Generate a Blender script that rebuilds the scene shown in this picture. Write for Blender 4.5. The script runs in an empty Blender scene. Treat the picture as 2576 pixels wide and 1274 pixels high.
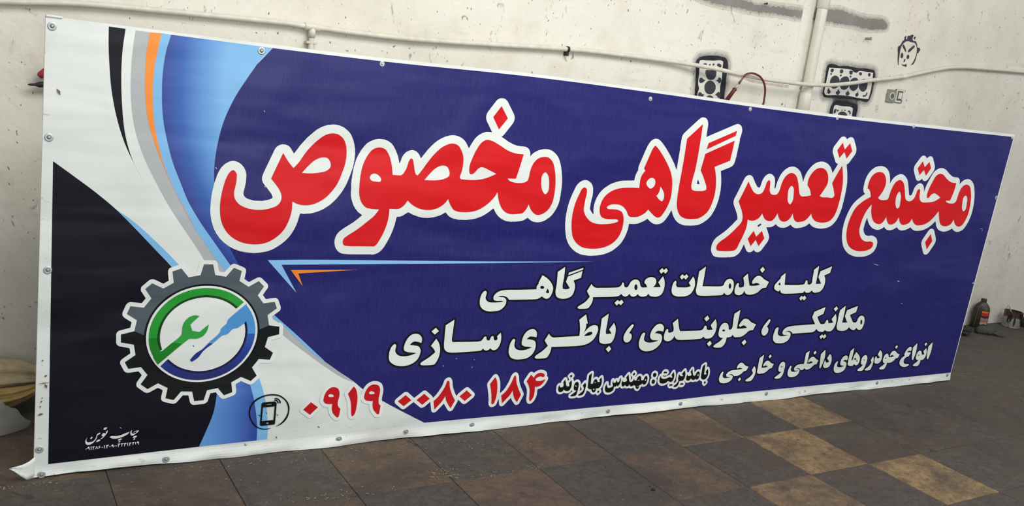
import bpy, bmesh, math, random
from mathutils import Vector, Matrix, noise
from mathutils.geometry import tessellate_polygon
random.seed(7)
S = bpy.context.scene
C = S.collection
PI = math.pi

# ------------------------------------------------------------------ camera
cam = bpy.data.cameras.new('camera'); co = bpy.data.objects.new('camera', cam); C.objects.link(co)
cam.sensor_width = 36.0; cam.lens = 31.7727
cam.clip_start = 0.05; cam.clip_end = 100
RX = Vector((0.849445, -0.511967, 0.127802)); RU = Vector((0.000529, 0.243024, 0.970020)); RF = Vector((0.527677, 0.823911, -0.206707))
m = Matrix((( RX.x, RU.x, -RF.x, 0.0), (RX.y, RU.y, -RF.y, 0.0), (RX.z, RU.z, -RF.z, 1.62967), (0, 0, 0, 1)))
co.matrix_world = m
S.camera = co
# ------------------------------------------------------------------ world, lamps, exposure
w = bpy.data.worlds.new('world'); S.world = w; w.use_nodes = True
w.node_tree.nodes['Background'].inputs[0].default_value = (0.93, 0.97, 1.0, 1)
w.node_tree.nodes['Background'].inputs[1].default_value = 0.36
def area(name, loc, target, sx, sy, power, col):
    l = bpy.data.lights.new(name, 'AREA'); l.shape = 'RECTANGLE'; l.size = sx; l.size_y = sy
    l.energy = power; l.color = col
    o = bpy.data.objects.new(name, l); C.objects.link(o); o.location = loc
    o.rotation_euler = (Vector(target) - Vector(loc)).to_track_quat('-Z', 'Y').to_euler()
    return o
area('ceiling_lamp_near', (1.9, 0.9, 3.9), (2.2, 3.9, 1.3), 3.0, 1.6, 128, (1.0, 0.97, 0.90))
area('fill_lamp_right', (6.6, 0.6, 3.9), (6.2, 3.9, 1.2), 2.4, 1.4, 62, (1.0, 0.98, 0.93))  # unseen fill lamp added to brighten the right side of wall and floor
area('doorway_daylight', (1.5, -3.2, 2.2), (2.4, 3.6, 1.0), 4.5, 2.6, 125, (0.93, 0.98, 1.0))
vs = S.view_settings
vs.view_transform = 'Standard'; vs.look = 'None'; vs.gamma = 1.0; vs.exposure = 0.0; vs.use_curve_mapping = False

# ------------------------------------------------------------------ helpers
def srgb(r, g, b):
    f = lambda c: (c/255)/12.92 if c/255 <= 0.04045 else ((c/255+0.055)/1.055)**2.4
    return (f(r), f(g), f(b), 1)
class NT:
    def __init__(s, name):
        s.m = bpy.data.materials.new(name); s.m.use_nodes = True; s.t = s.m.node_tree
        s.n = s.t.nodes; s.b = s.n['Principled BSDF']; s.out = s.n['Material Output']
    def new(s, t, **kw):
        n = s.n.new(t)
        for k, v in kw.items(): setattr(n, k, v)
        return n
    def L(s, a, b): s.t.links.new(a, b)
    def coord(s, scale=(1, 1, 1), kind='Object', loc=(0, 0, 0)):
        if kind == 'World': c = s.new('ShaderNodeNewGeometry').outputs['Position']
        else: c = s.new('ShaderNodeTexCoord').outputs[kind]
        mp = s.new('ShaderNodeMapping'); mp.inputs['Scale'].default_value = scale; mp.inputs['Location'].default_value = loc
        s.L(c, mp.inputs['Vector']); return mp.outputs[0]
    def noise(s, vec, scale, detail=3, rough=0.55, dist=0.0):
        n = s.new('ShaderNodeTexNoise'); n.inputs['Scale'].default_value = scale; n.inputs['Detail'].default_value = detail
        n.inputs['Roughness'].default_value = rough; n.inputs['Distortion'].default_value = dist
        s.L(vec, n.inputs['Vector']); return n.outputs['Fac']
    def ramp(s, fac, stops, interp='LINEAR'):
        r = s.new('ShaderNodeValToRGB'); r.color_ramp.interpolation = interp
        e = r.color_ramp.elements
        while len(e) < len(stops): e.new(0.5)
        for i, (p, c) in enumerate(stops):
            e[i].position = p; e[i].color = c if len(c) == 4 else (*c, 1)
        s.L(fac, r.inputs[0]); return r.outputs[0]
    def mask(s, fac, a, b):
        return s.ramp(fac, [(a, (0, 0, 0, 1)), (b, (1, 1, 1, 1))])
    def mix(s, fac, a, b, mode='MIX'):
        x = s.new('ShaderNodeMix', data_type='RGBA', blend_type=mode)
        for sock, v in ((x.inputs[0], fac), (x.inputs[6], a), (x.inputs[7], b)):
            if isinstance(v, (int, float)): sock.default_value = v
            elif isinstance(v, tuple): sock.default_value = v
            else: s.L(v, sock)
        return x.outputs[2]
    def math(s, op, a, b=0.0, clamp=False):
        x = s.new('ShaderNodeMath', operation=op); x.use_clamp = clamp
        for i, v in enumerate((a, b)):
            if isinstance(v, (int, float)): x.inputs[i].default_value = v
            else: s.L(v, x.inputs[i])
        return x.outputs[0]
    def bump(s, h, strength, dist, prev=None):
        b = s.new('ShaderNodeBump'); b.inputs['Strength'].default_value = strength; b.inputs['Distance'].default_value = dist
        s.L(h, b.inputs['Height'])
        if prev is not None: s.L(prev, b.inputs['Normal'])
        return b.outputs[0]
    def fin(s, col=None, rough=0.6, normal=None, spec=0.4, metal=0.0):
        if col is not None:
            if isinstance(col, tuple): s.b.inputs['Base Color'].default_value = col
            else: s.L(col, s.b.inputs['Base Color'])
        if isinstance(rough, (int, float)): s.b.inputs['Roughness'].default_value = rough
        else: s.L(rough, s.b.inputs['Roughness'])
        s.b.inputs['Specular IOR Level'].default_value = spec
        s.b.inputs['Metallic'].default_value = metal
        if normal is not None: s.L(normal, s.b.inputs['Normal'])
        return s.m

def plain(name, col, rough=0.6, metal=0.0, var=0.12, scale=30, spec=0.4, bump=0.0):
    t = NT(name); v = t.coord(); n = t.noise(v, scale, 3)
    dark = tuple(c*(1-var) for c in col[:3]) + (1,); lite = tuple(min(1, c*(1+var)) for c in col[:3]) + (1,)
    c = t.ramp(n, [(0.3, dark), (0.7, lite)])
    nb = t.bump(n, bump, 0.01) if bump else None
    return t.fin(c, rough, nb, spec, metal)

def cloth_relief(t):
    """shallow creases of the stretched PVC cloth plus its weave, in banner coordinates"""
    v = t.coord((1.0, 1.0, 1.6))
    big = t.noise(v, 1.7, 1.5, 0.4, 0.6)
    tc = t.new('ShaderNodeTexCoord').outputs['Object']; mp = t.new('ShaderNodeMapping'); mp.inputs['Rotation'].default_value = (0, math.radians(38), 0); mp.inputs['Scale'].default_value = (0.8, 1, 3.4)
    t.L(tc, mp.inputs['Vector']); dia = t.noise(mp.outputs[0], 1.6, 2, 0.5, 0.4)
    mp2 = t.new('ShaderNodeMapping'); mp2.inputs['Rotation'].default_value = (0, math.radians(-42), 0); mp2.inputs['Scale'].default_value = (0.7, 1, 3.0); mp2.inputs['Location'].default_value = (3, 0, 1)
    t.L(tc, mp2.inputs['Vector']); dib = t.noise(mp2.outputs[0], 1.5, 2, 0.5, 0.4)
    v2 = t.coord((150, 1, 40)); wv = t.noise(v2, 1.0, 1, 0.5)
    a = t.bump(big, 0.6, 0.05); a = t.bump(dia, 0.5, 0.016, a); a = t.bump(dib, 0.5, 0.016, a)
    return t.bump(wv, 0.10, 0.0015, a)
def weave_tint(t, col, amt=0.06):
    v2 = t.coord((190, 1, 14)); wv = t.mask(t.noise(v2, 1.0, 2, 0.6), 0.40, 0.75)
    return t.mix(t.math('MULTIPLY', wv, amt), col, tuple(min(1, c*1.0+0.18) for c in col[:3]) + (1,))
PM = {}
def pm(name, rgb, rough=0.46, amt=0.03, spec=0.36):
    if name not in PM:
        t = NT('print_' + name); c = weave_tint(t, srgb(*rgb), amt)
        PM[name] = t.fin(c, rough, cloth_relief(t), spec)
    return PM[name]

def link(o, parent=None, kind=None, label=None, cat=None, group=None):
    C.objects.link(o)
    if parent is not None: o.parent = parent
    for k, v in (('kind', kind), ('label', label), ('category', cat), ('group', group)):
        if v: o[k] = v
    return o
def mesh_obj(name, verts, faces, mat, parent=None, smooth=False, **kw):
    me = bpy.data.meshes.new(name); me.from_pydata([tuple(v) for v in verts], [], faces); me.update()
    me.materials.append(mat)
    if smooth:
        for p in me.polygons: p.use_smooth = True
    return link(bpy.data.objects.new(name, me), parent, **kw)
def bm_obj(name, bm, mat, parent=None, smooth=False, **kw):
    me = bpy.data.meshes.new(name); bmesh.ops.recalc_face_normals(bm, faces=bm.faces); bm.to_mesh(me); bm.free(); me.materials.append(mat)
    if smooth:
        for p in me.polygons: p.use_smooth = True
    return link(bpy.data.objects.new(name, me), parent, **kw)
def box_bm(x0, x1, y0, y1, z0, z1, bev=0.0, seg=2):
    bm = bmesh.new(); bmesh.ops.create_cube(bm, size=1)
    for v in bm.verts:
        v.co = Vector((x0 + (v.co.x+.5)*(x1-x0), y0 + (v.co.y+.5)*(y1-y0), z0 + (v.co.z+.5)*(z1-z0)))
    if bev: bmesh.ops.bevel(bm, geom=bm.edges[:], offset=bev, segments=seg, affect='EDGES', profile=0.5)
    return bm
def tube(pts, rad, seg=12, caps=True, bm=None):
    """tube through points; rad number or list"""
    bm = bm or bmesh.new(); pts = [Vector(p) for p in pts]; n = len(pts)
    rs = rad if isinstance(rad, (list, tuple)) else [rad]*n
    rings = []; up = Vector((0.31, 0.17, 0.93))
    for i, p in enumerate(pts):
        t = (pts[min(i+1, n-1)] - pts[max(i-1, 0)]).normalized()
        a = t.cross(up)
        if a.length < 1e-4: a = t.cross(Vector((1, 0, 0)))
        a.normalize(); b = t.cross(a)
        rings.append([bm.verts.new(p + (a*math.cos(k*2*PI/seg) + b*math.sin(k*2*PI/seg))*rs[i]) for k in range(seg)])
    for i in range(n-1):
        for k in range(seg):
            bm.faces.new((rings[i][k], rings[i][(k+1) % seg], rings[i+1][(k+1) % seg], rings[i+1][k]))
    if caps: bm.faces.new(rings[0][::-1]); bm.faces.new(rings[-1])
    return bm
def smooth_path(pts, n=6):
    P = [Vector(p) for p in pts]; out = []
    for i in range(len(P)-1):
        p0, p1, p2, p3 = P[max(i-1, 0)], P[i], P[i+1], P[min(i+2, len(P)-1)]
        for k in range(n):
            t = k/n
            out.append(0.5*((2*p1) + (p2-p0)*t + (2*p0-5*p1+4*p2-p3)*t*t + (3*p1-p0-3*p2+p3)*t**3))
    out.append(P[-1]); return out
def lathe(profile, seg=24, bm=None, off=(0, 0, 0)):
    bm = bm or bmesh.new(); rings = []; o = Vector(off)
    for r, z in profile:
        rings.append([bm.verts.new(o + Vector((r*math.cos(k*2*PI/seg), r*math.sin(k*2*PI/seg), z))) for k in range(seg)])
    for i in range(len(rings)-1):
        for k in range(seg):
            bm.faces.new((rings[i][k], rings[i][(k+1) % seg], rings[i+1][(k+1) % seg], rings[i+1][k]))
    bm.faces.new(rings[0][::-1]); bm.faces.new(rings[-1]); return bm
def empty(name, loc=(0, 0, 0), rz=0.0, label=None, cat=None, group=None):
    o = bpy.data.objects.new(name, None); o.location = loc; o.rotation_euler = (0, 0, rz); o.empty_display_size = 0.1
    return link(o, None, None, label, cat, group)

# ------------------------------------------------------------------ outlines of the printed and sprayed shapes (units of 0.5 mm; ~ marks a smooth point, ! a hole)
DATA = """
title_red_a=1229,2243~ 1252,2224~ 1258,2181~ 1253,2128~ 1246,2081~ 1252,2041~ 1284,1998~ 1331,1973~ 1389,1960~ 1459,1960~ 1516,1973~ 1568,1998~ 1589,2029~ 1593,2062~ 1577,2107~ 1545,2150~ 1505,2195 1580,2388 1633,2315~ 1665,2281 1698,2321~ 1756,2414~ 1834,2502~ 1891,2545~ 1942,2559~ 1990,2552~ 2030,2522~ 2055,2469~ 2064,2409~ 2060,2336~ 2041,2261~ 2011,2177~ 1973,2117~ 1927,2066~ 1874,2030~ 1814,2008~ 1778,2004~ 1723,2010~ 1676,2030 1676,1954~ 1660,1880~ 1629,1812~ 1580,1757~ 1517,1716~ 1454,1699~ 1395,1698~ 1325,1711~ 1260,1743~ 1212,1787~ 1177,1845~ 1158,1915~ 1153,1973~ 1157,2049~ 1169,2124~ 1187,2189~ 1207,2227~|!1731,2248 1777,2305~ 1828,2353~ 1875,2373~ 1919,2370~ 1943,2341~ 1947,2305~ 1921,2276~ 1867,2258~ 1800,2248~|2326,2478~ 2370,2468~ 2408,2424~ 2434,2363~ 2455,2270 2525,2270~ 2538,2277~ 2564,2320~ 2581,2384~ 2592,2404~ 2602,2409~ 2613,2399~ 2628,2355~ 2640,2311~ 2654,2283~ 2669,2276 2693,2307~ 2740,2380~ 2800,2461~ 2863,2519~ 2917,2545~ 2945,2550~ 2996,2538~ 3030,2501~ 3056,2444~ 3061,2386~ 3056,2326~ 3045,2276~ 3057,2265~ 3076,2263~ 3179,2263~ 3267,2277~ 3338,2304~ 3381,2325 3309,2353~ 3261,2370~ 3231,2373~ 3203,2357~ 3178,2326~ 3158,2312~ 3139,2311~ 3126,2330~ 3123,2376~ 3140,2443~ 3173,2523~ 3210,2578~ 3252,2601~ 3297,2597~ 3377,2566~ 3458,2528~ 3539,2507~ 3621,2504 3601,2402~ 3576,2293 3495,2291 3511,2275~ 3552,2262~ 3654,2262~ 3691,2280~ 3702,2312~ 3706,2360~ 3724,2423~ 3764,2473~ 3817,2493~ 3875,2490~ 3921,2454~ 3951,2394~ 3973,2311~ 3983,2227~ 3983,2178~ 3972,2093~ 3933,2028~ 3873,1991~ 3824,1989~ 3780,2016~ 3736,2078 3714,2028~ 3686,1999~ 3655,1992~ 3545,1990~ 3495,2015~ 3452,2068~ 3429,2122~ 3415,2172 3393,2131~ 3327,2061~ 3243,2010~ 3170,1993~ 3067,1993~ 3029,2004~ 2995,2039~ 2962,2095 2941,2064~ 2889,2023~ 2827,2002~ 2764,1999~ 2699,2013~ 2648,2038~ 2606,2071 2576,2026~ 2554,2009~ 2534,2000~ 2458,1998 2457,1925~ 2442,1848~ 2416,1776~ 2376,1704~ 2357,1691~ 2331,1691~ 2225,1691~ 2140,1692~ 2110,1698~ 2098,1720~ 2102,1749~ 2126,1771~ 2211,1830~ 2284,1892~ 2338,1941~ 2371,1991 2300,1994~ 2260,2003~ 2224,2036~ 2199,2089~ 2191,2157~ 2192,2256~ 2206,2344~ 2232,2407~ 2272,2459~|!2304,2273~ 2339,2261~ 2365,2228~ 2360,2213~ 2318,2210~ 2284,2217~ 2269,2236~ 2276,2261~|!2732,2242 2771,2292~ 2821,2343~ 2875,2367~ 2918,2361~ 2944,2327~ 2948,2288~ 2916,2264~ 2861,2248~ 2798,2242~|!3860,2363~ 3890,2342~ 3914,2273~ 3914,2196~ 3891,2171~ 3861,2194~ 3833,2266~ 3834,2339~|3351,2886 3424,2791 3354,2695 3286,2791
title_red_b=4291,2249~ 4315,2238~ 4324,2199~ 4319,2141~ 4316,2083~ 4318,2047~ 4332,2014~ 4365,1975~ 4415,1940~ 4480,1923~ 4569,1921~ 4657,1931~ 4713,1947~ 4720,1958~ 4700,1968~ 4650,1969~ 4569,1972~ 4521,1990~ 4496,2030~ 4490,2089~ 4516,2163~ 4585,2224~ 4677,2257~ 4793,2268~ 4901,2270 4898,2318~ 4901,2370~ 4917,2405~ 4940,2432 4920,2454 4950,2543~ 4989,2648~ 5008,2668~ 5034,2655~ 5109,2589~ 5182,2512~ 5242,2432~ 5276,2351~ 5288,2283~ 5292,2199~ 5271,2114~ 5240,2052~ 5202,2005~ 5170,1998~ 5134,2011~ 5089,2040~ 5045,2073 5014,2038~ 4972,2014~ 4937,2000~ 4845,1998~ 4824,2010~ 4799,2046~ 4765,2079~ 4715,2103~ 4660,2109~ 4607,2103~ 4574,2088~ 4566,2076~ 4583,2064~ 4633,2062~ 4696,2058~ 4746,2037~ 4769,2001~ 4781,1926~ 4774,1866~ 4746,1798~ 4692,1744~ 4609,1706~ 4522,1691~ 4433,1691~ 4361,1703~ 4294,1739~ 4246,1790~ 4217,1870~ 4204,1964~ 4207,2043~ 4220,2116~ 4249,2196~ 4268,2236~|!5031,2372~ 5068,2356~ 5079,2323~ 5063,2285~ 5033,2270~ 4997,2286~ 4974,2318~ 4985,2348~|!5144,2296 5176,2267~ 5204,2226~ 5209,2181~ 5195,2156~ 5164,2166~ 5115,2204 5133,2224~ 5144,2254~|5532,2908 5538,2669~ 5533,2470~ 5519,2355~ 5521,2308~ 5535,2282~ 5567,2272~ 5627,2271~ 5687,2277~ 5714,2290~ 5710,2317~ 5674,2377~ 5602,2472 5614,2551~ 5626,2632 5968,2782 5963,2681~ 5955,2585 5770,2514 5797,2453~ 5821,2376~ 5834,2283~ 5828,2196~ 5806,2116~ 5784,2076~ 5733,2031~ 5668,2001~ 5618,1996~ 5517,1998~ 5453,2019~ 5408,2065~ 5379,2133~ 5372,2187~ 5369,2294~ 5373,2568~ 5370,2759|5978,2879 5969,2828 5632,2675 5643,2736|6165,2188 6208,2290~ 6249,2394 6300,2334~ 6350,2288~ 6403,2271~ 6461,2286~ 6490,2343~ 6503,2400~ 6524,2420~ 6543,2410~ 6555,2353~ 6563,2313~ 6590,2281~ 6637,2273~ 6680,2285~ 6699,2319~ 6710,2385~ 6741,2460~ 6788,2500~ 6838,2508~ 6896,2484~ 6943,2420~ 6975,2347~ 6996,2301~ 7023,2277~ 7095,2276~ 7171,2290 7141,2345~ 7089,2394 7087,2452~ 7121,2521~ 7179,2570~ 7247,2584~ 7328,2557~ 7377,2491~ 7385,2424~ 7350,2354~ 7304,2288 7336,2277~ 7421,2277~ 7508,2277~ 7527,2297~ 7504,2352~ 7454,2431 7497,2523~ 7555,2622 7588,2545~ 7618,2443~ 7627,2340~ 7623,2227~ 7611,2139~ 7582,2068~ 7532,2023~ 7475,2006~ 7377,2004~ 7312,2018~ 7260,2051~ 7228,2095 7199,2054~ 7155,2018~ 7099,2004~ 7028,2003~ 6992,2027~ 6955,2090 6926,2034~ 6886,2006~ 6842,1998~ 6792,2014~ 6760,2046~ 6734,2087 6714,2045~ 6679,2007~ 6635,2000~ 6574,2017~ 6540,2049~ 6519,2075 6482,2027~ 6433,2003~ 6379,1998~ 6332,2009 6335,1928~ 6315,1854~ 6281,1771~ 6249,1700~ 6225,1686~ 5995,1686~ 5979,1710~ 5980,1735~ 5994,1759~ 6104,1834~ 6210,1930~ 6256,1984~ 6259,2025~ 6238,2081~ 6202,2137~|!6862,2377~ 6894,2356~ 6913,2294~ 6916,2219~ 6891,2183~ 6856,2204~ 6832,2274~ 6830,2345~|6445,1895 6495,1832 6560,1896 6614,1817 6553,1734 6497,1800 6442,1733 6383,1811|7491,2866 7542,2797 7605,2867 7662,2788 7601,2703 7545,2770 7487,2703 7430,2783
title_red_c=8177,2588~ 8248,2574~ 8300,2519~ 8316,2448~ 8296,2385~ 8236,2302 8268,2285~ 8370,2282~ 8407,2294~ 8418,2344~ 8435,2417~ 8479,2491~ 8546,2517~ 8611,2488~ 8656,2418~ 8684,2355~ 8716,2301~ 8757,2284~ 8812,2288~ 8853,2315~ 8876,2372~ 8888,2418~ 8913,2430~ 8932,2415~ 8943,2356~ 8972,2301~ 9008,2282~ 9131,2282~ 9242,2301~ 9327,2346 9259,2377~ 9195,2391~ 9150,2373~ 9113,2334~ 9092,2332~ 9074,2361~ 9084,2436~ 9119,2521~ 9165,2597~ 9215,2621~ 9276,2617~ 9367,2570~ 9455,2536~ 9564,2529 9556,2427~ 9521,2316 9439,2314 9477,2291~ 9608,2288~ 9638,2311~ 9649,2364~ 9670,2451~ 9718,2506~ 9775,2520~ 9839,2497~ 9891,2421~ 9928,2297~ 9932,2170~ 9903,2081~ 9861,2026~ 9797,2008~ 9735,2028~ 9675,2095 9646,2041~ 9587,2013~ 9496,2011~ 9444,2031~ 9397,2097~ 9357,2187 9294,2114~ 9213,2050~ 9095,2011~ 8993,2012~ 8941,2039~ 8901,2083 8870,2037~ 8820,2015~ 8737,2011~ 8695,2042~ 8661,2095 8630,2036~ 8570,2007~ 8514,2010~ 8465,2055~ 8443,2093 8415,2040~ 8377,2012~ 8295,2013~ 8230,2049~ 8178,2129~ 8156,2225 8101,2163~ 8060,2081~ 8042,1991~ 8042,1928~ 8075,1865~ 8128,1821~ 8200,1803~ 8281,1804~ 8321,1782~ 8314,1740~ 8257,1708~ 8168,1693~ 8061,1697~ 7959,1728~ 7891,1781~ 7853,1853~ 7835,1968~ 7854,2075~ 7901,2174~ 7983,2243~ 8114,2308 8089,2358~ 8062,2388~ 8032,2400 8029,2453~ 8052,2524~ 8103,2571~|!8575,2387~ 8611,2352~ 8630,2280~ 8629,2206~ 8599,2193~ 8564,2223~ 8543,2277~ 8547,2350~|!9802,2389~ 9839,2361~ 9858,2294~ 9859,2217~ 9828,2196~ 9791,2224~ 9769,2291~ 9770,2369~|8866,2747 8921,2683 8985,2747 9038,2676 8977,2588 8918,2651 8862,2587 8803,2663|9305,1909 9364,1823 9297,1723 9237,1809
line1_white=3416,1307~ 3430,1300~ 3432,1274~ 3428,1245~ 3437,1225~ 3461,1207~ 3507,1200~ 3564,1201~ 3617,1207 3587,1214~ 3543,1214~ 3512,1226~ 3506,1250~ 3521,1278~ 3562,1303~ 3618,1311~ 3766,1311~ 3936,1313 3934,1341~ 3950,1363 3947,1373 3977,1443 4036,1411~ 4083,1369~ 4110,1321~ 4105,1274~ 4084,1235~ 4056,1222~ 4031,1230~ 4001,1247 3983,1234~ 3958,1223~ 3813,1221~ 3666,1222 3647,1241~ 3620,1254~ 3581,1258~ 3547,1252 3582,1247~ 3615,1242~ 3637,1221~ 3639,1189~ 3621,1155~ 3587,1129~ 3537,1121~ 3467,1122~ 3414,1143~ 3385,1175~ 3376,1212~ 3379,1258~ 3396,1294~|!3989,1345~ 4011,1334~ 4013,1322~ 3997,1316~ 3975,1323~ 3971,1336~|!4044,1319 4068,1298~ 4072,1280~ 4061,1274~ 4035,1288 4044,1298~|4207,1519 4211,1421~ 4208,1338~ 4215,1314 4258,1309~ 4291,1318 4239,1379 4250,1427 4403,1480 4398,1416 4319,1390 4342,1348~ 4344,1294~ 4324,1246~ 4279,1224~ 4196,1224~ 4158,1243~ 4142,1279~ 4142,1362~ 4134,1472|4408,1510 4405,1492 4253,1442 4256,1464|4486,1288 4525,1355 4558,1327~ 4589,1316 4845,1320~ 4868,1335~ 4885,1367~ 4899,1353~ 4908,1328~ 4925,1317~ 4947,1318~ 4962,1340~ 4978,1371~ 5013,1391~ 5051,1390~ 5081,1370~ 5100,1332~ 5115,1316~ 5185,1313 5168,1341~ 5143,1360~ 5150,1391~ 5181,1410~ 5227,1415~ 5269,1400~ 5286,1368~ 5278,1336~ 5255,1314 5351,1313 5337,1335~ 5312,1362 5357,1423 5382,1386~ 5397,1335~ 5395,1283~ 5380,1245~ 5344,1223~ 5274,1220~ 5237,1228~ 5213,1251 5194,1229~ 5165,1222~ 5126,1224~ 5101,1234~ 5086,1250 5067,1232~ 5041,1224~ 5010,1229~ 4984,1255 4964,1233~ 4942,1226~ 4911,1234~ 4886,1254 4861,1235~ 4825,1229~ 4565,1228 4566,1186~ 4550,1149~ 4526,1122~ 4509,1119~ 4420,1121~ 4407,1131~ 4416,1143~ 4490,1187~ 4528,1233|!5044,1347~ 5062,1332~ 5068,1301~ 5057,1287~ 5038,1298~ 5030,1320~ 5033,1339~|4855,1195 4878,1179 4902,1196 4930,1171 4902,1141 4877,1159 4853,1140 4825,1167|5330,1504 5357,1485 5381,1504 5408,1478 5383,1448 5354,1468 5329,1448 5301,1477|5528,1377~ 5538,1365~ 5541,1333~ 5557,1313~ 5616,1307~ 5697,1308~ 5732,1319 5700,1354 5743,1418 5773,1376~ 5785,1330~ 5777,1284~ 5746,1238~ 5700,1218~ 5636,1213~ 5570,1217~ 5521,1236~ 5498,1269~ 5494,1308~ 5504,1356~|5599,1442 5626,1422 5652,1442 5680,1417 5654,1387 5624,1406 5601,1387 5572,1414|5887,1519 5888,1421~ 5887,1315 6143,1312~ 6167,1322~ 6177,1352~ 6205,1381~ 6251,1388~ 6292,1364~ 6310,1316~ 6310,1269~ 6289,1232~ 6253,1217~ 6221,1223~ 6195,1245 6181,1224~ 6157,1218~ 5875,1218~ 5835,1230~ 5812,1264~ 5810,1323~ 5810,1401~ 5809,1468|!6251,1343~ 6270,1327~ 6276,1297~ 6263,1282~ 6247,1297~ 6240,1324~|6363,1344~ 6376,1336~ 6380,1309~ 6397,1295~ 6453,1304 6450,1335~ 6422,1400 6476,1443 6501,1382~ 6531,1313 6613,1311~ 6679,1322 6624,1342~ 6577,1330 6559,1347~ 6576,1388~ 6614,1415~ 6660,1415~ 6724,1380~ 6801,1350 6775,1288 6722,1280~ 6660,1236~ 6601,1218~ 6528,1218~ 6493,1232~ 6474,1261 6457,1233~ 6421,1214~ 6376,1217~ 6345,1235~ 6333,1275~ 6339,1316~ 6351,1339~|6671,1515 6709,1483 6678,1450 6638,1483|7021,1446 7034,1377~ 7042,1314 7298,1313~ 7340,1321~ 7354,1356~ 7367,1363~ 7380,1353~ 7392,1320~ 7425,1314~ 7452,1327~ 7451,1380~ 7448,1480 7515,1523 7519,1423~ 7519,1319 7603,1321 7539,1398 7553,1462 7724,1518 7710,1443 7627,1415 7655,1371~ 7661,1313~ 7649,1270~ 7609,1231~ 7571,1223~ 7511,1224~ 7479,1247 7450,1226~ 7417,1221~ 7385,1227~ 7366,1244 7347,1224~ 7304,1220~ 7043,1219~ 7006,1234~ 6992,1262 6974,1246~ 6929,1256~ 6896,1284~ 6896,1312~ 6924,1347~ 6963,1385 6965,1406|!6972,1343 6982,1308 6946,1319 6951,1333|7337,1190 7356,1172 7383,1191 7416,1162 7387,1134 7358,1156 7338,1133 7308,1161
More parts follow.
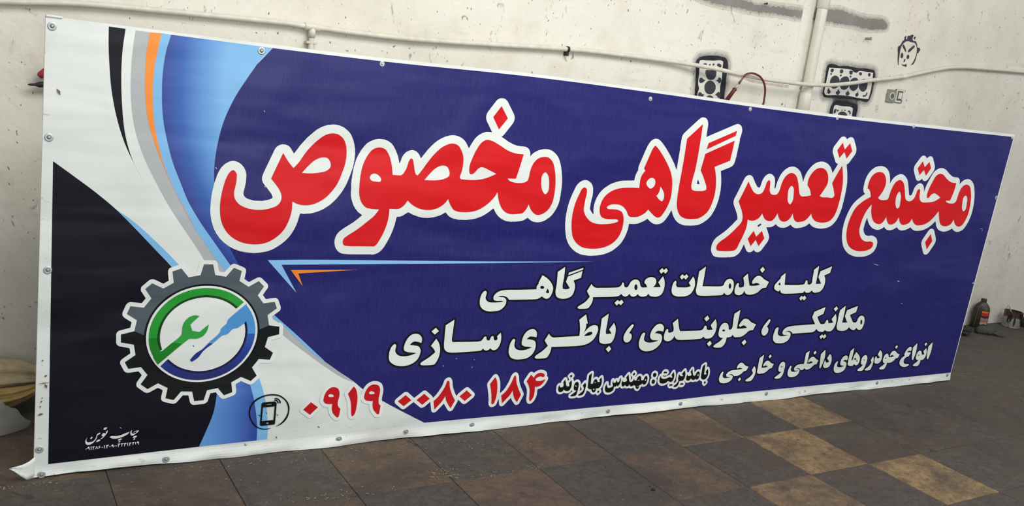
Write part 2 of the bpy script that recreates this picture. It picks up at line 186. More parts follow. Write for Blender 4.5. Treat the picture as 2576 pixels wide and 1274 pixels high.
line2_white=2627,862~ 2639,854~ 2639,829~ 2636,807~ 2648,779~ 2676,758~ 2717,750~ 2768,753~ 2832,774 2794,779~ 2747,787~ 2720,800~ 2712,825~ 2718,864~ 2739,908~ 2770,937~ 2810,944~ 2846,931~ 2869,896~ 2866,860 2830,873~ 2795,875~ 2763,848 2810,840~ 2846,830~ 2866,801~ 2866,761~ 2848,717~ 2811,685~ 2755,666~ 2686,666~ 2632,685~ 2594,720~ 2585,760~ 2588,804~ 2606,847~|3001,892 3029,855~ 3048,803~ 3049,746~ 3034,695~ 3011,662~ 2997,658~ 2890,662~ 2879,673~ 2887,686~ 2953,727~ 3007,771 2992,797~ 2959,830|2985,990 3018,959 2983,929 2950,959|3153,1056 3152,958~ 3151,872~ 3160,854 3438,851~ 3454,870~ 3468,889~ 3483,890~ 3492,863~ 3507,853~ 3523,856~ 3532,882~ 3546,893~ 3557,886~ 3564,860~ 3581,850~ 3599,858~ 3593,888 3625,921 3636,886~ 3638,839~ 3625,792~ 3603,766~ 3572,760~ 3540,781 3526,767~ 3501,761~ 3478,770~ 3468,783 3450,765~ 3419,761~ 3153,760~ 3115,771~ 3091,795~ 3082,830~ 3079,887~ 3076,1009|3773,856~ 3784,847~ 3783,820~ 3784,790~ 3803,762~ 3838,747~ 3892,744~ 3973,768 3928,775~ 3886,782~ 3860,801~ 3857,835~ 3868,882~ 3898,923~ 3936,940~ 3970,938~ 4003,906~ 4005,861 3967,869~ 3933,870~ 3904,847 3958,839~ 3994,825~ 4009,791~ 4007,743~ 3980,695~ 3937,667~ 3878,659~ 3811,662~ 3762,683~ 3735,727~ 3732,775~ 3744,828~ 3760,852~|4099,826 4135,890 4166,860~ 4192,850 4477,853 4473,918~ 4449,1013 4516,1062 4551,974 4535,972 4536,928~ 4517,870 4546,909~ 4584,942~ 4633,953~ 4668,942~ 4681,910~ 4671,860~ 4644,811~ 4592,776~ 4522,759~ 4182,760 4181,728~ 4167,685~ 4147,659~ 4130,655~ 4030,657~ 4017,670~ 4026,684~ 4091,726~ 4142,773|!4528,851 4559,878~ 4593,890~ 4620,881~ 4619,866~ 4592,854~|4776,1062 4777,970~ 4775,881~ 4783,859 4846,861 4811,905 4856,968 4883,921~ 4891,858~ 4882,807~ 4859,770~ 4823,762~ 4755,765~ 4722,782~ 4711,814~ 4708,903~ 4704,1015|4840,739 4873,706 4843,674 4807,708|5084,946~ 5097,936~ 5078,895~ 5055,857 5079,850~ 5095,823~ 5091,791~ 5065,766~ 5034,765~ 5007,785~ 4997,821~ 5014,872~ 5044,915~|5242,855~ 5254,846~ 5251,810~ 5252,784~ 5277,760~ 5323,749~ 5386,752~ 5443,765 5390,770~ 5348,780~ 5325,807~ 5325,853~ 5348,897~ 5381,929~ 5423,939~ 5458,926~ 5481,892~ 5476,856 5435,865~ 5399,863~ 5375,844 5424,837~ 5459,824~ 5477,794~ 5475,748~ 5444,703~ 5394,672~ 5325,659~ 5260,669~ 5214,701~ 5197,747~ 5202,799~ 5221,844~|5528,881~ 5540,870~ 5542,850~ 5557,840~ 5607,851 5609,874~ 5584,941 5641,984 5663,919~ 5687,865~ 5698,851 5975,850~ 5998,863~ 6012,893~ 6028,897~ 6040,885~ 6051,857~ 6069,850~ 6130,851 6092,900 6143,963 6168,921~ 6178,859~ 6166,805~ 6132,765~ 6082,757~ 6046,762~ 6021,782 5999,764~ 5953,758~ 5688,761~ 5656,776~ 5634,806 5616,774~ 5587,756~ 5547,753~ 5511,769~ 5499,806~ 5503,845~ 5517,877~|6025,1006 6059,972 6025,941 5988,973|6121,731 6154,700 6121,669 6086,702|6289,917~ 6328,902~ 6348,866~ 6355,845~ 6386,844~ 6399,864~ 6394,941~ 6393,1013 6468,1052 6466,959~ 6466,848 6548,846~ 6610,853 6548,881~ 6512,864 6490,878~ 6511,923~ 6548,953~ 6595,948~ 6659,911~ 6732,887 6704,823 6646,816~ 6600,780~ 6551,757~ 6498,754~ 6452,758~ 6423,785 6406,764~ 6371,758~ 6345,757 6344,721~ 6328,680~ 6298,654~ 6196,657~ 6181,666~ 6195,683~ 6257,718~ 6297,754 6255,761~ 6229,781~ 6220,830~ 6228,878~ 6255,911~|!6284,847~ 6304,837~ 6302,827~ 6270,829~ 6264,839~|6612,723 6642,691 6610,660 6572,691|6918,937~ 6935,926~ 6921,887~ 6897,853 6919,841~ 6932,809~ 6918,770~ 6885,754~ 6854,766~ 6834,798~ 6842,848~ 6876,896~|8083,1057 8086,967~ 8081,858 8167,856 8107,932 8122,1003 8291,1050 8281,976 8186,945 8231,894~ 8270,855~ 8298,850~ 8328,861~ 8338,898~ 8362,924~ 8405,929~ 8440,910~ 8461,864~ 8458,810~ 8434,765~ 8391,760~ 8343,787 8324,765~ 8293,761~ 8251,776~ 8214,800 8192,774~ 8153,760~ 8067,762~ 8026,777~ 8005,812~ 8003,872~ 7999,954~ 8005,1007|!8402,883~ 8422,865~ 8424,830~ 8413,823~ 8398,839~ 8392,870~|7067,841~ 7081,832~ 7081,788~ 7088,763~ 7123,740~ 7182,736~ 7258,744 7208,747~ 7172,754~ 7154,775~ 7163,807~ 7195,831~ 7259,845~ 7641,855 7571,938 7589,1000 7753,1050 7742,973 7654,940 7692,890~ 7732,855~ 7769,852~ 7798,860~ 7810,890~ 7828,900~ 7842,885~ 7855,858 7933,861 7893,905 7944,965 7973,910~ 7978,850~ 7962,798~ 7929,766~ 7878,762~ 7846,767~ 7819,781 7800,763~ 7765,761~ 7721,770~ 7676,800 7658,776~ 7621,763~ 7571,761~ 7312,759 7287,780~ 7255,791~ 7193,785 7248,780~ 7282,762~ 7286,729~ 7263,686~ 7212,660~ 7135,656~ 7075,666~ 7035,697~ 7022,741~ 7028,791~ 7045,833~|7794,731 7812,710 7838,732 7866,703 7836,676 7809,697 7784,676 7755,705|7930,1055 7964,1026 7933,995 7895,1024
line3_white=6385,379~ 6392,370~ 6388,336~ 6396,317~ 6423,303~ 6467,303~ 6520,307 6478,313~ 6446,322~ 6438,338~ 6453,361~ 6495,382~ 6563,386~ 6661,391 6616,407~ 6580,398 6573,412~ 6589,446~ 6619,463~ 6648,458~ 6690,429~ 6743,412 6719,368 6686,362~ 6657,340~ 6620,321~ 6552,318 6534,334~ 6505,342~ 6469,336 6515,330~ 6537,316~ 6535,289~ 6510,264~ 6466,248~ 6406,247~ 6365,263~ 6347,291~ 6349,333~ 6367,369~|6646,297 6667,275 6642,252 6621,273|6826,414 6851,387~ 6863,348~ 6855,300~ 6836,263~ 6819,246~ 6746,245~ 6732,254~ 6744,266~ 6793,293~ 6827,329 6814,351~ 6799,368|6940,536 6940,468~ 6939,387 6989,386~ 7034,395 6994,410~ 6965,399 6958,410~ 6974,445~ 7005,463~ 7036,457~ 7071,434~ 7118,419 7097,373 7066,368~ 7030,340~ 6991,323~ 6949,320~ 6906,322~ 6886,338~ 6884,369~ 6883,428~ 6884,501|7037,534 7060,512 7037,488 7015,510|7259,436~ 7285,424~ 7297,392~ 7297,337~ 7286,282~ 7261,250~ 7185,247~ 7168,254~ 7177,264~ 7224,292~ 7263,325 7231,322~ 7210,337~ 7203,370~ 7212,409~ 7235,432~|!7247,386 7267,378 7251,372 7230,380|7388,384~ 7403,375~ 7399,342~ 7413,318~ 7450,308~ 7494,310~ 7538,316 7500,318~ 7464,323~ 7450,341~ 7463,371~ 7503,388~ 7593,391 7593,431~ 7592,518 7642,543 7643,473~ 7643,391 7692,391~ 7735,400 7693,417~ 7663,401 7654,419~ 7675,454~ 7709,469~ 7742,462~ 7780,437~ 7819,423 7801,376 7767,372~ 7729,344~ 7696,326~ 7642,323~ 7610,342 7600,326~ 7559,321 7539,338~ 7507,348~ 7471,342 7517,337~ 7543,321~ 7543,299~ 7521,266~ 7481,249~ 7429,247~ 7389,255~ 7365,282~ 7360,322~ 7371,363~|7736,541 7761,517 7736,494 7711,517|7897,544 7914,458~ 7902,390~ 7886,337~ 7875,321~ 7861,330~ 7855,364~ 7838,491|7988,488 8019,464~ 8038,417~ 8036,365~ 8014,332~ 7978,321~ 7937,326~ 7917,346~ 7918,378~ 7925,406~ 7933,414~ 7941,405~ 7950,390~ 7975,386~ 8003,396 7955,438|8144,391~ 8154,385~ 8149,345~ 8160,324~ 8194,316~ 8246,318~ 8280,328 8238,334~ 8205,347~ 8198,371~ 8206,411~ 8233,444~ 8270,454~ 8303,440~ 8310,417~ 8305,392 8270,401~ 8234,385 8273,379~ 8302,362~ 8310,323~ 8297,283~ 8257,257~ 8195,247~ 8144,255~ 8113,283~ 8103,324~ 8114,370~|8383,541 8387,459~ 8380,389 8400,391~ 8407,435~ 8417,457~ 8437,487 8484,454~ 8522,411~ 8527,369~ 8513,335~ 8488,321~ 8466,326~ 8443,339 8425,322~ 8359,323~ 8334,339~ 8329,369~ 8328,439~ 8332,506|!8440,415~ 8458,405~ 8454,391~ 8437,392~ 8426,404~|!8477,390 8495,371 8483,365 8467,376|8614,440~ 8638,431~ 8657,397~ 8656,344~ 8643,291~ 8622,251~ 8607,246~ 8539,249~ 8524,257~ 8532,271~ 8575,295~ 8608,323 8578,326~ 8562,343~ 8557,379~ 8566,417~ 8590,436~|!8603,388 8624,381 8609,374 8587,382|8753,416 8772,391~ 8780,342~ 8771,289~ 8754,251~ 8734,245~ 8666,247~ 8653,256~ 8667,269~ 8711,293~ 8747,338 8737,357~ 8725,370|8857,490 8896,461~ 8919,412~ 8917,359~ 8888,327~ 8838,321~ 8804,335~ 8794,366~ 8798,407~ 8812,415~ 8822,403~ 8834,389~ 8884,393 8831,436|9000,438~ 9026,425~ 9040,394 9094,389~ 9140,398 9095,415~ 9068,401 9061,417~ 9082,455~ 9121,468~ 9157,454~ 9191,431~ 9239,416 9219,373 9182,365~ 9147,336~ 9108,320~ 9038,320 9034,291~ 9016,253~ 9002,242~ 8927,245~ 8913,255~ 8928,271~ 8969,292~ 9003,319 8968,325~ 8952,344~ 8949,381~ 8962,419~|!8990,389 9010,380 8993,374 8975,381|9147,537 9173,516 9149,490 9121,515|9413,503~ 9440,491~ 9446,460~ 9439,448 9403,453~ 9368,437 9448,429 9419,379 9377,372~ 9349,346~ 9346,315~ 9373,289~ 9416,282~ 9461,279 9459,263~ 9427,249~ 9374,246~ 9315,262~ 9278,292~ 9271,326~ 9290,361~ 9339,391 9330,408~ 9341,450~ 9373,488~|9530,546 9545,452~ 9536,372~ 9519,327~ 9505,328~ 9491,356~ 9474,431~ 9467,493|9728,471 9750,435~ 9758,385~ 9740,342~ 9715,320~ 9674,320 9670,290~ 9651,251~ 9631,243~ 9560,247~ 9542,256~ 9556,272~ 9603,297~ 9631,322 9593,327~ 9570,346~ 9566,377~ 9578,423~ 9612,444~ 9643,435~ 9661,409~ 9673,390~ 9718,392 9685,432|!9611,393 9633,384 9612,377 9596,385|9699,546 9729,525 9704,498 9676,521|9826,545 9841,455~ 9832,375~ 9813,323~ 9797,322~ 9786,334~ 9773,397~ 9765,490
manager_black=4336,377 4344,357~ 4372,354~ 4378,359~ 4380,383~ 4372,403 4391,430 4401,401~ 4419,361~ 4449,359 4440,393 4463,418 4473,376~ 4468,338~ 4451,314~ 4424,311~ 4407,317~ 4391,332 4381,314~ 4361,307~ 4338,313~ 4328,330~ 4326,354~ 4330,372~|4451,473 4468,459 4452,444 4436,460|4535,396~ 4551,380~ 4555,342~ 4551,299~ 4541,261~ 4529,255~ 4483,254~ 4476,261~ 4491,272~ 4520,291~ 4539,309 4513,314~ 4503,331~ 4502,365~ 4511,388~|!4521,363 4537,353 4524,349 4514,355|4626,382 4639,360~ 4638,321~ 4631,283~ 4619,260~ 4606,255~ 4570,254~ 4565,260~ 4583,275~ 4614,299~ 4623,322 4603,355|4688,474 4690,419~ 4692,365 4719,364 4725,392~ 4744,410~ 4764,394~ 4770,377 4801,377 4788,400 4809,423 4819,390~ 4820,351~ 4808,323~ 4787,312~ 4762,314 4763,292~ 4755,276~ 4735,275~ 4718,291~ 4710,308 4681,313~ 4667,326~ 4661,382~ 4659,452|!4730,369 4750,382 4755,373|!4731,312 4748,310 4745,297 4734,299|4797,290 4811,276 4797,261 4784,276|4884,354 4891,327~ 4907,308~ 4936,308~ 4962,322~ 4953,352~ 4953,381 4970,354~ 4989,359~ 4997,381~ 5012,357~ 5029,361~ 5035,390~ 5044,404 5049,365~ 5038,331~ 5021,315~ 5006,328 4998,314~ 4980,315~ 4975,281~ 4950,263~ 4916,258~ 4889,268~ 4873,294~ 4874,333~|5069,380 5076,360~ 5106,356~ 5124,364~ 5109,400 5134,433 5146,387~ 5165,351~ 5189,350~ 5204,364~ 5209,383~ 5218,365~ 5240,361~ 5252,390~ 5267,404~ 5292,397~ 5306,357~ 5332,362~ 5341,389~ 5357,401~ 5376,382~ 5378,341~ 5363,312~ 5342,309~ 5324,325 5309,311~ 5289,305~ 5288,283~ 5276,268~ 5256,277~ 5243,301 5219,315 5204,304~ 5180,306~ 5164,327 5150,308~ 5126,309~ 5111,325 5099,311~ 5079,310~ 5067,329~ 5064,359~|!5350,361 5363,368 5364,347 5354,347|!5252,356 5276,367 5282,357|!5261,300 5279,298 5272,288|5199,446 5215,430 5200,411 5185,427|5460,426~ 5485,410~ 5481,385~ 5460,381~ 5444,397~ 5446,420~|5456,356~ 5480,342~ 5477,314~ 5457,309~ 5442,324~ 5442,350~|5547,390 5556,366~ 5583,354~ 5626,355~ 5667,368~ 5681,360~ 5703,360 5684,388 5706,420 5722,381~ 5720,340~ 5703,315~ 5678,314~ 5653,329 5630,310~ 5588,302~ 5556,310~ 5537,337~ 5538,367~|5591,434 5603,424 5610,431 5622,418 5612,407 5600,417 5591,408 5574,421|5692,293 5704,283 5711,292 5723,279 5710,266 5701,277 5692,265 5676,280|5783,394 5804,370~ 5843,367 5821,392 5852,426 5867,386~ 5867,345~ 5853,320~ 5822,315~ 5801,313 5798,283~ 5781,258~ 5741,256~ 5736,264~ 5766,285~ 5790,317 5778,346|5833,293 5845,283 5853,292 5866,279 5852,266 5842,277 5833,266 5819,280|5897,382 5903,366~ 5933,362~ 5951,368~ 5932,408 5951,438 5964,395~ 5985,360~ 6004,362~ 6014,387~ 6033,404~ 6054,395~ 6063,358~ 6054,322~ 6037,313~ 6015,325 6004,315~ 5975,316~ 5952,334 5937,314~ 5909,311~ 5889,328~ 5889,359~|!6033,368 6045,377 6049,353 6038,352|6117,477 6121,417~ 6123,364 6159,364 6139,395 6162,425 6177,387~ 6176,345~ 6163,320~ 6139,308~ 6109,313~ 6090,330~ 6085,388~ 6085,458|6153,289 6172,274 6155,257 6140,274
phone_red=1955,405 2016,356 1955,297 1896,346|2138,519~ 2168,507~ 2184,478~ 2188,439~ 2181,401~ 2181,368~ 2191,342~ 2206,328 2204,294~ 2197,256~ 2189,252~ 2166,270~ 2144,299~ 2134,334~ 2134,375 2103,376~ 2075,385~ 2058,406~ 2058,433~ 2070,476~ 2096,509~ 2117,519~|!2116,461~ 2136,452~ 2142,440~ 2135,436~ 2102,439~ 2094,447~ 2098,457~|2304,514 2324,490~ 2340,444~ 2347,393~ 2345,332~ 2337,277~ 2322,253~ 2311,254~ 2306,268~ 2300,319~ 2288,387~ 2260,453|2490,517~ 2523,503~ 2537,474~ 2538,434~ 2534,395~ 2536,361~ 2543,338~ 2557,325 2554,286~ 2549,249~ 2541,247~ 2519,266~ 2496,296~ 2485,331~ 2485,371 2452,375~ 2420,384~ 2404,405~ 2404,433~ 2417,474~ 2441,506~ 2465,517~|!2465,460~ 2488,449~ 2494,439~ 2485,434~ 2451,436~ 2443,445~ 2449,457~|2775,401 2834,351 2769,301 2710,349|2948,399 3006,350 2942,299 2882,348|3165,504~ 3175,493~ 3185,446~ 3207,391~ 3253,313 3219,243 3191,280~ 3167,318~ 3153,363 3130,321~ 3098,282~ 3062,244 3045,325 3083,360~ 3114,404~ 3143,460~ 3154,498~|3357,400 3415,350 3350,300 3292,348|3630,505 3650,472~ 3664,416~ 3668,343~ 3660,283~ 3646,248~ 3629,247~ 3624,262~ 3619,305~ 3605,372~ 3585,442|3836,508~ 3846,495~ 3859,439~ 3885,382~ 3925,314 3893,244 3863,279~ 3844,317~ 3829,362 3807,320~ 3772,283~ 3736,244 3717,323 3755,355~ 3788,404~ 3813,461~ 3824,496~|4005,504 4037,471 4057,499~ 4089,514~ 4123,511~ 4151,493~ 4150,474~ 4140,470~ 4115,478~ 4081,473~ 4060,456~ 4065,443~ 4094,435~ 4135,438~ 4169,451 4152,418~ 4122,389~ 4089,380~ 4063,381 4068,337~ 4063,281~ 4044,249~ 4031,243~ 4021,260~ 4017,304~ 4012,354~ 3998,392~ 3965,441
mark_white=630,296 627,283~ 631,271~ 642,269~ 655,273~ 664,283~ 654,284~ 640,273 643,282~ 658,289~ 678,289 665,274~ 651,263~ 638,254~ 628,254~ 620,266~ 619,281~ 624,294~|665,250 662,241~ 647,234~ 636,234 641,245~|648,232 655,230 647,218 640,221|480,258 493,264~ 524,261~ 556,266~ 588,278~ 614,285 603,270~ 578,255~ 546,244~ 519,242~ 495,247~|565,238 557,228~ 536,225 542,235~|545,220 556,218 546,208 541,212|467,312 464,292~ 456,280~ 442,262~ 430,251~ 420,251 428,257~ 438,267~ 429,271~ 429,281~ 437,292~ 447,293~ 452,286~ 457,302~|463,335 456,322~ 446,318~ 438,320 443,332~|420,300 414,287~ 402,281~ 397,262~ 387,241~ 368,221~ 348,212~ 331,216~ 323,231~ 324,250~ 337,272 329,249~ 335,235~ 352,232~ 372,237~ 388,255~ 394,277~ 398,289~|361,273 370,270 363,256 353,258|421,246 418,237~ 401,229~ 393,228 399,242~|325,181 332,187 336,183 328,178|346,199~ 351,191~ 352,172 348,173 346,184~ 337,185~ 341,195~|358,199 364,198 365,171 362,171|368,196 385,197 383,191 378,189 378,172 374,172 373,188|396,198 399,195 407,175 403,174 397,188 392,173 388,173|409,192 419,199 419,195 414,191 424,189 411,174 408,175 416,186 410,185|430,183 435,188 440,183 435,179|445,198 451,197 453,172 449,173|458,197 479,199 476,192 469,189 466,173 462,173 462,189|480,185 487,188 491,184 485,179|502,199~ 508,193~ 509,174 505,175 503,184~ 495,186~ 497,194~|513,186 533,187 533,183 513,183|536,200 555,200 552,193 546,191 544,174 540,175 541,191|557,199 575,200 573,193 567,192 567,175 563,175 563,192|577,199 596,200 593,192 587,191 585,175 581,175 582,190|599,201 605,200 608,177 604,177|611,199 629,200 627,193 621,191 620,175 616,176 616,191|633,200 649,201 647,193 643,192 642,178 638,178 638,193|653,201 658,201 661,181 658,181|674,204~ 679,199~ 680,178 676,178 674,190~ 666,191~ 668,201~
phone_icon=1655,215 1627,205~ 1594,205~ 1556,216~ 1517,244~ 1489,283~ 1469,332~ 1466,380~ 1479,426~ 1509,463~ 1555,487~ 1606,498~ 1651,498~ 1697,485~ 1737,456~ 1766,422~ 1783,380~ 1784,336~ 1773,288~ 1749,254~ 1716,231~ 1681,222 1708,236~ 1737,261~ 1760,297~ 1773,337~ 1771,377~ 1755,419~ 1726,453~ 1690,476~ 1648,486~ 1603,487~ 1560,475~ 1517,450~ 1487,413~ 1477,375~ 1480,331~ 1499,286~ 1528,247~ 1559,224~ 1593,213~ 1627,211~|1574,434 1661,435 1675,425~ 1679,409 1678,257 1675,243~ 1662,240 1577,238 1563,242~ 1558,256 1560,415 1563,429~|!1573,392 1665,394 1663,280 1572,278|!1601,416 1638,417 1639,412 1601,412|!1618,264~ 1626,260~ 1627,255~ 1619,250~ 1610,254~ 1609,260~|1657,462 1676,463~ 1696,450~ 1709,431~ 1710,416 1701,417 1697,432~ 1687,446~ 1673,454~ 1659,455|1658,449 1673,449~ 1687,436~ 1695,417 1686,417 1680,431~ 1670,440~ 1658,441
navy_field=1450,3129 2275,3129~ 3558,3150~ 4875,3141~ 6092,3123~ 7334,3116~ 8576,3121~ 10478,3137 10410,1668~ 10354,108 9073,107~ 7985,115~ 7052,116~ 6289,115~ 5746,107~ 4920,115~ 4259,117~ 3811,123~ 2983,128 2571,364~ 2384,484~ 2302,553~ 2039,743~ 1766,1001~ 1607,1142~ 1492,1272~ 1378,1429~ 1307,1551~ 1242,1668~ 1170,1827~ 1125,1972~ 1106,2122~ 1098,2230~ 1103,2361~ 1120,2481~ 1146,2595~ 1179,2687~ 1217,2774~ 1281,2891~ 1346,3001
dark_field=77,2240 207,2143~ 342,2039~ 462,1935~ 576,1818~ 692,1692~ 801,1574~ 898,1465~ 1016,1291~ 1126,1075~ 1196,855~ 1218,680~ 1216,525~ 1198,371~ 1161,255~ 1109,112 90,93
sky_sliver=462,1935 605,1829~ 731,1709~ 842,1597~ 952,1471~ 1041,1351~ 956,1382 856,1519~ 801,1574~ 692,1692~ 576,1818~
black_stripe=382,3140 483,3138 469,2991~ 468,2818~ 482,2614~ 503,2459~ 547,2304~ 634,2128 569,2251~ 505,2386~ 451,2549~ 412,2731~ 392,2911~ 384,3031~
grey_stripe=544,3136 634,3135 617,3008~ 615,2833~ 622,2709~ 640,2575~ 686,2419~ 737,2293~ 805,2144~ 908,1949~ 984,1815~ 1048,1725~ 1144,1586~ 1215,1498~ 1267,1396 1130,1445 1067,1574~ 939,1769~ 826,1935~ 714,2130~ 626,2308~ 571,2464~ 540,2619~ 526,2824~ 531,2998~
orange_stripe=634,3135 706,3138 685,3016~ 667,2859~ 670,2693~ 687,2526~ 724,2368~ 771,2230~ 828,2101~ 931,1916~ 987,1813 908,1949~ 805,2144~ 737,2293~ 686,2419~ 640,2575~ 622,2709~ 615,2833~ 617,3008~
sky_stripe=706,3138 766,3136 739,3022~ 725,2897~ 725,2740~ 740,2572~ 778,2404~ 820,2266~ 879,2126~ 926,2017~ 1019,1862~ 1125,1714~ 1209,1598~ 1283,1492~ 1359,1371 1289,1396 1215,1498~ 1144,1586~ 1048,1725~ 984,1815~ 931,1916~ 828,2101~ 771,2230~ 724,2368~ 687,2526~ 670,2693~ 667,2859~ 685,3016~
blue_sweep=766,3136 1103,3133~ 1450,3129 1346,3001~ 1281,2891~ 1217,2774~ 1179,2687~ 1146,2595~ 1120,2481~ 1103,2361~ 1098,2230~ 1106,2122~ 1125,1972~ 1170,1827~ 1242,1668~ 1307,1551~ 1394,1407 1322,1392 1281,1493~ 1209,1599~ 1125,1714~ 1019,1861~ 926,2017~ 878,2126~ 820,2266~ 778,2404~ 740,2573~ 725,2740~ 725,2896~ 739,3022~
blue_foot=1215,728 1368,686 1458,589~ 1493,484~ 1518,375~ 1535,274~ 1542,194~ 1543,117 1109,112 1161,255~ 1198,371~ 1216,525~
sky_foot=1458,596 1528,636 1572,509~ 1603,388~ 1617,286~ 1626,205~ 1626,119 1543,117 1542,194~ 1535,274~ 1518,375~ 1493,484~
sky_sliver2=1582,1154 1607,1142 1766,1001~ 1945,834~ 2039,743~ 1948,805~ 1769,971~ 1659,1072~ 1604,1112
grey_sliver=1642,1082 1769,967 1948,805~ 2039,743~ 2158,655~ 2302,549 2196,598~ 2097,665~ 1985,746~ 1774,909~ 1664,998
arrow_sky=1525,1576 1788,1580~ 2757,1573~ 3227,1569~ 4513,1568 3230,1551~ 2760,1548~ 1632,1540 1765,1317
arrow_orange=1706,1499 2241,1499 1767,1471 1808,1371
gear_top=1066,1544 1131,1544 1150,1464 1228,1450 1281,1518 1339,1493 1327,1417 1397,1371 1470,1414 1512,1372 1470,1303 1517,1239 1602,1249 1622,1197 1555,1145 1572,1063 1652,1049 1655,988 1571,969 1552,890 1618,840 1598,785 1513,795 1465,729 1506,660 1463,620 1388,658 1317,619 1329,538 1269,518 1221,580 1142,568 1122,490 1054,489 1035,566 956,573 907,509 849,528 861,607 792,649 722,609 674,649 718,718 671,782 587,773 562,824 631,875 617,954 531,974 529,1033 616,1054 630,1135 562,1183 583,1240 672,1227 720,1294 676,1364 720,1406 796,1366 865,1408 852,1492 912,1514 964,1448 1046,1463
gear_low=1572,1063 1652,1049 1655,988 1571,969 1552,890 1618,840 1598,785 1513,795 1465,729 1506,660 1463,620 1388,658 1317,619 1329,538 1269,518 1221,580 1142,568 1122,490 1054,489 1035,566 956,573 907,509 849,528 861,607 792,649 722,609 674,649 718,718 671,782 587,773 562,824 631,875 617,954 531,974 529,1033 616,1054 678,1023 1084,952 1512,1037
wrench=1055,1155 1028,1161~ 993,1154~ 960,1126~ 942,1088~ 939,1045~ 936,1019~ 922,998~ 861,946 811,899 772,893 750,852 783,795 985,978~ 997,983~ 1042,981~ 1086,998~ 1114,1035~ 1124,1088 1062,1032 1010,1043 994,1092
wrench_low=879,959 811,899 772,893 750,852 783,795 941,947
driver=1390,1242 1282,1142~ 1260,1118~ 1255,1094~ 1215,1051~ 1209,1024~ 1120,934~ 1087,896~ 1046,868~ 1006,818 1019,803 1067,839~ 1093,879~ 1165,942~ 1231,1000~ 1249,1003~ 1264,1007~ 1303,1047~ 1331,1052~ 1386,1092 1398,1108
driver_low=1135,941 1087,896~ 1046,868~ 1006,818 1019,803 1067,839~ 1093,879~ 1162,938
W_face=11086,4276~ 11099,4271~ 11098,4242~ 11124,4235~ 11122,4274~ 11180,4291~ 11215,4309~ 11249,4296~ 11244,4278~ 11244,4246~ 11273,4231~ 11321,4230~ 11364,4192~ 11391,4152~ 11424,4159 11462,4131 11437,4092 11408,4070 11410,4031~ 11402,3972~ 11372,3921~ 11323,3906 11360,3952~ 11386,4014~ 11393,4080~ 11379,4136~ 11352,4176~ 11305,4206~ 11246,4207~ 11173,4212~ 11112,4201~ 11070,4171~ 11043,4132~ 11034,4074~ 11039,4010~ 11048,3933~ 11063,3877 11050,3875 11016,3951~ 10992,4034~ 10973,4074~ 10973,4117~ 11010,4143~ 11038,4196~ 11067,4221~ 11064,4256~|11271,4285~ 11300,4288~ 11302,4267~ 11284,4251~ 11263,4259~|11075,4157~ 11105,4140~ 11160,4082~ 11161,4064~ 11124,4085~ 11078,4115~ 11057,4141~|11311,4175~ 11325,4158~ 11280,4110~ 11224,4067~ 11201,4072~ 11203,4094~ 11257,4143~|11083,4050~ 11115,4026~ 11121,3991~ 11098,3974~ 11071,3985~ 11062,4020~|11217,4038~ 11253,4020~ 11251,3991~ 11232,3978~ 11202,3989~ 11197,4018~|11173,3977~ 11185,3962~ 11176,3936~ 11153,3933~ 11155,3955~|11114,3905 11155,3894~ 11226,3912 11238,3888~ 11227,3864 11215,3875~ 11161,3877~
W_gasketA_halo=7409,3532~ 7439,3566~ 7558,3598~ 7769,3612~ 7849,3602~ 7888,3554~ 7901,3480~ 7901,3392~ 7913,3304~ 7919,3210~ 7938,3059 7480,3020 7467,3168~ 7445,3321~ 7426,3442~
W_gasketA_plate=7446,3536~ 7543,3553~ 7660,3563~ 7777,3579~ 7814,3567~ 7820,3527~ 7829,3453~ 7843,3361~ 7836,3297~ 7850,3204~ 7877,3054 7513,3022 7498,3171~ 7507,3215~ 7481,3275~ 7471,3373~ 7462,3446~
W_gasketA_holes=7561,3438~ 7636,3449~ 7730,3449~ 7742,3401~ 7718,3354~ 7671,3337~ 7617,3344~ 7578,3384~|7659,3330~ 7718,3317~ 7762,3277~ 7766,3227~ 7733,3183~ 7689,3170~ 7630,3183~ 7593,3224~ 7587,3273~ 7616,3313~|7687,3157~ 7741,3149~ 7775,3115~ 7787,3065~ 7714,3043~ 7643,3052~ 7631,3102~ 7649,3138~|7497,3499~ 7551,3520~ 7572,3501~ 7541,3488~|7610,3520~ 7627,3513~ 7615,3499~ 7598,3508~|7666,3531~ 7687,3522~ 7673,3507~ 7652,3517~|7735,3537~ 7798,3525~ 7796,3500~ 7742,3507~ 7724,3517~|7491,3341~ 7532,3347~ 7552,3332~ 7583,3328~ 7566,3308~ 7537,3290~ 7498,3292~ 7486,3319~|7786,3377~ 7833,3366~ 7837,3329~ 7806,3313~ 7785,3330~ 7752,3339~ 7779,3354~|7520,3179~ 7554,3176~ 7570,3162~ 7600,3162~ 7596,3143~ 7567,3121~ 7525,3117~ 7506,3147~|7814,3208~ 7855,3201~ 7863,3148~ 7830,3142~ 7812,3162~ 7777,3172~ 7800,3193~
W_gasketB_halo=9658,3719~ 9745,3739~ 9854,3726~ 10040,3743~ 10214,3737~ 10418,3748~ 10577,3740~ 10601,3700~ 10616,3588~ 10613,3495~ 10599,3401~ 10571,3348~ 10380,3353~ 10161,3354~ 9929,3344~ 9691,3333~ 9664,3371~ 9661,3467~ 9655,3590~
W_gasketB_plate=9680,3696 9901,3711~ 10135,3711~ 10174,3691~ 10239,3692~ 10270,3714~ 10417,3720~ 10561,3721 10580,3613~ 10589,3500~ 10575,3369 10376,3366~ 10155,3375~ 9923,3364~ 9712,3348~ 9679,3373~ 9676,3469~ 9676,3592~
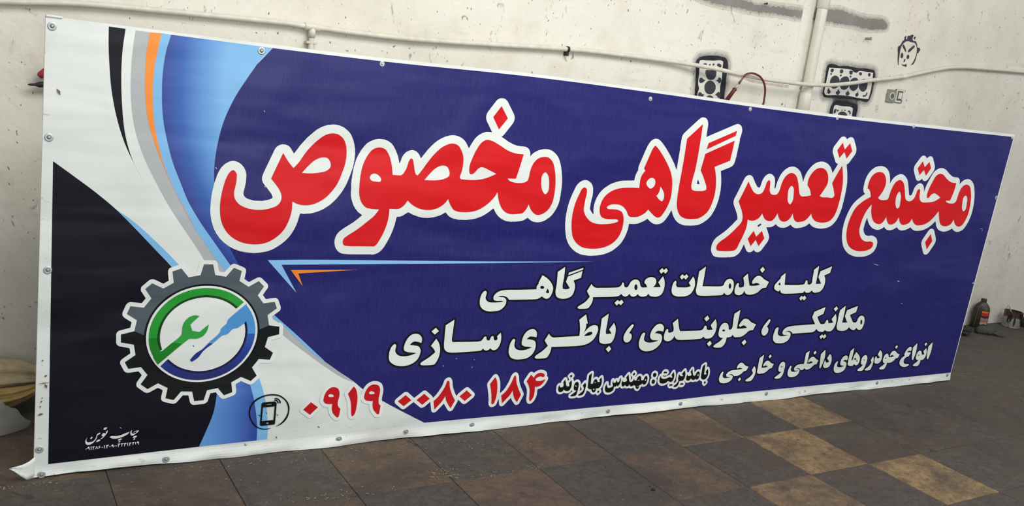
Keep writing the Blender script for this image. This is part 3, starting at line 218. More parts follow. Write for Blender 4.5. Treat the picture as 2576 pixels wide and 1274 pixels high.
W_gasketB_holes=9806,3608~ 9882,3599~ 9928,3555~ 9928,3486~ 9866,3444~ 9803,3446~ 9751,3497~ 9748,3558~|10014,3618~ 10081,3612~ 10121,3568~ 10127,3498~ 10067,3449~ 9991,3454~ 9946,3495~ 9939,3570~|10207,3621~ 10263,3617~ 10305,3572~ 10311,3502~ 10251,3449~ 10183,3458~ 10137,3499~ 10135,3576~|10404,3624~ 10464,3608~ 10496,3562~ 10494,3498~ 10446,3457~ 10376,3469~ 10330,3511~ 10329,3581~|9716,3681~ 9773,3684~ 9770,3656~ 9738,3642~ 9716,3657~|9733,3635~ 9754,3624~ 9742,3605~ 9721,3620~|9897,3690~ 9957,3693~ 9958,3662~ 9931,3647~ 9898,3659~|9924,3634~ 9948,3626~ 9933,3607~ 9911,3619~|10081,3695~ 10151,3696~ 10150,3664~ 10117,3651~ 10084,3668~|10119,3642~ 10142,3629~ 10126,3610~ 10103,3625~|10277,3693~ 10336,3697~ 10339,3670~ 10309,3660~ 10283,3675~|10466,3704~ 10517,3702~ 10515,3674~ 10490,3664~ 10464,3683~|9741,3444~ 9763,3422~ 9797,3398~ 9783,3372~ 9742,3372~ 9730,3419~|9935,3445~ 9957,3426~ 9981,3408~ 9962,3375~ 9921,3371~ 9896,3400~ 9922,3420~|10132,3446~ 10153,3424~ 10175,3405~ 10153,3380~ 10110,3381~ 10092,3411~ 10117,3427~|10327,3451~ 10345,3427~ 10357,3407~ 10338,3383~ 10302,3385~ 10289,3415~ 10318,3428~|10513,3457~ 10531,3445~ 10518,3408~ 10479,3391~ 10441,3397~ 10461,3413~ 10498,3417~
W_gasketC_halo=9895,3247~ 10055,3282~ 10274,3272~ 10379,3253~ 10388,3190~ 10385,3096 9889,3058 9866,3168~
W_gasketC_plate=9923,3223~ 10091,3232~ 10253,3235~ 10300,3218~ 10305,3176~ 10315,3091 9930,3061 9920,3158~
W_gasketC_holes=9941,3181~ 9978,3184~ 9981,3156~ 9963,3127~ 9935,3131~|10005,3183~ 10027,3170~ 10013,3155~ 9989,3164~|10089,3188~ 10107,3182~ 10089,3172~ 10074,3178~|10142,3192~ 10163,3182~ 10147,3173~ 10131,3183~|10219,3186~ 10267,3173~ 10279,3145~ 10256,3140~ 10241,3163~ 10211,3168~|10107,3163~ 10170,3154~ 10211,3125~ 10188,3095~ 10062,3085~ 10028,3125~ 10057,3152~
W_stripe=7094,4267 7695,4356 8172,4285~ 8509,4303~ 8856,4322~ 9215,4343~ 9461,4396~ 9645,4422~ 9884,4405~ 10169,4387~ 10368,4404~ 10602,4399~ 10656,4338~ 10486,4295~ 10248,4270~ 10004,4274~ 9693,4264~ 9465,4259~ 9242,4249~ 8880,4235~ 8528,4230~ 8192,4207~ 7860,4212~ 7476,4212~
badge_black=1501,1011 1500,1044 1495,1078 1487,1111 1477,1143 1463,1174 1446,1204 1427,1232 1405,1259 1381,1284 1355,1307 1326,1327 1296,1345 1264,1361 1231,1374 1197,1384 1162,1391 1127,1396 1091,1397 1055,1396 1020,1391 985,1384 951,1374 917,1361 886,1345 856,1327 827,1307 801,1284 777,1259 755,1233 736,1204 719,1174 705,1143 695,1111 687,1078 682,1045 681,1011 682,977 687,944 695,911 706,879 719,848 736,818 755,789 777,763 801,738 827,715 856,695 886,676 918,661 951,648 985,638 1020,630 1056,626 1091,625 1127,626 1163,630 1197,638 1232,648 1265,661 1296,676 1327,694 1355,715 1381,738 1406,762 1427,789 1446,818 1463,847 1477,879 1487,911 1495,944 1500,977
badge_white=1487,1011 1485,1043 1481,1075 1473,1107 1463,1138 1450,1168 1434,1197 1415,1224 1394,1250 1371,1274 1345,1296 1318,1316 1289,1333 1258,1348 1226,1361 1193,1371 1160,1378 1125,1382 1091,1383 1056,1382 1022,1378 988,1371 956,1361 924,1349 893,1334 864,1316 837,1296 811,1274 788,1250 767,1225 748,1197 732,1168 719,1138 709,1107 701,1076 697,1044 695,1011 697,979 701,946 709,915 719,884 733,854 749,825 767,797 788,772 811,748 837,726 864,706 893,688 924,673 956,661 989,651 1023,644 1057,640 1091,638 1126,640 1160,644 1194,651 1227,661 1258,673 1289,688 1318,706 1346,725 1371,747 1394,771 1415,797 1434,824 1450,853 1463,883 1473,914 1481,946 1485,978
green_shade=1337,1222 1312,1244 1285,1265 1256,1282 1225,1297 1193,1308 1160,1317 1126,1322 1092,1324 1057,1322 1023,1317 990,1309 958,1298 927,1283 898,1266 871,1246 846,1223 825,1198 805,1171 789,1142 777,1112 767,1081 761,1049 759,1017 760,985 765,952 773,921 784,890 808,909 799,937 792,965 789,995 789,1024 792,1053 798,1081 807,1109 819,1136 834,1162 852,1186 872,1208 895,1228 919,1246 945,1261 973,1274 1003,1283 1033,1291 1063,1295 1094,1296 1125,1294 1156,1289 1186,1281 1215,1271 1242,1258 1268,1242 1293,1223 1315,1203
green_arc=1369,1253 1338,1281 1305,1305 1268,1326 1230,1343 1189,1355 1147,1363 1105,1367 1063,1366 1020,1361 979,1352 939,1338 901,1320 866,1298 833,1272 804,1243 778,1211 756,1177 738,1141 725,1103 716,1063 713,1023 714,983 719,944 730,905 745,867 764,832 787,798 795,895 784,924 776,955 772,986 771,1017 773,1048 779,1079 788,1109 800,1138 816,1165 834,1191 855,1215 879,1237 905,1257 933,1273 963,1287 994,1298 1026,1306 1059,1311 1092,1313 1125,1311 1158,1306 1190,1298 1221,1287 1250,1273 1278,1256 1304,1236 1328,1214
green_low=713,996 715,973 718,949 723,926 730,903 739,881 749,859 760,838 773,818 787,798 795,895 791,906 787,917 783,928 780,940 777,951 775,963 773,975 772,987 771,999
blue_shade=832,815 855,791 880,769 908,750 937,734 968,720 1001,710 1035,703 1069,699 1103,698 1137,701 1171,707 1204,716 1235,729 1266,744 1294,763 1320,784 1344,807 1364,833 1383,860 1397,889 1409,920 1417,951 1422,983 1423,1015 1421,1048 1415,1079 1406,1111 1379,1102 1387,1074 1393,1044 1395,1015 1394,985 1389,956 1382,927 1371,900 1358,873 1341,848 1322,825 1300,803 1276,784 1251,767 1223,753 1194,742 1164,733 1133,727 1102,725 1071,725 1039,729 1009,736 979,745 950,757 923,772 898,790 875,810 854,832
blue_arc=802,781 832,751 865,725 902,702 941,684 982,669 1025,660 1069,655 1113,655 1156,660 1199,669 1240,683 1279,701 1316,724 1350,750 1380,780 1406,813 1428,849 1446,887 1459,926 1467,967 1470,1008 1467,1049 1460,1090 1448,1129 1431,1168 1409,1204 1384,1237 1395,1107 1404,1077 1409,1046 1412,1015 1410,984 1406,953 1398,923 1387,894 1372,866 1355,839 1335,814 1312,792 1287,772 1259,754 1230,739 1200,727 1168,718 1136,712 1103,709 1069,710 1037,714 1004,720 973,731 943,744 914,759 888,778 863,799 841,822
blue_high=1470,1002 1469,1025 1468,1048 1464,1071 1459,1094 1453,1116 1445,1138 1435,1159 1424,1180 1412,1199 1398,1219 1384,1237 1395,1107 1399,1093 1403,1078 1407,1063 1409,1049 1411,1034 1411,1019 1411,1004
title_outline=6044,1613 6000,1617 5982,1621 5962,1629 5947,1640 5927,1664 5917,1684 5913,1700 5913,1740 5919,1762 5931,1786 5943,1802 5959,1818 6048,1875 6086,1905 6143,1956 6159,1974 6192,2006 6192,2022 6176,2056 6150,2096 6109,2152 6105,2160 6099,2180 6099,2196 6103,2214 6140,2300 6185,2414 6191,2426 6204,2441 6220,2451 6236,2457 6264,2457 6280,2451 6294,2442 6302,2435 6337,2392 6378,2349 6396,2339 6412,2337 6419,2342 6426,2360 6431,2392 6437,2416 6447,2436 6459,2452 6474,2467 6492,2478 6506,2483 6522,2485 6546,2482 6566,2474 6582,2464 6595,2452 6602,2442 6608,2430 6615,2408 6623,2344 6626,2339 6632,2339 6636,2340 6639,2350 6641,2380 6649,2416 6665,2462 6679,2488 6697,2512 6719,2534 6746,2552 6766,2562 6784,2568 6824,2575 6852,2573 6886,2564 6920,2548 6950,2527 6965,2510 6978,2492 6998,2458 7014,2427 7018,2423 7021,2462 7031,2498 7051,2538 7074,2568 7108,2603 7136,2622 7156,2632 7186,2642 7222,2649 7262,2649 7298,2642 7332,2630 7358,2616 7382,2599 7399,2582 7414,2562 7428,2540 7430,2539 7485,2638 7482,2641 7472,2641 7458,2645 7439,2658 7373,2748 7367,2760 7363,2778 7363,2792 7365,2802 7373,2820 7441,2910 7458,2922 7474,2928 7490,2930 7508,2928 7524,2922 7548,2904 7560,2915 7574,2924 7592,2931 7622,2930 7638,2924 7655,2912 7714,2830 7722,2814 7726,2800 7727,2778 7722,2762 7716,2750 7654,2663 7646,2655 7634,2647 7622,2643 7620,2640 7656,2552 7674,2496 7685,2452 7691,2406 7691,2378 7693,2370 7693,2270 7691,2262 7691,2234 7689,2228 7687,2186 7683,2154 7674,2118 7662,2080 7640,2035 7617,2006 7594,1985 7564,1965 7548,1957 7524,1949 7486,1941 7430,1935 7382,1937 7336,1943 7308,1949 7268,1965 7230,1989 7196,1965 7176,1955 7134,1943 7064,1933 7042,1933 7026,1935 6998,1943 6986,1949 6956,1969 6918,1947 6890,1937 6862,1933 6832,1933 6804,1937 6780,1945 6760,1955 6742,1968 6738,1968 6712,1949 6686,1939 6660,1935 6616,1934 6617,1930 6670,1854 6676,1842 6681,1826 6681,1810 6676,1794 6668,1777 6605,1692 6584,1676 6568,1671 6554,1669 6538,1671 6520,1677 6506,1687 6498,1695 6486,1684 6470,1673 6456,1669 6426,1669 6410,1675 6394,1687 6346,1749 6344,1748 6339,1738 6324,1697 6308,1667 6290,1648 6256,1627 6236,1621 6186,1615 6152,1615 6142,1613|2348,1623 2342,1625 2148,1625 2108,1629 2098,1631 2082,1637 2068,1647 2055,1660 2047,1670 2039,1686 2031,1716 2031,1742 2035,1760 2045,1784 2055,1798 2068,1811 2095,1832 2164,1878 2198,1905 2234,1938 2233,1942 2200,1963 2175,1990 2157,2016 2139,2056 2129,2092 2127,2108 2125,2168 2123,2176 2123,2222 2125,2230 2125,2260 2127,2266 2127,2282 2131,2314 2145,2374 2157,2406 2177,2446 2202,2482 2218,2501 2242,2518 2270,2532 2288,2538 2312,2543 2326,2543 2362,2541 2384,2534 2402,2526 2422,2513 2438,2497 2460,2466 2484,2420 2501,2370 2504,2364 2506,2363 2519,2410 2531,2434 2550,2455 2564,2464 2584,2472 2602,2475 2618,2473 2632,2468 2648,2458 2661,2446 2672,2430 2680,2414 2682,2414 2735,2488 2765,2522 2788,2545 2811,2564 2842,2584 2874,2600 2904,2610 2924,2615 2954,2617 2984,2613 3016,2602 3028,2596 3049,2582 3065,2566 3080,2546 3094,2524 3098,2522 3121,2568 3139,2598 3153,2616 3173,2634 3202,2652 3234,2664 3254,2667 3291,2666 3291,2670 3233,2750 3225,2766 3221,2780 3221,2800 3225,2816 3233,2832 3301,2930 3322,2944 3336,2949 3352,2950 3366,2949 3380,2944 3396,2934 3403,2928 3476,2832 3484,2816 3489,2800 3488,2780 3484,2766 3476,2750 3408,2655 3400,2647 3387,2638 3388,2635 3460,2599 3514,2579 3552,2571 3570,2571 3578,2569 3618,2569 3634,2567 3650,2561 3666,2551 3676,2538 3682,2526 3686,2512 3688,2491 3690,2492 3709,2514 3719,2522 3738,2534 3762,2546 3780,2552 3810,2559 3828,2561 3854,2561 3872,2559 3890,2554 3902,2550 3922,2540 3953,2518 3967,2504 3986,2478 4004,2442 4014,2416 4028,2372 4039,2326 4045,2290 4047,2256 4049,2248 4049,2156 4047,2148 4047,2124 4043,2100 4034,2070 4022,2042 4010,2020 3989,1990 3971,1972 3934,1945 3910,1933 3884,1925 3854,1921 3836,1921 3810,1925 3790,1931 3770,1941 3744,1959 3710,1937 3692,1931 3670,1927 3624,1921 3598,1921 3590,1919 3544,1923 3530,1925 3506,1933 3480,1945 3457,1960 3448,1967 3425,1990 3396,2031 3354,1997 3318,1973 3288,1957 3244,1941 3222,1935 3200,1931 3152,1925 3078,1925 3030,1933 2998,1945 2978,1959 2954,1983 2952,1984 2926,1967 2902,1955 2848,1939 2804,1933 2760,1933 2720,1939 2660,1957 2622,1975 2576,1945 2554,1937 2544,1935 2534,1935 2526,1931 2517,1872 2502,1816 2488,1776 2476,1748 2446,1688 2430,1665 2412,1647 2398,1637 2374,1627|4446,1623 4378,1631 4344,1639 4300,1657 4258,1683 4236,1701 4213,1724 4198,1743 4177,1778 4163,1814 4149,1868 4139,1928 4139,1950 4137,1958 4137,2006 4139,2014 4141,2056 4149,2104 4157,2138 4175,2192 4197,2248 4205,2264 4213,2274 4232,2293 4250,2304 4270,2312 4290,2315 4312,2313 4330,2306 4354,2292 4372,2272 4382,2252 4386,2240 4391,2208 4391,2172 4385,2138 4385,2120 4383,2114 4383,2062 4387,2052 4399,2036 4416,2019 4428,2009 4432,2009 4423,2054 4423,2096 4431,2136 4441,2164 4459,2198 4477,2222 4500,2245 4520,2260 4568,2290 4602,2304 4634,2314 4668,2323 4708,2329 4830,2336 4833,2372 4837,2390 4841,2402 4857,2434 4855,2444 4855,2466 4857,2478 4909,2632 4919,2658 4935,2688 4953,2710 4970,2722 4992,2731 5010,2733 5030,2731 5052,2722 5088,2698 5140,2653 5203,2590 5263,2520 5282,2494 5302,2462 5304,2461 5307,2486 5307,2662 5305,2672 5305,2766 5309,2784 5316,2796 5335,2818 5466,2939 5484,2955 5498,2964 5516,2971 5546,2970 5560,2965 5574,2956 5586,2942 5592,2930 5599,2908 5601,2808 5604,2792 5606,2791 5618,2798 5938,2934 5960,2942 5976,2943 5992,2942 6008,2936 6025,2924 6032,2914 6040,2896 6043,2886 6043,2862 6037,2824 6031,2804 6035,2786 6035,2768 6033,2760 6033,2720 6031,2712 6031,2684 6029,2676 6027,2630 6020,2576 6016,2562 6010,2549 6000,2537 5986,2527 5964,2517 5866,2480 5861,2476 5882,2406 5895,2348 5901,2292 5901,2242 5899,2234 5899,2214 5895,2186 5884,2140 5872,2104 5862,2080 5840,2039 5833,2030 5802,1999 5784,1985 5746,1961 5710,1945 5684,1937 5640,1931 5614,1931 5606,1929 5534,1929 5516,1931 5492,1935 5450,1947 5424,1959 5397,1978 5371,2004 5352,2029 5328,2073 5324,2069 5300,2022 5271,1978 5252,1959 5238,1949 5210,1937 5182,1933 5162,1933 5144,1935 5116,1945 5096,1955 5054,1983 5028,1967 5001,1954 4952,1935 4906,1929 4848,1930 4845,1878 4834,1834 4822,1800 4808,1772 4790,1745 4775,1728 4746,1702 4708,1675 4684,1663 4666,1655 4618,1639 4576,1631 4524,1625 4502,1625 4494,1623|8088,1627 8044,1633 8014,1639 7954,1657 7918,1675 7872,1707 7841,1738 7828,1755 7819,1768 7798,1811 7785,1844 7775,1882 7769,1928 7769,1998 7777,2048 7797,2118 7809,2148 7827,2184 7855,2224 7896,2263 7968,2312 8011,2336 8010,2338 8002,2341 7984,2355 7977,2364 7969,2380 7965,2396 7963,2414 7963,2468 7971,2506 7977,2524 7995,2560 8019,2590 8048,2614 8066,2626 8086,2636 8126,2649 8184,2655 8234,2649 8268,2638 8280,2632 8302,2618 8316,2607 8327,2596 8348,2568 8370,2524 8379,2494 8381,2476 8384,2472 8404,2506 8417,2524 8433,2540 8456,2556 8484,2570 8520,2581 8552,2583 8572,2580 8608,2568 8652,2541 8673,2520 8686,2502 8724,2428 8755,2358 8762,2351 8770,2349 8788,2349 8796,2354 8802,2360 8812,2392 8815,2414 8819,2430 8829,2450 8837,2460 8850,2473 8870,2486 8894,2495 8912,2497 8930,2494 8950,2486 8970,2473 8988,2452 9000,2424 9003,2406 9006,2401 9008,2402 9021,2460 9031,2490 9071,2576 9092,2614 9105,2632 9120,2647 9146,2664 9170,2676 9194,2684 9222,2689 9246,2689 9274,2685 9320,2672 9406,2625 9460,2603 9488,2597 9504,2597 9512,2595 9560,2595 9576,2593 9590,2588 9608,2577 9618,2564 9624,2552 9629,2536 9630,2515 9634,2517 9640,2525 9666,2550 9696,2568 9722,2578 9756,2585 9784,2585 9812,2581 9838,2572 9862,2560 9886,2544 9907,2524 9924,2500 9932,2486 9962,2426 9978,2380 9986,2348 9999,2276 10001,2256 10001,2178 9997,2150 9984,2102 9976,2080 9948,2026 9927,1996 9914,1983 9892,1967 9868,1955 9834,1945 9816,1943 9788,1943 9770,1945 9758,1947 9720,1961 9682,1983 9666,1973 9636,1959 9584,1945 9552,1941 9526,1941 9482,1947 9434,1961 9418,1969 9398,1983 9377,2004 9370,2013 9340,2063 9326,2053 9312,2039 9282,2015 9248,1993 9212,1975 9160,1957 9136,1951 9082,1943 9062,1941 9016,1941 8988,1945 8950,1957 8906,1981 8878,1965 8844,1953 8820,1947 8782,1941 8752,1941 8732,1943 8708,1951 8696,1957 8666,1977 8646,1965 8616,1951 8596,1945 8558,1939 8538,1939 8508,1943 8484,1951 8472,1957 8446,1976 8416,1957 8386,1945 8360,1941 8322,1941 8294,1945 8258,1955 8228,1969 8198,1989 8186,1999 8167,2018 8151,2038 8130,2073 8128,2072 8125,2066 8115,2030 8109,1994 8109,1978 8107,1970 8107,1944 8109,1936 8117,1920 8129,1904 8152,1883 8168,1875 8176,1873 8202,1869 8222,1869 8248,1873 8270,1873 8286,1871 8322,1860 8344,1850 8358,1841 8369,1830 8376,1820 8384,1805 8389,1788 8389,1754 8378,1720 8370,1704 8364,1695 8346,1678 8316,1659 8260,1639 8230,1633 8170,1627|1408,1631 1352,1637 1320,1643 1274,1659 1236,1679 1200,1705 1169,1734 1139,1774 1117,1816 1101,1862 1091,1910 1087,1948 1087,2020 1089,2026 1089,2046 1093,2080 1103,2138 1121,2204 1129,2224 1145,2256 1168,2283 1198,2302 1212,2307 1230,2309 1248,2306 1268,2298 1283,2288 1301,2270 1308,2260 1316,2244 1323,2222 1325,2208 1325,2160 1319,2116 1313,2088 1313,2074 1315,2064 1323,2052 1334,2043 1352,2035 1394,2025 1452,2025 1502,2037 1520,2045 1525,2050 1527,2054 1524,2064 1516,2080 1475,2130 1463,2142 1449,2160 1443,2172 1439,2188 1439,2204 1447,2232 1513,2402 1523,2422 1531,2432 1548,2444 1564,2450 1580,2451 1596,2450 1612,2444 1626,2435 1638,2420 1658,2391 1662,2390 1702,2452 1749,2512 1806,2567 1819,2578 1850,2598 1876,2610 1900,2618 1938,2625 1964,2625 1990,2621 2018,2612 2030,2606 2064,2583 2079,2568 2094,2546 2108,2518 2118,2490 2127,2456 2131,2422 2131,2366 2129,2358 2129,2344 2123,2308 2112,2266 2098,2218 2082,2172 2058,2124 2048,2108 2022,2071 2001,2046 1966,2011 1920,1979 1884,1961 1836,1945 1816,1941 1784,1939 1778,1937 1766,1937 1758,1939 1742,1938 1728,1874 1718,1844 1710,1823 1690,1784 1672,1757 1649,1730 1622,1705 1602,1690 1564,1665 1544,1655 1510,1643 1456,1633 1442,1633 1434,1631|9280,1659 9264,1665 9247,1678 9193,1754 9175,1784 9171,1800 9171,1818 9175,1834 9181,1846 9254,1951 9272,1964 9288,1970 9304,1972 9320,1971 9338,1964 9357,1950 9414,1868 9426,1844 9429,1834 9429,1812 9424,1796 9418,1784 9348,1681 9328,1665 9312,1659 9296,1658|!6499,1934 6504,1933 6515,1944 6528,1952 6540,1957 6540,1960 6520,1972 6504,1961 6485,1952 6484,1950 6485,1948 6493,1942|!5586,2338 5616,2337 5619,2340 5594,2376 5590,2380 5587,2378 5585,2360|!7423,2344 7430,2343 7430,2348 7426,2349|8846,2523 8830,2529 8813,2542 8747,2628 8741,2640 8737,2658 8737,2672 8739,2682 8747,2700 8817,2792 8838,2806 8852,2811 8882,2810 8898,2804 8912,2795 8926,2782 8940,2795 8954,2804 8970,2810 9000,2811 9018,2804 9035,2792 9094,2712 9100,2700 9105,2684 9105,2668 9100,2652 9094,2640 9031,2550 9020,2540 9005,2530 8990,2525 8962,2525 8944,2531 8920,2549 8906,2538 8890,2527 8876,2523
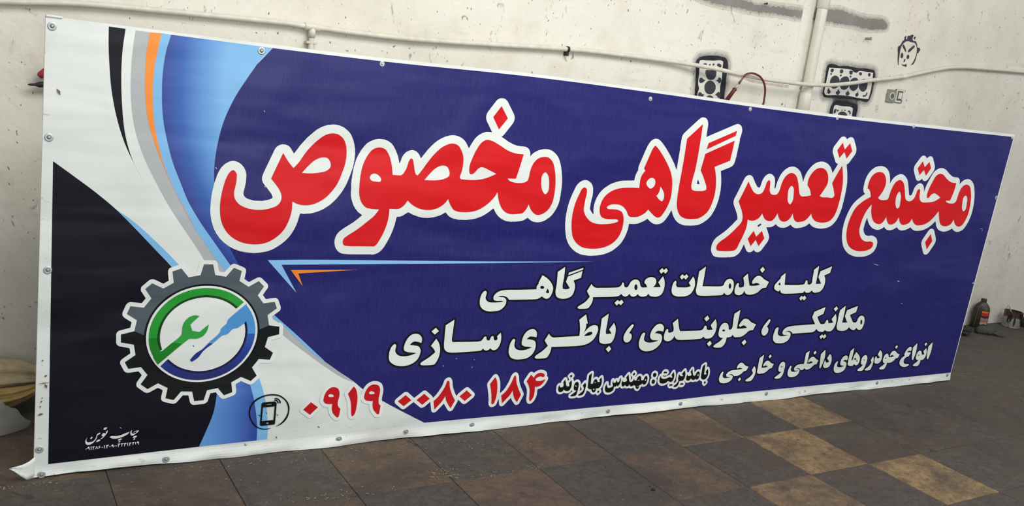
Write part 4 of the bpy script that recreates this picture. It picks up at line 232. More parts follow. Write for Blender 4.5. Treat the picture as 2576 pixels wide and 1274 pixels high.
line_outline=6237,633 6209,636 6189,641 6173,649 6167,656 6164,662 6164,673 6168,681 6188,700 6193,703 6238,727 6251,735 6257,741 6256,743 6238,751 6230,756 6214,772 6208,784 6204,799 6204,807 6203,811 6203,843 6205,864 6210,880 6219,897 6227,910 6238,921 6243,924 6253,929 6267,933 6275,934 6292,934 6317,927 6326,924 6337,917 6347,907 6354,896 6364,872 6368,859 6370,858 6377,859 6382,870 6384,879 6377,937 6377,978 6376,984 6376,1017 6379,1023 6385,1028 6442,1058 6459,1067 6469,1068 6475,1067 6478,1065 6482,1060 6484,1056 6485,1027 6484,1021 6484,982 6482,976 6483,916 6484,916 6503,940 6517,954 6530,963 6541,968 6553,971 6569,971 6598,965 6615,959 6626,953 6655,933 6668,926 6682,920 6707,911 6736,903 6741,900 6746,894 6748,890 6748,883 6746,877 6723,823 6718,813 6712,807 6704,805 6688,807 6683,805 6670,805 6655,801 6640,792 6617,770 6599,759 6572,746 6543,738 6532,737 6465,737 6452,740 6446,742 6436,747 6424,756 6417,751 6409,746 6392,742 6375,742 6364,740 6363,739 6362,722 6361,715 6355,694 6346,678 6341,670 6337,664 6322,649 6304,638 6285,633|4054,637 4040,637 4024,641 4019,644 4013,648 4004,658 4000,667 4000,675 4004,684 4018,700 4031,709 4055,723 4081,740 4103,759 4118,774 4115,779 4085,817 4082,823 4082,829 4083,831 4090,846 4116,892 4123,902 4127,905 4133,906 4137,906 4144,904 4151,898 4162,885 4170,878 4184,871 4196,867 4237,867 4243,868 4348,868 4354,869 4457,869 4459,871 4459,883 4454,925 4446,963 4433,1006 4433,1018 4436,1023 4439,1027 4508,1077 4515,1079 4522,1077 4526,1075 4531,1070 4566,984 4567,979 4567,970 4562,963 4553,957 4553,943 4555,942 4571,955 4581,960 4594,965 4610,969 4619,970 4635,970 4646,969 4665,963 4676,958 4689,943 4690,949 4688,955 4688,981 4687,987 4687,1017 4690,1024 4696,1031 4763,1075 4768,1077 4775,1079 4783,1077 4786,1075 4790,1071 4793,1065 4793,1039 4794,1033 4794,957 4793,952 4793,933 4792,928 4790,892 4792,884 4795,877 4808,876 4810,877 4810,878 4799,892 4796,900 4795,910 4797,914 4838,973 4845,981 4849,983 4856,984 4863,983 4871,976 4888,950 4900,925 4906,906 4908,888 4908,844 4903,814 4896,794 4886,775 4881,767 4871,757 4864,753 4856,750 4855,748 4871,731 4887,716 4890,710 4890,703 4886,696 4855,663 4850,659 4841,658 4833,661 4795,696 4791,703 4790,712 4793,718 4817,741 4818,744 4813,744 4807,743 4780,743 4777,744 4769,744 4748,749 4735,754 4723,760 4718,763 4708,774 4703,781 4700,789 4693,816 4692,825 4691,862 4690,861 4684,846 4672,822 4660,804 4642,786 4631,778 4611,766 4589,757 4562,749 4523,742 4513,742 4495,739 4358,739 4352,741 4295,741 4289,742 4222,742 4216,743 4201,743 4199,741 4199,730 4196,715 4190,694 4186,686 4171,658 4158,645 4149,641 4131,637 4117,637 4112,636|7154,638 7103,641 7089,644 7072,649 7059,655 7042,666 7027,679 7019,690 7012,704 7008,716 7004,736 7004,763 7008,784 7017,818 7025,836 7038,849 7049,855 7059,858 7070,858 7076,857 7084,852 7095,841 7099,832 7099,807 7098,802 7098,789 7101,776 7103,771 7112,764 7123,758 7133,754 7143,753 7145,753 7146,754 7142,760 7137,771 7136,788 7140,801 7146,813 7153,823 7166,834 7173,839 7192,848 7205,853 7216,856 7255,862 7287,864 7292,865 7363,867 7369,868 7432,868 7438,869 7525,869 7531,870 7601,870 7603,872 7602,874 7559,926 7555,933 7556,946 7570,997 7575,1009 7579,1014 7585,1016 7750,1067 7754,1067 7762,1064 7767,1059 7770,1053 7770,1045 7763,998 7763,992 7760,975 7758,967 7755,963 7748,957 7690,936 7682,932 7681,931 7693,914 7708,897 7726,879 7739,871 7751,868 7765,868 7774,869 7784,872 7786,877 7790,889 7794,897 7808,911 7817,915 7825,917 7835,915 7842,912 7855,898 7867,877 7894,877 7894,879 7882,892 7880,896 7877,902 7877,910 7884,921 7927,972 7931,978 7923,981 7885,1010 7881,1014 7878,1020 7878,1028 7881,1034 7887,1041 7919,1069 7929,1072 7940,1069 7969,1045 7976,1038 7979,1032 7980,1022 7977,1016 7946,985 7945,982 7953,979 7958,974 7974,950 7981,937 7982,936 7982,963 7984,967 7985,988 7987,1008 7991,1016 7997,1022 8066,1067 8074,1071 8083,1073 8093,1070 8097,1066 8100,1060 8100,1042 8101,1038 8101,1010 8103,1002 8104,1003 8108,1011 8112,1016 8122,1021 8287,1067 8291,1067 8300,1064 8305,1060 8307,1054 8308,1045 8299,979 8298,972 8295,967 8291,963 8288,961 8221,938 8217,937 8217,936 8251,897 8264,880 8271,874 8277,871 8285,868 8295,867 8305,868 8311,870 8314,873 8316,876 8319,898 8326,913 8330,919 8347,935 8356,941 8373,946 8380,947 8402,947 8422,942 8439,933 8445,929 8459,915 8466,904 8474,885 8479,864 8479,853 8480,848 8479,824 8474,801 8469,786 8457,764 8445,751 8437,747 8422,743 8402,742 8398,743 8390,743 8379,746 8372,748 8360,754 8348,762 8345,761 8333,751 8325,747 8314,744 8288,744 8271,748 8255,754 8234,765 8218,775 8206,763 8197,757 8186,752 8164,745 8146,742 8134,741 8099,741 8077,743 8038,752 8030,754 8017,762 8005,774 8000,782 7991,799 7988,808 7987,809 7977,790 7964,772 7952,760 7946,756 7929,747 7915,744 7879,744 7874,745 7863,745 7844,749 7833,753 7822,758 7820,757 7813,751 7804,746 7805,744 7812,736 7815,735 7829,746 7839,748 7846,746 7850,744 7866,728 7879,714 7882,708 7883,699 7879,692 7847,663 7844,661 7838,659 7834,659 7827,661 7812,673 7809,674 7806,673 7792,662 7781,660 7773,663 7741,695 7738,702 7738,709 7740,715 7744,719 7776,740 7777,742 7768,744 7747,745 7725,751 7714,754 7697,763 7681,774 7678,773 7673,766 7665,760 7653,754 7628,747 7612,744 7508,744 7502,743 7370,743 7364,742 7312,742 7305,743 7303,741 7303,726 7302,718 7299,711 7292,697 7283,682 7265,665 7258,661 7239,651 7214,643 7195,639 7185,639 7181,637|2913,641 2897,643 2883,646 2876,651 2866,660 2862,668 2862,676 2864,682 2872,696 2880,704 2891,711 2919,727 2944,742 2972,763 2984,774 2984,777 2983,780 2968,800 2945,820 2942,826 2942,834 2946,842 2986,900 2993,906 3001,907 3009,906 3013,903 3029,886 3044,865 3057,836 3065,810 3067,789 3067,752 3064,728 3057,705 3046,681 3033,660 3023,649 3015,645 2997,641|3838,641 3819,643 3793,650 3778,655 3763,662 3754,667 3737,685 3728,699 3718,721 3715,732 3714,744 3714,766 3715,771 3716,794 3722,818 3726,831 3738,854 3744,861 3751,867 3759,871 3765,873 3776,873 3782,871 3788,868 3796,860 3801,849 3802,830 3799,819 3799,802 3803,789 3810,780 3815,775 3826,769 3848,762 3869,760 3891,761 3891,763 3880,766 3863,775 3857,779 3848,788 3845,793 3840,805 3840,841 3841,846 3841,854 3845,871 3852,890 3861,906 3870,919 3887,936 3897,943 3908,949 3923,955 3937,958 3961,958 3979,953 3994,943 4010,927 4020,912 4024,897 4024,867 4022,858 4021,854 4017,849 4012,845 4006,844 3998,844 4011,832 4015,826 4021,814 4027,792 4028,781 4028,765 4027,753 4023,736 4018,723 4010,706 4003,695 3986,677 3969,664 3949,653 3935,649 3910,643 3878,642 3873,641|5305,643 5284,645 5263,650 5237,660 5216,675 5201,690 5195,698 5189,710 5183,727 5179,751 5179,768 5180,780 5184,799 5192,826 5204,851 5212,859 5218,864 5229,870 5235,871 5245,871 5251,870 5258,866 5267,857 5272,847 5273,834 5268,810 5268,793 5272,786 5284,776 5299,770 5325,766 5335,766 5334,769 5318,786 5312,795 5307,807 5305,816 5305,838 5309,860 5313,871 5324,892 5333,907 5348,925 5361,936 5369,942 5384,949 5395,953 5415,957 5432,955 5450,950 5462,944 5471,938 5483,926 5487,920 5495,905 5498,897 5499,885 5510,893 5518,896 5525,898 5536,896 5542,893 5553,882 5558,871 5559,859 5563,857 5573,859 5588,863 5591,865 5592,867 5591,878 5588,886 5568,934 5568,945 5571,951 5577,958 5626,994 5632,998 5638,1000 5648,998 5651,996 5655,992 5658,987 5675,934 5692,892 5698,879 5704,871 5708,868 5734,868 5740,867 5799,867 5805,865 5858,865 5864,864 5954,864 5965,865 5977,869 5985,874 5990,888 5996,900 6003,907 6016,913 6022,915 6028,915 6035,913 6040,911 6050,901 6058,886 6063,870 6076,865 6094,866 6095,867 6095,868 6081,886 6076,894 6076,904 6080,912 6125,968 6133,975 6141,978 6145,978 6153,975 6163,965 6177,942 6184,927 6189,913 6194,888 6196,866 6194,861 6194,842 6193,832 6190,819 6187,808 6178,790 6163,769 6147,754 6133,746 6132,745 6167,711 6170,704 6170,696 6168,690 6165,687 6133,657 6129,655 6119,653 6111,656 6074,690 6070,697 6070,706 6073,713 6102,738 6103,740 6101,741 6063,741 6055,742 6037,747 6021,758 6010,751 5999,746 5978,742 5935,741 5929,739 5747,739 5741,741 5714,741 5686,744 5671,749 5650,759 5636,771 5620,755 5611,748 5594,740 5570,735 5552,735 5533,739 5511,747 5497,759 5495,758 5492,744 5488,733 5481,721 5473,708 5453,688 5429,670 5405,658 5390,652 5365,646 5337,642|6607,644 6599,646 6563,676 6559,681 6556,686 6556,694 6559,701 6567,709 6598,735 6604,738 6613,739 6619,738 6622,736 6655,703 6659,696 6659,687 6655,680 6621,647 6617,645 6611,643|2705,646 2674,651 2655,656 2641,661 2623,670 2615,675 2605,683 2585,703 2576,720 2570,740 2568,751 2568,790 2571,806 2579,835 2588,852 2592,858 2605,870 2611,875 2624,879 2630,879 2639,876 2647,871 2653,865 2658,856 2658,835 2653,808 2657,796 2665,785 2678,776 2693,769 2726,766 2739,766 2750,767 2750,769 2721,778 2711,784 2703,794 2700,799 2696,812 2695,820 2695,842 2696,850 2700,866 2706,884 2717,906 2731,926 2749,943 2758,950 2765,954 2788,960 2805,961 2810,960 2818,960 2834,956 2843,953 2851,949 2861,941 2872,929 2877,921 2883,909 2887,895 2887,879 2886,868 2883,856 2881,852 2877,847 2873,845 2867,844 2857,844 2858,843 2864,837 2874,825 2882,808 2885,799 2885,766 2881,747 2876,733 2866,714 2860,704 2840,684 2815,668 2799,661 2781,655 2759,649 2732,646|6875,737 6862,741 6847,749 6832,764 6828,769 6819,788 6816,800 6816,818 6817,826 6826,854 6834,871 6848,890 6859,902 6881,930 6895,945 6904,951 6915,954 6920,954 6926,952 6940,945 6949,936 6953,926 6953,916 6949,903 6936,878 6925,860 6937,847 6944,834 6948,823 6949,813 6949,799 6948,792 6944,780 6938,768 6935,763 6921,750 6908,742 6898,739 6891,737|3209,741 3206,742 3170,742 3165,743 3152,743 3123,749 3116,752 3104,758 3090,769 3077,784 3071,796 3066,817 3062,847 3062,903 3061,909 3061,948 3060,954 3059,1014 3062,1020 3068,1025 3146,1071 3153,1073 3161,1071 3167,1066 3170,1059 3170,1030 3169,1024 3169,954 3168,949 3168,927 3167,922 3166,888 3167,878 3170,872 3172,870 3235,869 3241,868 3267,868 3272,867 3331,865 3337,864 3419,864 3427,866 3431,869 3440,880 3448,894 3455,901 3461,905 3473,907 3482,907 3488,906 3493,903 3498,898 3504,889 3506,876 3507,873 3509,871 3511,872 3513,882 3518,892 3531,905 3537,908 3544,910 3555,908 3565,903 3575,891 3580,898 3615,935 3623,937 3632,936 3638,931 3642,925 3650,902 3655,877 3655,837 3652,814 3646,796 3639,782 3633,772 3619,756 3602,747 3585,743 3571,743 3560,746 3541,756 3531,750 3521,747 3507,744 3500,744 3491,745 3478,749 3466,756 3459,751 3449,747 3443,745 3433,745 3429,744 3411,744 3405,743 3371,743 3365,742 3297,742 3291,741|5036,747 5023,751 5010,758 4994,774 4991,778 4985,790 4980,811 4980,834 4983,844 4989,860 5003,889 5015,908 5024,920 5055,951 5065,957 5072,961 5078,963 5086,963 5092,961 5103,954 5111,946 5114,939 5114,926 5113,921 5104,904 5093,886 5083,868 5096,858 5103,848 5108,838 5112,826 5112,802 5110,794 5102,776 5098,770 5090,762 5079,754 5067,749 5056,747|!5479,828 5481,827 5482,829 5484,840 5483,841 5467,841 5468,838|!8100,874 8127,874 8129,874 8129,876 8106,906 8102,909 8100,898|2981,913 2973,916 2938,947 2934,954 2934,962 2938,970 2967,997 2975,1004 2985,1007 2992,1005 2996,1003 3029,971 3033,964 3034,956 3033,953 3029,947 2995,916 2986,913|6022,925 6017,926 6010,930 5977,960 5972,968 5971,975 5972,978 5975,984 6013,1018 6016,1020 6026,1021 6033,1020 6037,1018 6071,984 6074,978 6074,969 6071,961 6043,934 6032,926 6026,924|4438,1101 4425,1102 4414,1105 4399,1114 4395,1118 4391,1125 4391,1138 4396,1147 4409,1160 4451,1183 4471,1195 4481,1203 4488,1209 4506,1231 4504,1236 4473,1278 4470,1284 4470,1293 4474,1302 4510,1364 4514,1368 4517,1370 4525,1372 4533,1370 4550,1354 4564,1343 4574,1339 4589,1333 4661,1333 4667,1332 4797,1332 4803,1333 4825,1333 4841,1337 4855,1346 4858,1353 4863,1367 4869,1377 4876,1382 4887,1384 4898,1380 4909,1369 4914,1363 4917,1356 4922,1338 4928,1334 4935,1332 4939,1334 4941,1338 4961,1377 4975,1392 4985,1398 4997,1404 5005,1406 5024,1410 5038,1410 5057,1406 5073,1399 5081,1394 5098,1376 5106,1363 5114,1344 5122,1333 5127,1330 5143,1329 5151,1330 5151,1332 5140,1338 5130,1348 5128,1352 5125,1362 5125,1374 5126,1380 5128,1386 5136,1401 5148,1413 5162,1421 5181,1428 5200,1432 5229,1432 5243,1429 5258,1425 5275,1417 5288,1404 5294,1395 5301,1381 5302,1380 5345,1435 5349,1437 5355,1439 5362,1438 5366,1438 5357,1445 5355,1445 5352,1444 5342,1436 5337,1433 5330,1432 5321,1433 5317,1437 5288,1467 5285,1474 5285,1482 5288,1488 5315,1515 5320,1518 5329,1521 5337,1519 5356,1507 5373,1519 5380,1521 5389,1519 5392,1517 5416,1495 5422,1488 5425,1483 5425,1474 5422,1468 5395,1435 5391,1433 5384,1432 5380,1432 5370,1435 5373,1430 5391,1405 5402,1383 5408,1366 5412,1350 5414,1333 5414,1290 5407,1260 5396,1238 5383,1224 5377,1220 5353,1208 5327,1201 5317,1201 5312,1200 5283,1201 5255,1205 5243,1208 5228,1214 5215,1223 5201,1214 5194,1210 5183,1207 5167,1205 5134,1205 5108,1211 5095,1217 5087,1223 5085,1224 5077,1217 5060,1210 5049,1207 5025,1207 5006,1212 4996,1217 4984,1227 4982,1227 4972,1219 4959,1213 4948,1210 4931,1210 4919,1213 4906,1217 4886,1230 4875,1223 4862,1217 4851,1215 4821,1211 4793,1211 4787,1210 4586,1211 4584,1209 4584,1191 4583,1182 4578,1165 4574,1156 4566,1141 4556,1126 4547,1116 4539,1110 4532,1106 4520,1103 4509,1103 4504,1102 4484,1102 4479,1101|3490,1102 3470,1104 3443,1111 3423,1118 3411,1124 3398,1133 3379,1152 3372,1161 3366,1173 3361,1191 3359,1213 3359,1240 3360,1244 3360,1251 3364,1268 3369,1283 3375,1294 3380,1302 3392,1314 3398,1319 3405,1322 3412,1324 3421,1324 3427,1322 3435,1318 3445,1308 3448,1300 3450,1294 3449,1266 3445,1251 3445,1248 3448,1240 3452,1233 3461,1227 3473,1221 3495,1217 3496,1218 3497,1219 3492,1227 3490,1236 3490,1257 3491,1263 3497,1275 3504,1285 3521,1302 3531,1308 3548,1316 3557,1320 3579,1325 3602,1326 3605,1327 3619,1327 3623,1329 3871,1329 3877,1330 3916,1330 3917,1344 3918,1348 3923,1358 3930,1368 3930,1380 3957,1441 3962,1450 3967,1456 3970,1458 3976,1459 3980,1459 3989,1457 4024,1439 4043,1427 4063,1413 4079,1399 4097,1380 4113,1357 4123,1339 4124,1338 4126,1352 4126,1362 4124,1366 4124,1386 4123,1390 4122,1420 4121,1424 4118,1461 4117,1465 4118,1477 4120,1482 4125,1487 4198,1533 4205,1535 4214,1533 4220,1528 4224,1522 4225,1512 4225,1495 4226,1491 4226,1471 4228,1466 4228,1414 4229,1414 4233,1429 4236,1436 4236,1450 4239,1467 4242,1473 4249,1479 4407,1527 4418,1524 4423,1519 4425,1514 4426,1506 4422,1488 4420,1483 4420,1466 4418,1462 4418,1450 4417,1447 4417,1436 4416,1432 4416,1422 4414,1412 4410,1405 4402,1400 4347,1381 4347,1378 4357,1358 4362,1336 4363,1309 4360,1282 4352,1258 4346,1246 4341,1239 4328,1226 4307,1215 4294,1210 4276,1205 4251,1201 4227,1201 4222,1203 4214,1203 4183,1210 4173,1214 4156,1222 4144,1233 4138,1242 4132,1254 4125,1274 4124,1274 4116,1251 4108,1237 4103,1230 4093,1219 4084,1214 4075,1209 4059,1205 4052,1205 4034,1210 4003,1225 3991,1218 3970,1209 3949,1204 3667,1205 3659,1206 3658,1204 3658,1197 3655,1180 3652,1173 3644,1156 3638,1148 3626,1135 3607,1120 3592,1113 3568,1107 3550,1105 3547,1104 3536,1104 3532,1103 3518,1103 3514,1102|7335,1117 7327,1119 7310,1135 7296,1149 7292,1156 7292,1165 7295,1171 7324,1201 7324,1203 7309,1204 7304,1203 7285,1203 7279,1201 7247,1201 7241,1200 7198,1200 7192,1199 7069,1199 7052,1201 7043,1201 7019,1208 7003,1215 6999,1217 6985,1232 6970,1228 6958,1228 6943,1232 6917,1242 6901,1253 6890,1262 6885,1269 6880,1279 6877,1290 6877,1310 6879,1317 6884,1328 6889,1336 6940,1387 6946,1392 6947,1394 6948,1410 6952,1416 6959,1423 7010,1459 7021,1462 7028,1460 7031,1458 7035,1454 7038,1449 7042,1432 7051,1383 7056,1346 7056,1339 7057,1333 7059,1331 7075,1331 7079,1330 7154,1330 7160,1329 7285,1329 7304,1331 7317,1331 7325,1333 7328,1335 7335,1357 7339,1364 7345,1371 7358,1379 7369,1380 7376,1379 7381,1376 7394,1363 7400,1351 7405,1333 7409,1331 7424,1331 7436,1336 7438,1339 7439,1341 7434,1377 7434,1413 7433,1418 7433,1444 7432,1450 7432,1484 7436,1492 7448,1501 7505,1537 7514,1540 7522,1538 7529,1533 7532,1526 7532,1510 7534,1506 7534,1483 7535,1467 7537,1467 7543,1476 7547,1478 7713,1532 7724,1534 7730,1532 7734,1530 7737,1526 7740,1521 7740,1508 7728,1443 7724,1434 7720,1429 7717,1427 7658,1407 7656,1406 7671,1377 7676,1360 7679,1345 7679,1311 7676,1294 7670,1275 7658,1252 7647,1239 7636,1228 7631,1224 7613,1214 7595,1209 7561,1204 7552,1204 7547,1203 7527,1203 7517,1204 7502,1209 7495,1213 7479,1223 7468,1216 7456,1210 7437,1205 7426,1204 7412,1204 7391,1207 7419,1182 7429,1172 7432,1165 7432,1158 7429,1152 7399,1122 7395,1119 7388,1117 7378,1119 7360,1132 7357,1130 7347,1119 7339,1116|4899,1124 4892,1126 4877,1136 4862,1126 4851,1125 4843,1127 4811,1158 4808,1165 4808,1171 4811,1177 4838,1203 4847,1209 4855,1211 4864,1209 4879,1201 4894,1211 4904,1212 4912,1209 4930,1194 4943,1182 4946,1176 4946,1167 4943,1160 4912,1127 4904,1124|5607,1196 5603,1197 5587,1197 5566,1200 5546,1205 5529,1211 5519,1216 5510,1223 5501,1232 5492,1244 5483,1260 5479,1272 5477,1288 5477,1312 5478,1317 5478,1332 5481,1346 5488,1363 5497,1376 5509,1387 5516,1392 5522,1393 5529,1393 5539,1391 5548,1381 5556,1368 5557,1359 5556,1344 5559,1336 5563,1330 5573,1325 5587,1324 5681,1323 5698,1325 5700,1327 5700,1328 5687,1342 5684,1348 5684,1359 5687,1366 5728,1426 5733,1431 5741,1434 5745,1434 5754,1431 5760,1425 5775,1406 5784,1393 5792,1376 5793,1375 5794,1428 5792,1434 5792,1471 5795,1478 5800,1483 5877,1533 5885,1536 5894,1535 5897,1533 5901,1528 5904,1522 5904,1461 5905,1455 5905,1376 5904,1370 5904,1335 5905,1333 5912,1331 5957,1331 5963,1330 5999,1330 6005,1329 6043,1329 6049,1327 6130,1327 6140,1329 6154,1334 6158,1350 6164,1363 6173,1376 6189,1392 6205,1400 6219,1404 6226,1405 6248,1405 6266,1401 6272,1399 6287,1391 6294,1386 6307,1372 6310,1368 6319,1351 6325,1331 6326,1332 6332,1344 6342,1354 6352,1359 6358,1361 6365,1361 6377,1357 6383,1353 6390,1346 6395,1335 6395,1321 6397,1316 6401,1312 6405,1311 6418,1312 6433,1316 6434,1318 6434,1322 6432,1335 6427,1350 6406,1394 6406,1405 6409,1410 6413,1415 6463,1455 6469,1458 6476,1459 6485,1457 6492,1450 6522,1375 6539,1338 6542,1332 6544,1330 6549,1329 6549,1330 6545,1336 6542,1345 6541,1359 6545,1371 6551,1383 6559,1394 6575,1413 6590,1423 6605,1430 6621,1434 6649,1434 6676,1428 6695,1418 6716,1405 6737,1393 6770,1379 6808,1365 6814,1360 6817,1353 6817,1345 6816,1340 6799,1299 6790,1280 6784,1274 6776,1271 6766,1271 6746,1269 6730,1265 6718,1259 6709,1252 6682,1229 6661,1218 6638,1209 6613,1203 6592,1199 6584,1199 6579,1198 6543,1198 6527,1200 6499,1209 6485,1216 6475,1226 6463,1215 6454,1209 6436,1201 6412,1195 6398,1195 6388,1197 6364,1203 6349,1210 6341,1215 6329,1227 6320,1244 6311,1231 6295,1215 6273,1204 6256,1200 6241,1200 6223,1204 6211,1209 6200,1216 6197,1216 6188,1208 6182,1205 6155,1200 6140,1200 6135,1199 6094,1199 6088,1198 5936,1198 5930,1199 5899,1199 5894,1200 5883,1200 5879,1201 5872,1201 5843,1208 5829,1214 5821,1219 5815,1225 5805,1239 5796,1256 5792,1272 5789,1270 5779,1250 5770,1238 5757,1225 5751,1221 5731,1210 5709,1203 5686,1198 5674,1197|!7356,1196 7359,1196 7375,1206 7384,1208 7383,1209 7369,1218 7366,1218 7357,1210 7346,1206 7346,1204|!4244,1326 4253,1325 4259,1327 4260,1328 4234,1359 4227,1366 4226,1367 4224,1359 4224,1346 4228,1330 4231,1327|!5295,1330 5315,1330 5317,1330 5318,1332 5302,1347 5301,1346 5295,1332|!7537,1336 7541,1336 7546,1337 7564,1337 7566,1338 7566,1339 7544,1365 7538,1372 7537,1373 7536,1339|5651,1370 5644,1372 5627,1383 5625,1384 5608,1372 5599,1371 5590,1373 5558,1405 5555,1412 5555,1418 5558,1424 5585,1453 5590,1457 5597,1458 5607,1457 5625,1445 5627,1445 5636,1452 5644,1457 5653,1458 5663,1454 5693,1428 5696,1422 5696,1413 5690,1402 5665,1374 5661,1371 5655,1369|6675,1435 6667,1437 6629,1468 6624,1473 6622,1479 6622,1488 6625,1495 6659,1528 6663,1530 6669,1531 6679,1530 6685,1527 6715,1501 6723,1493 6726,1486 6726,1479 6723,1473 6710,1458 6688,1437 6680,1434
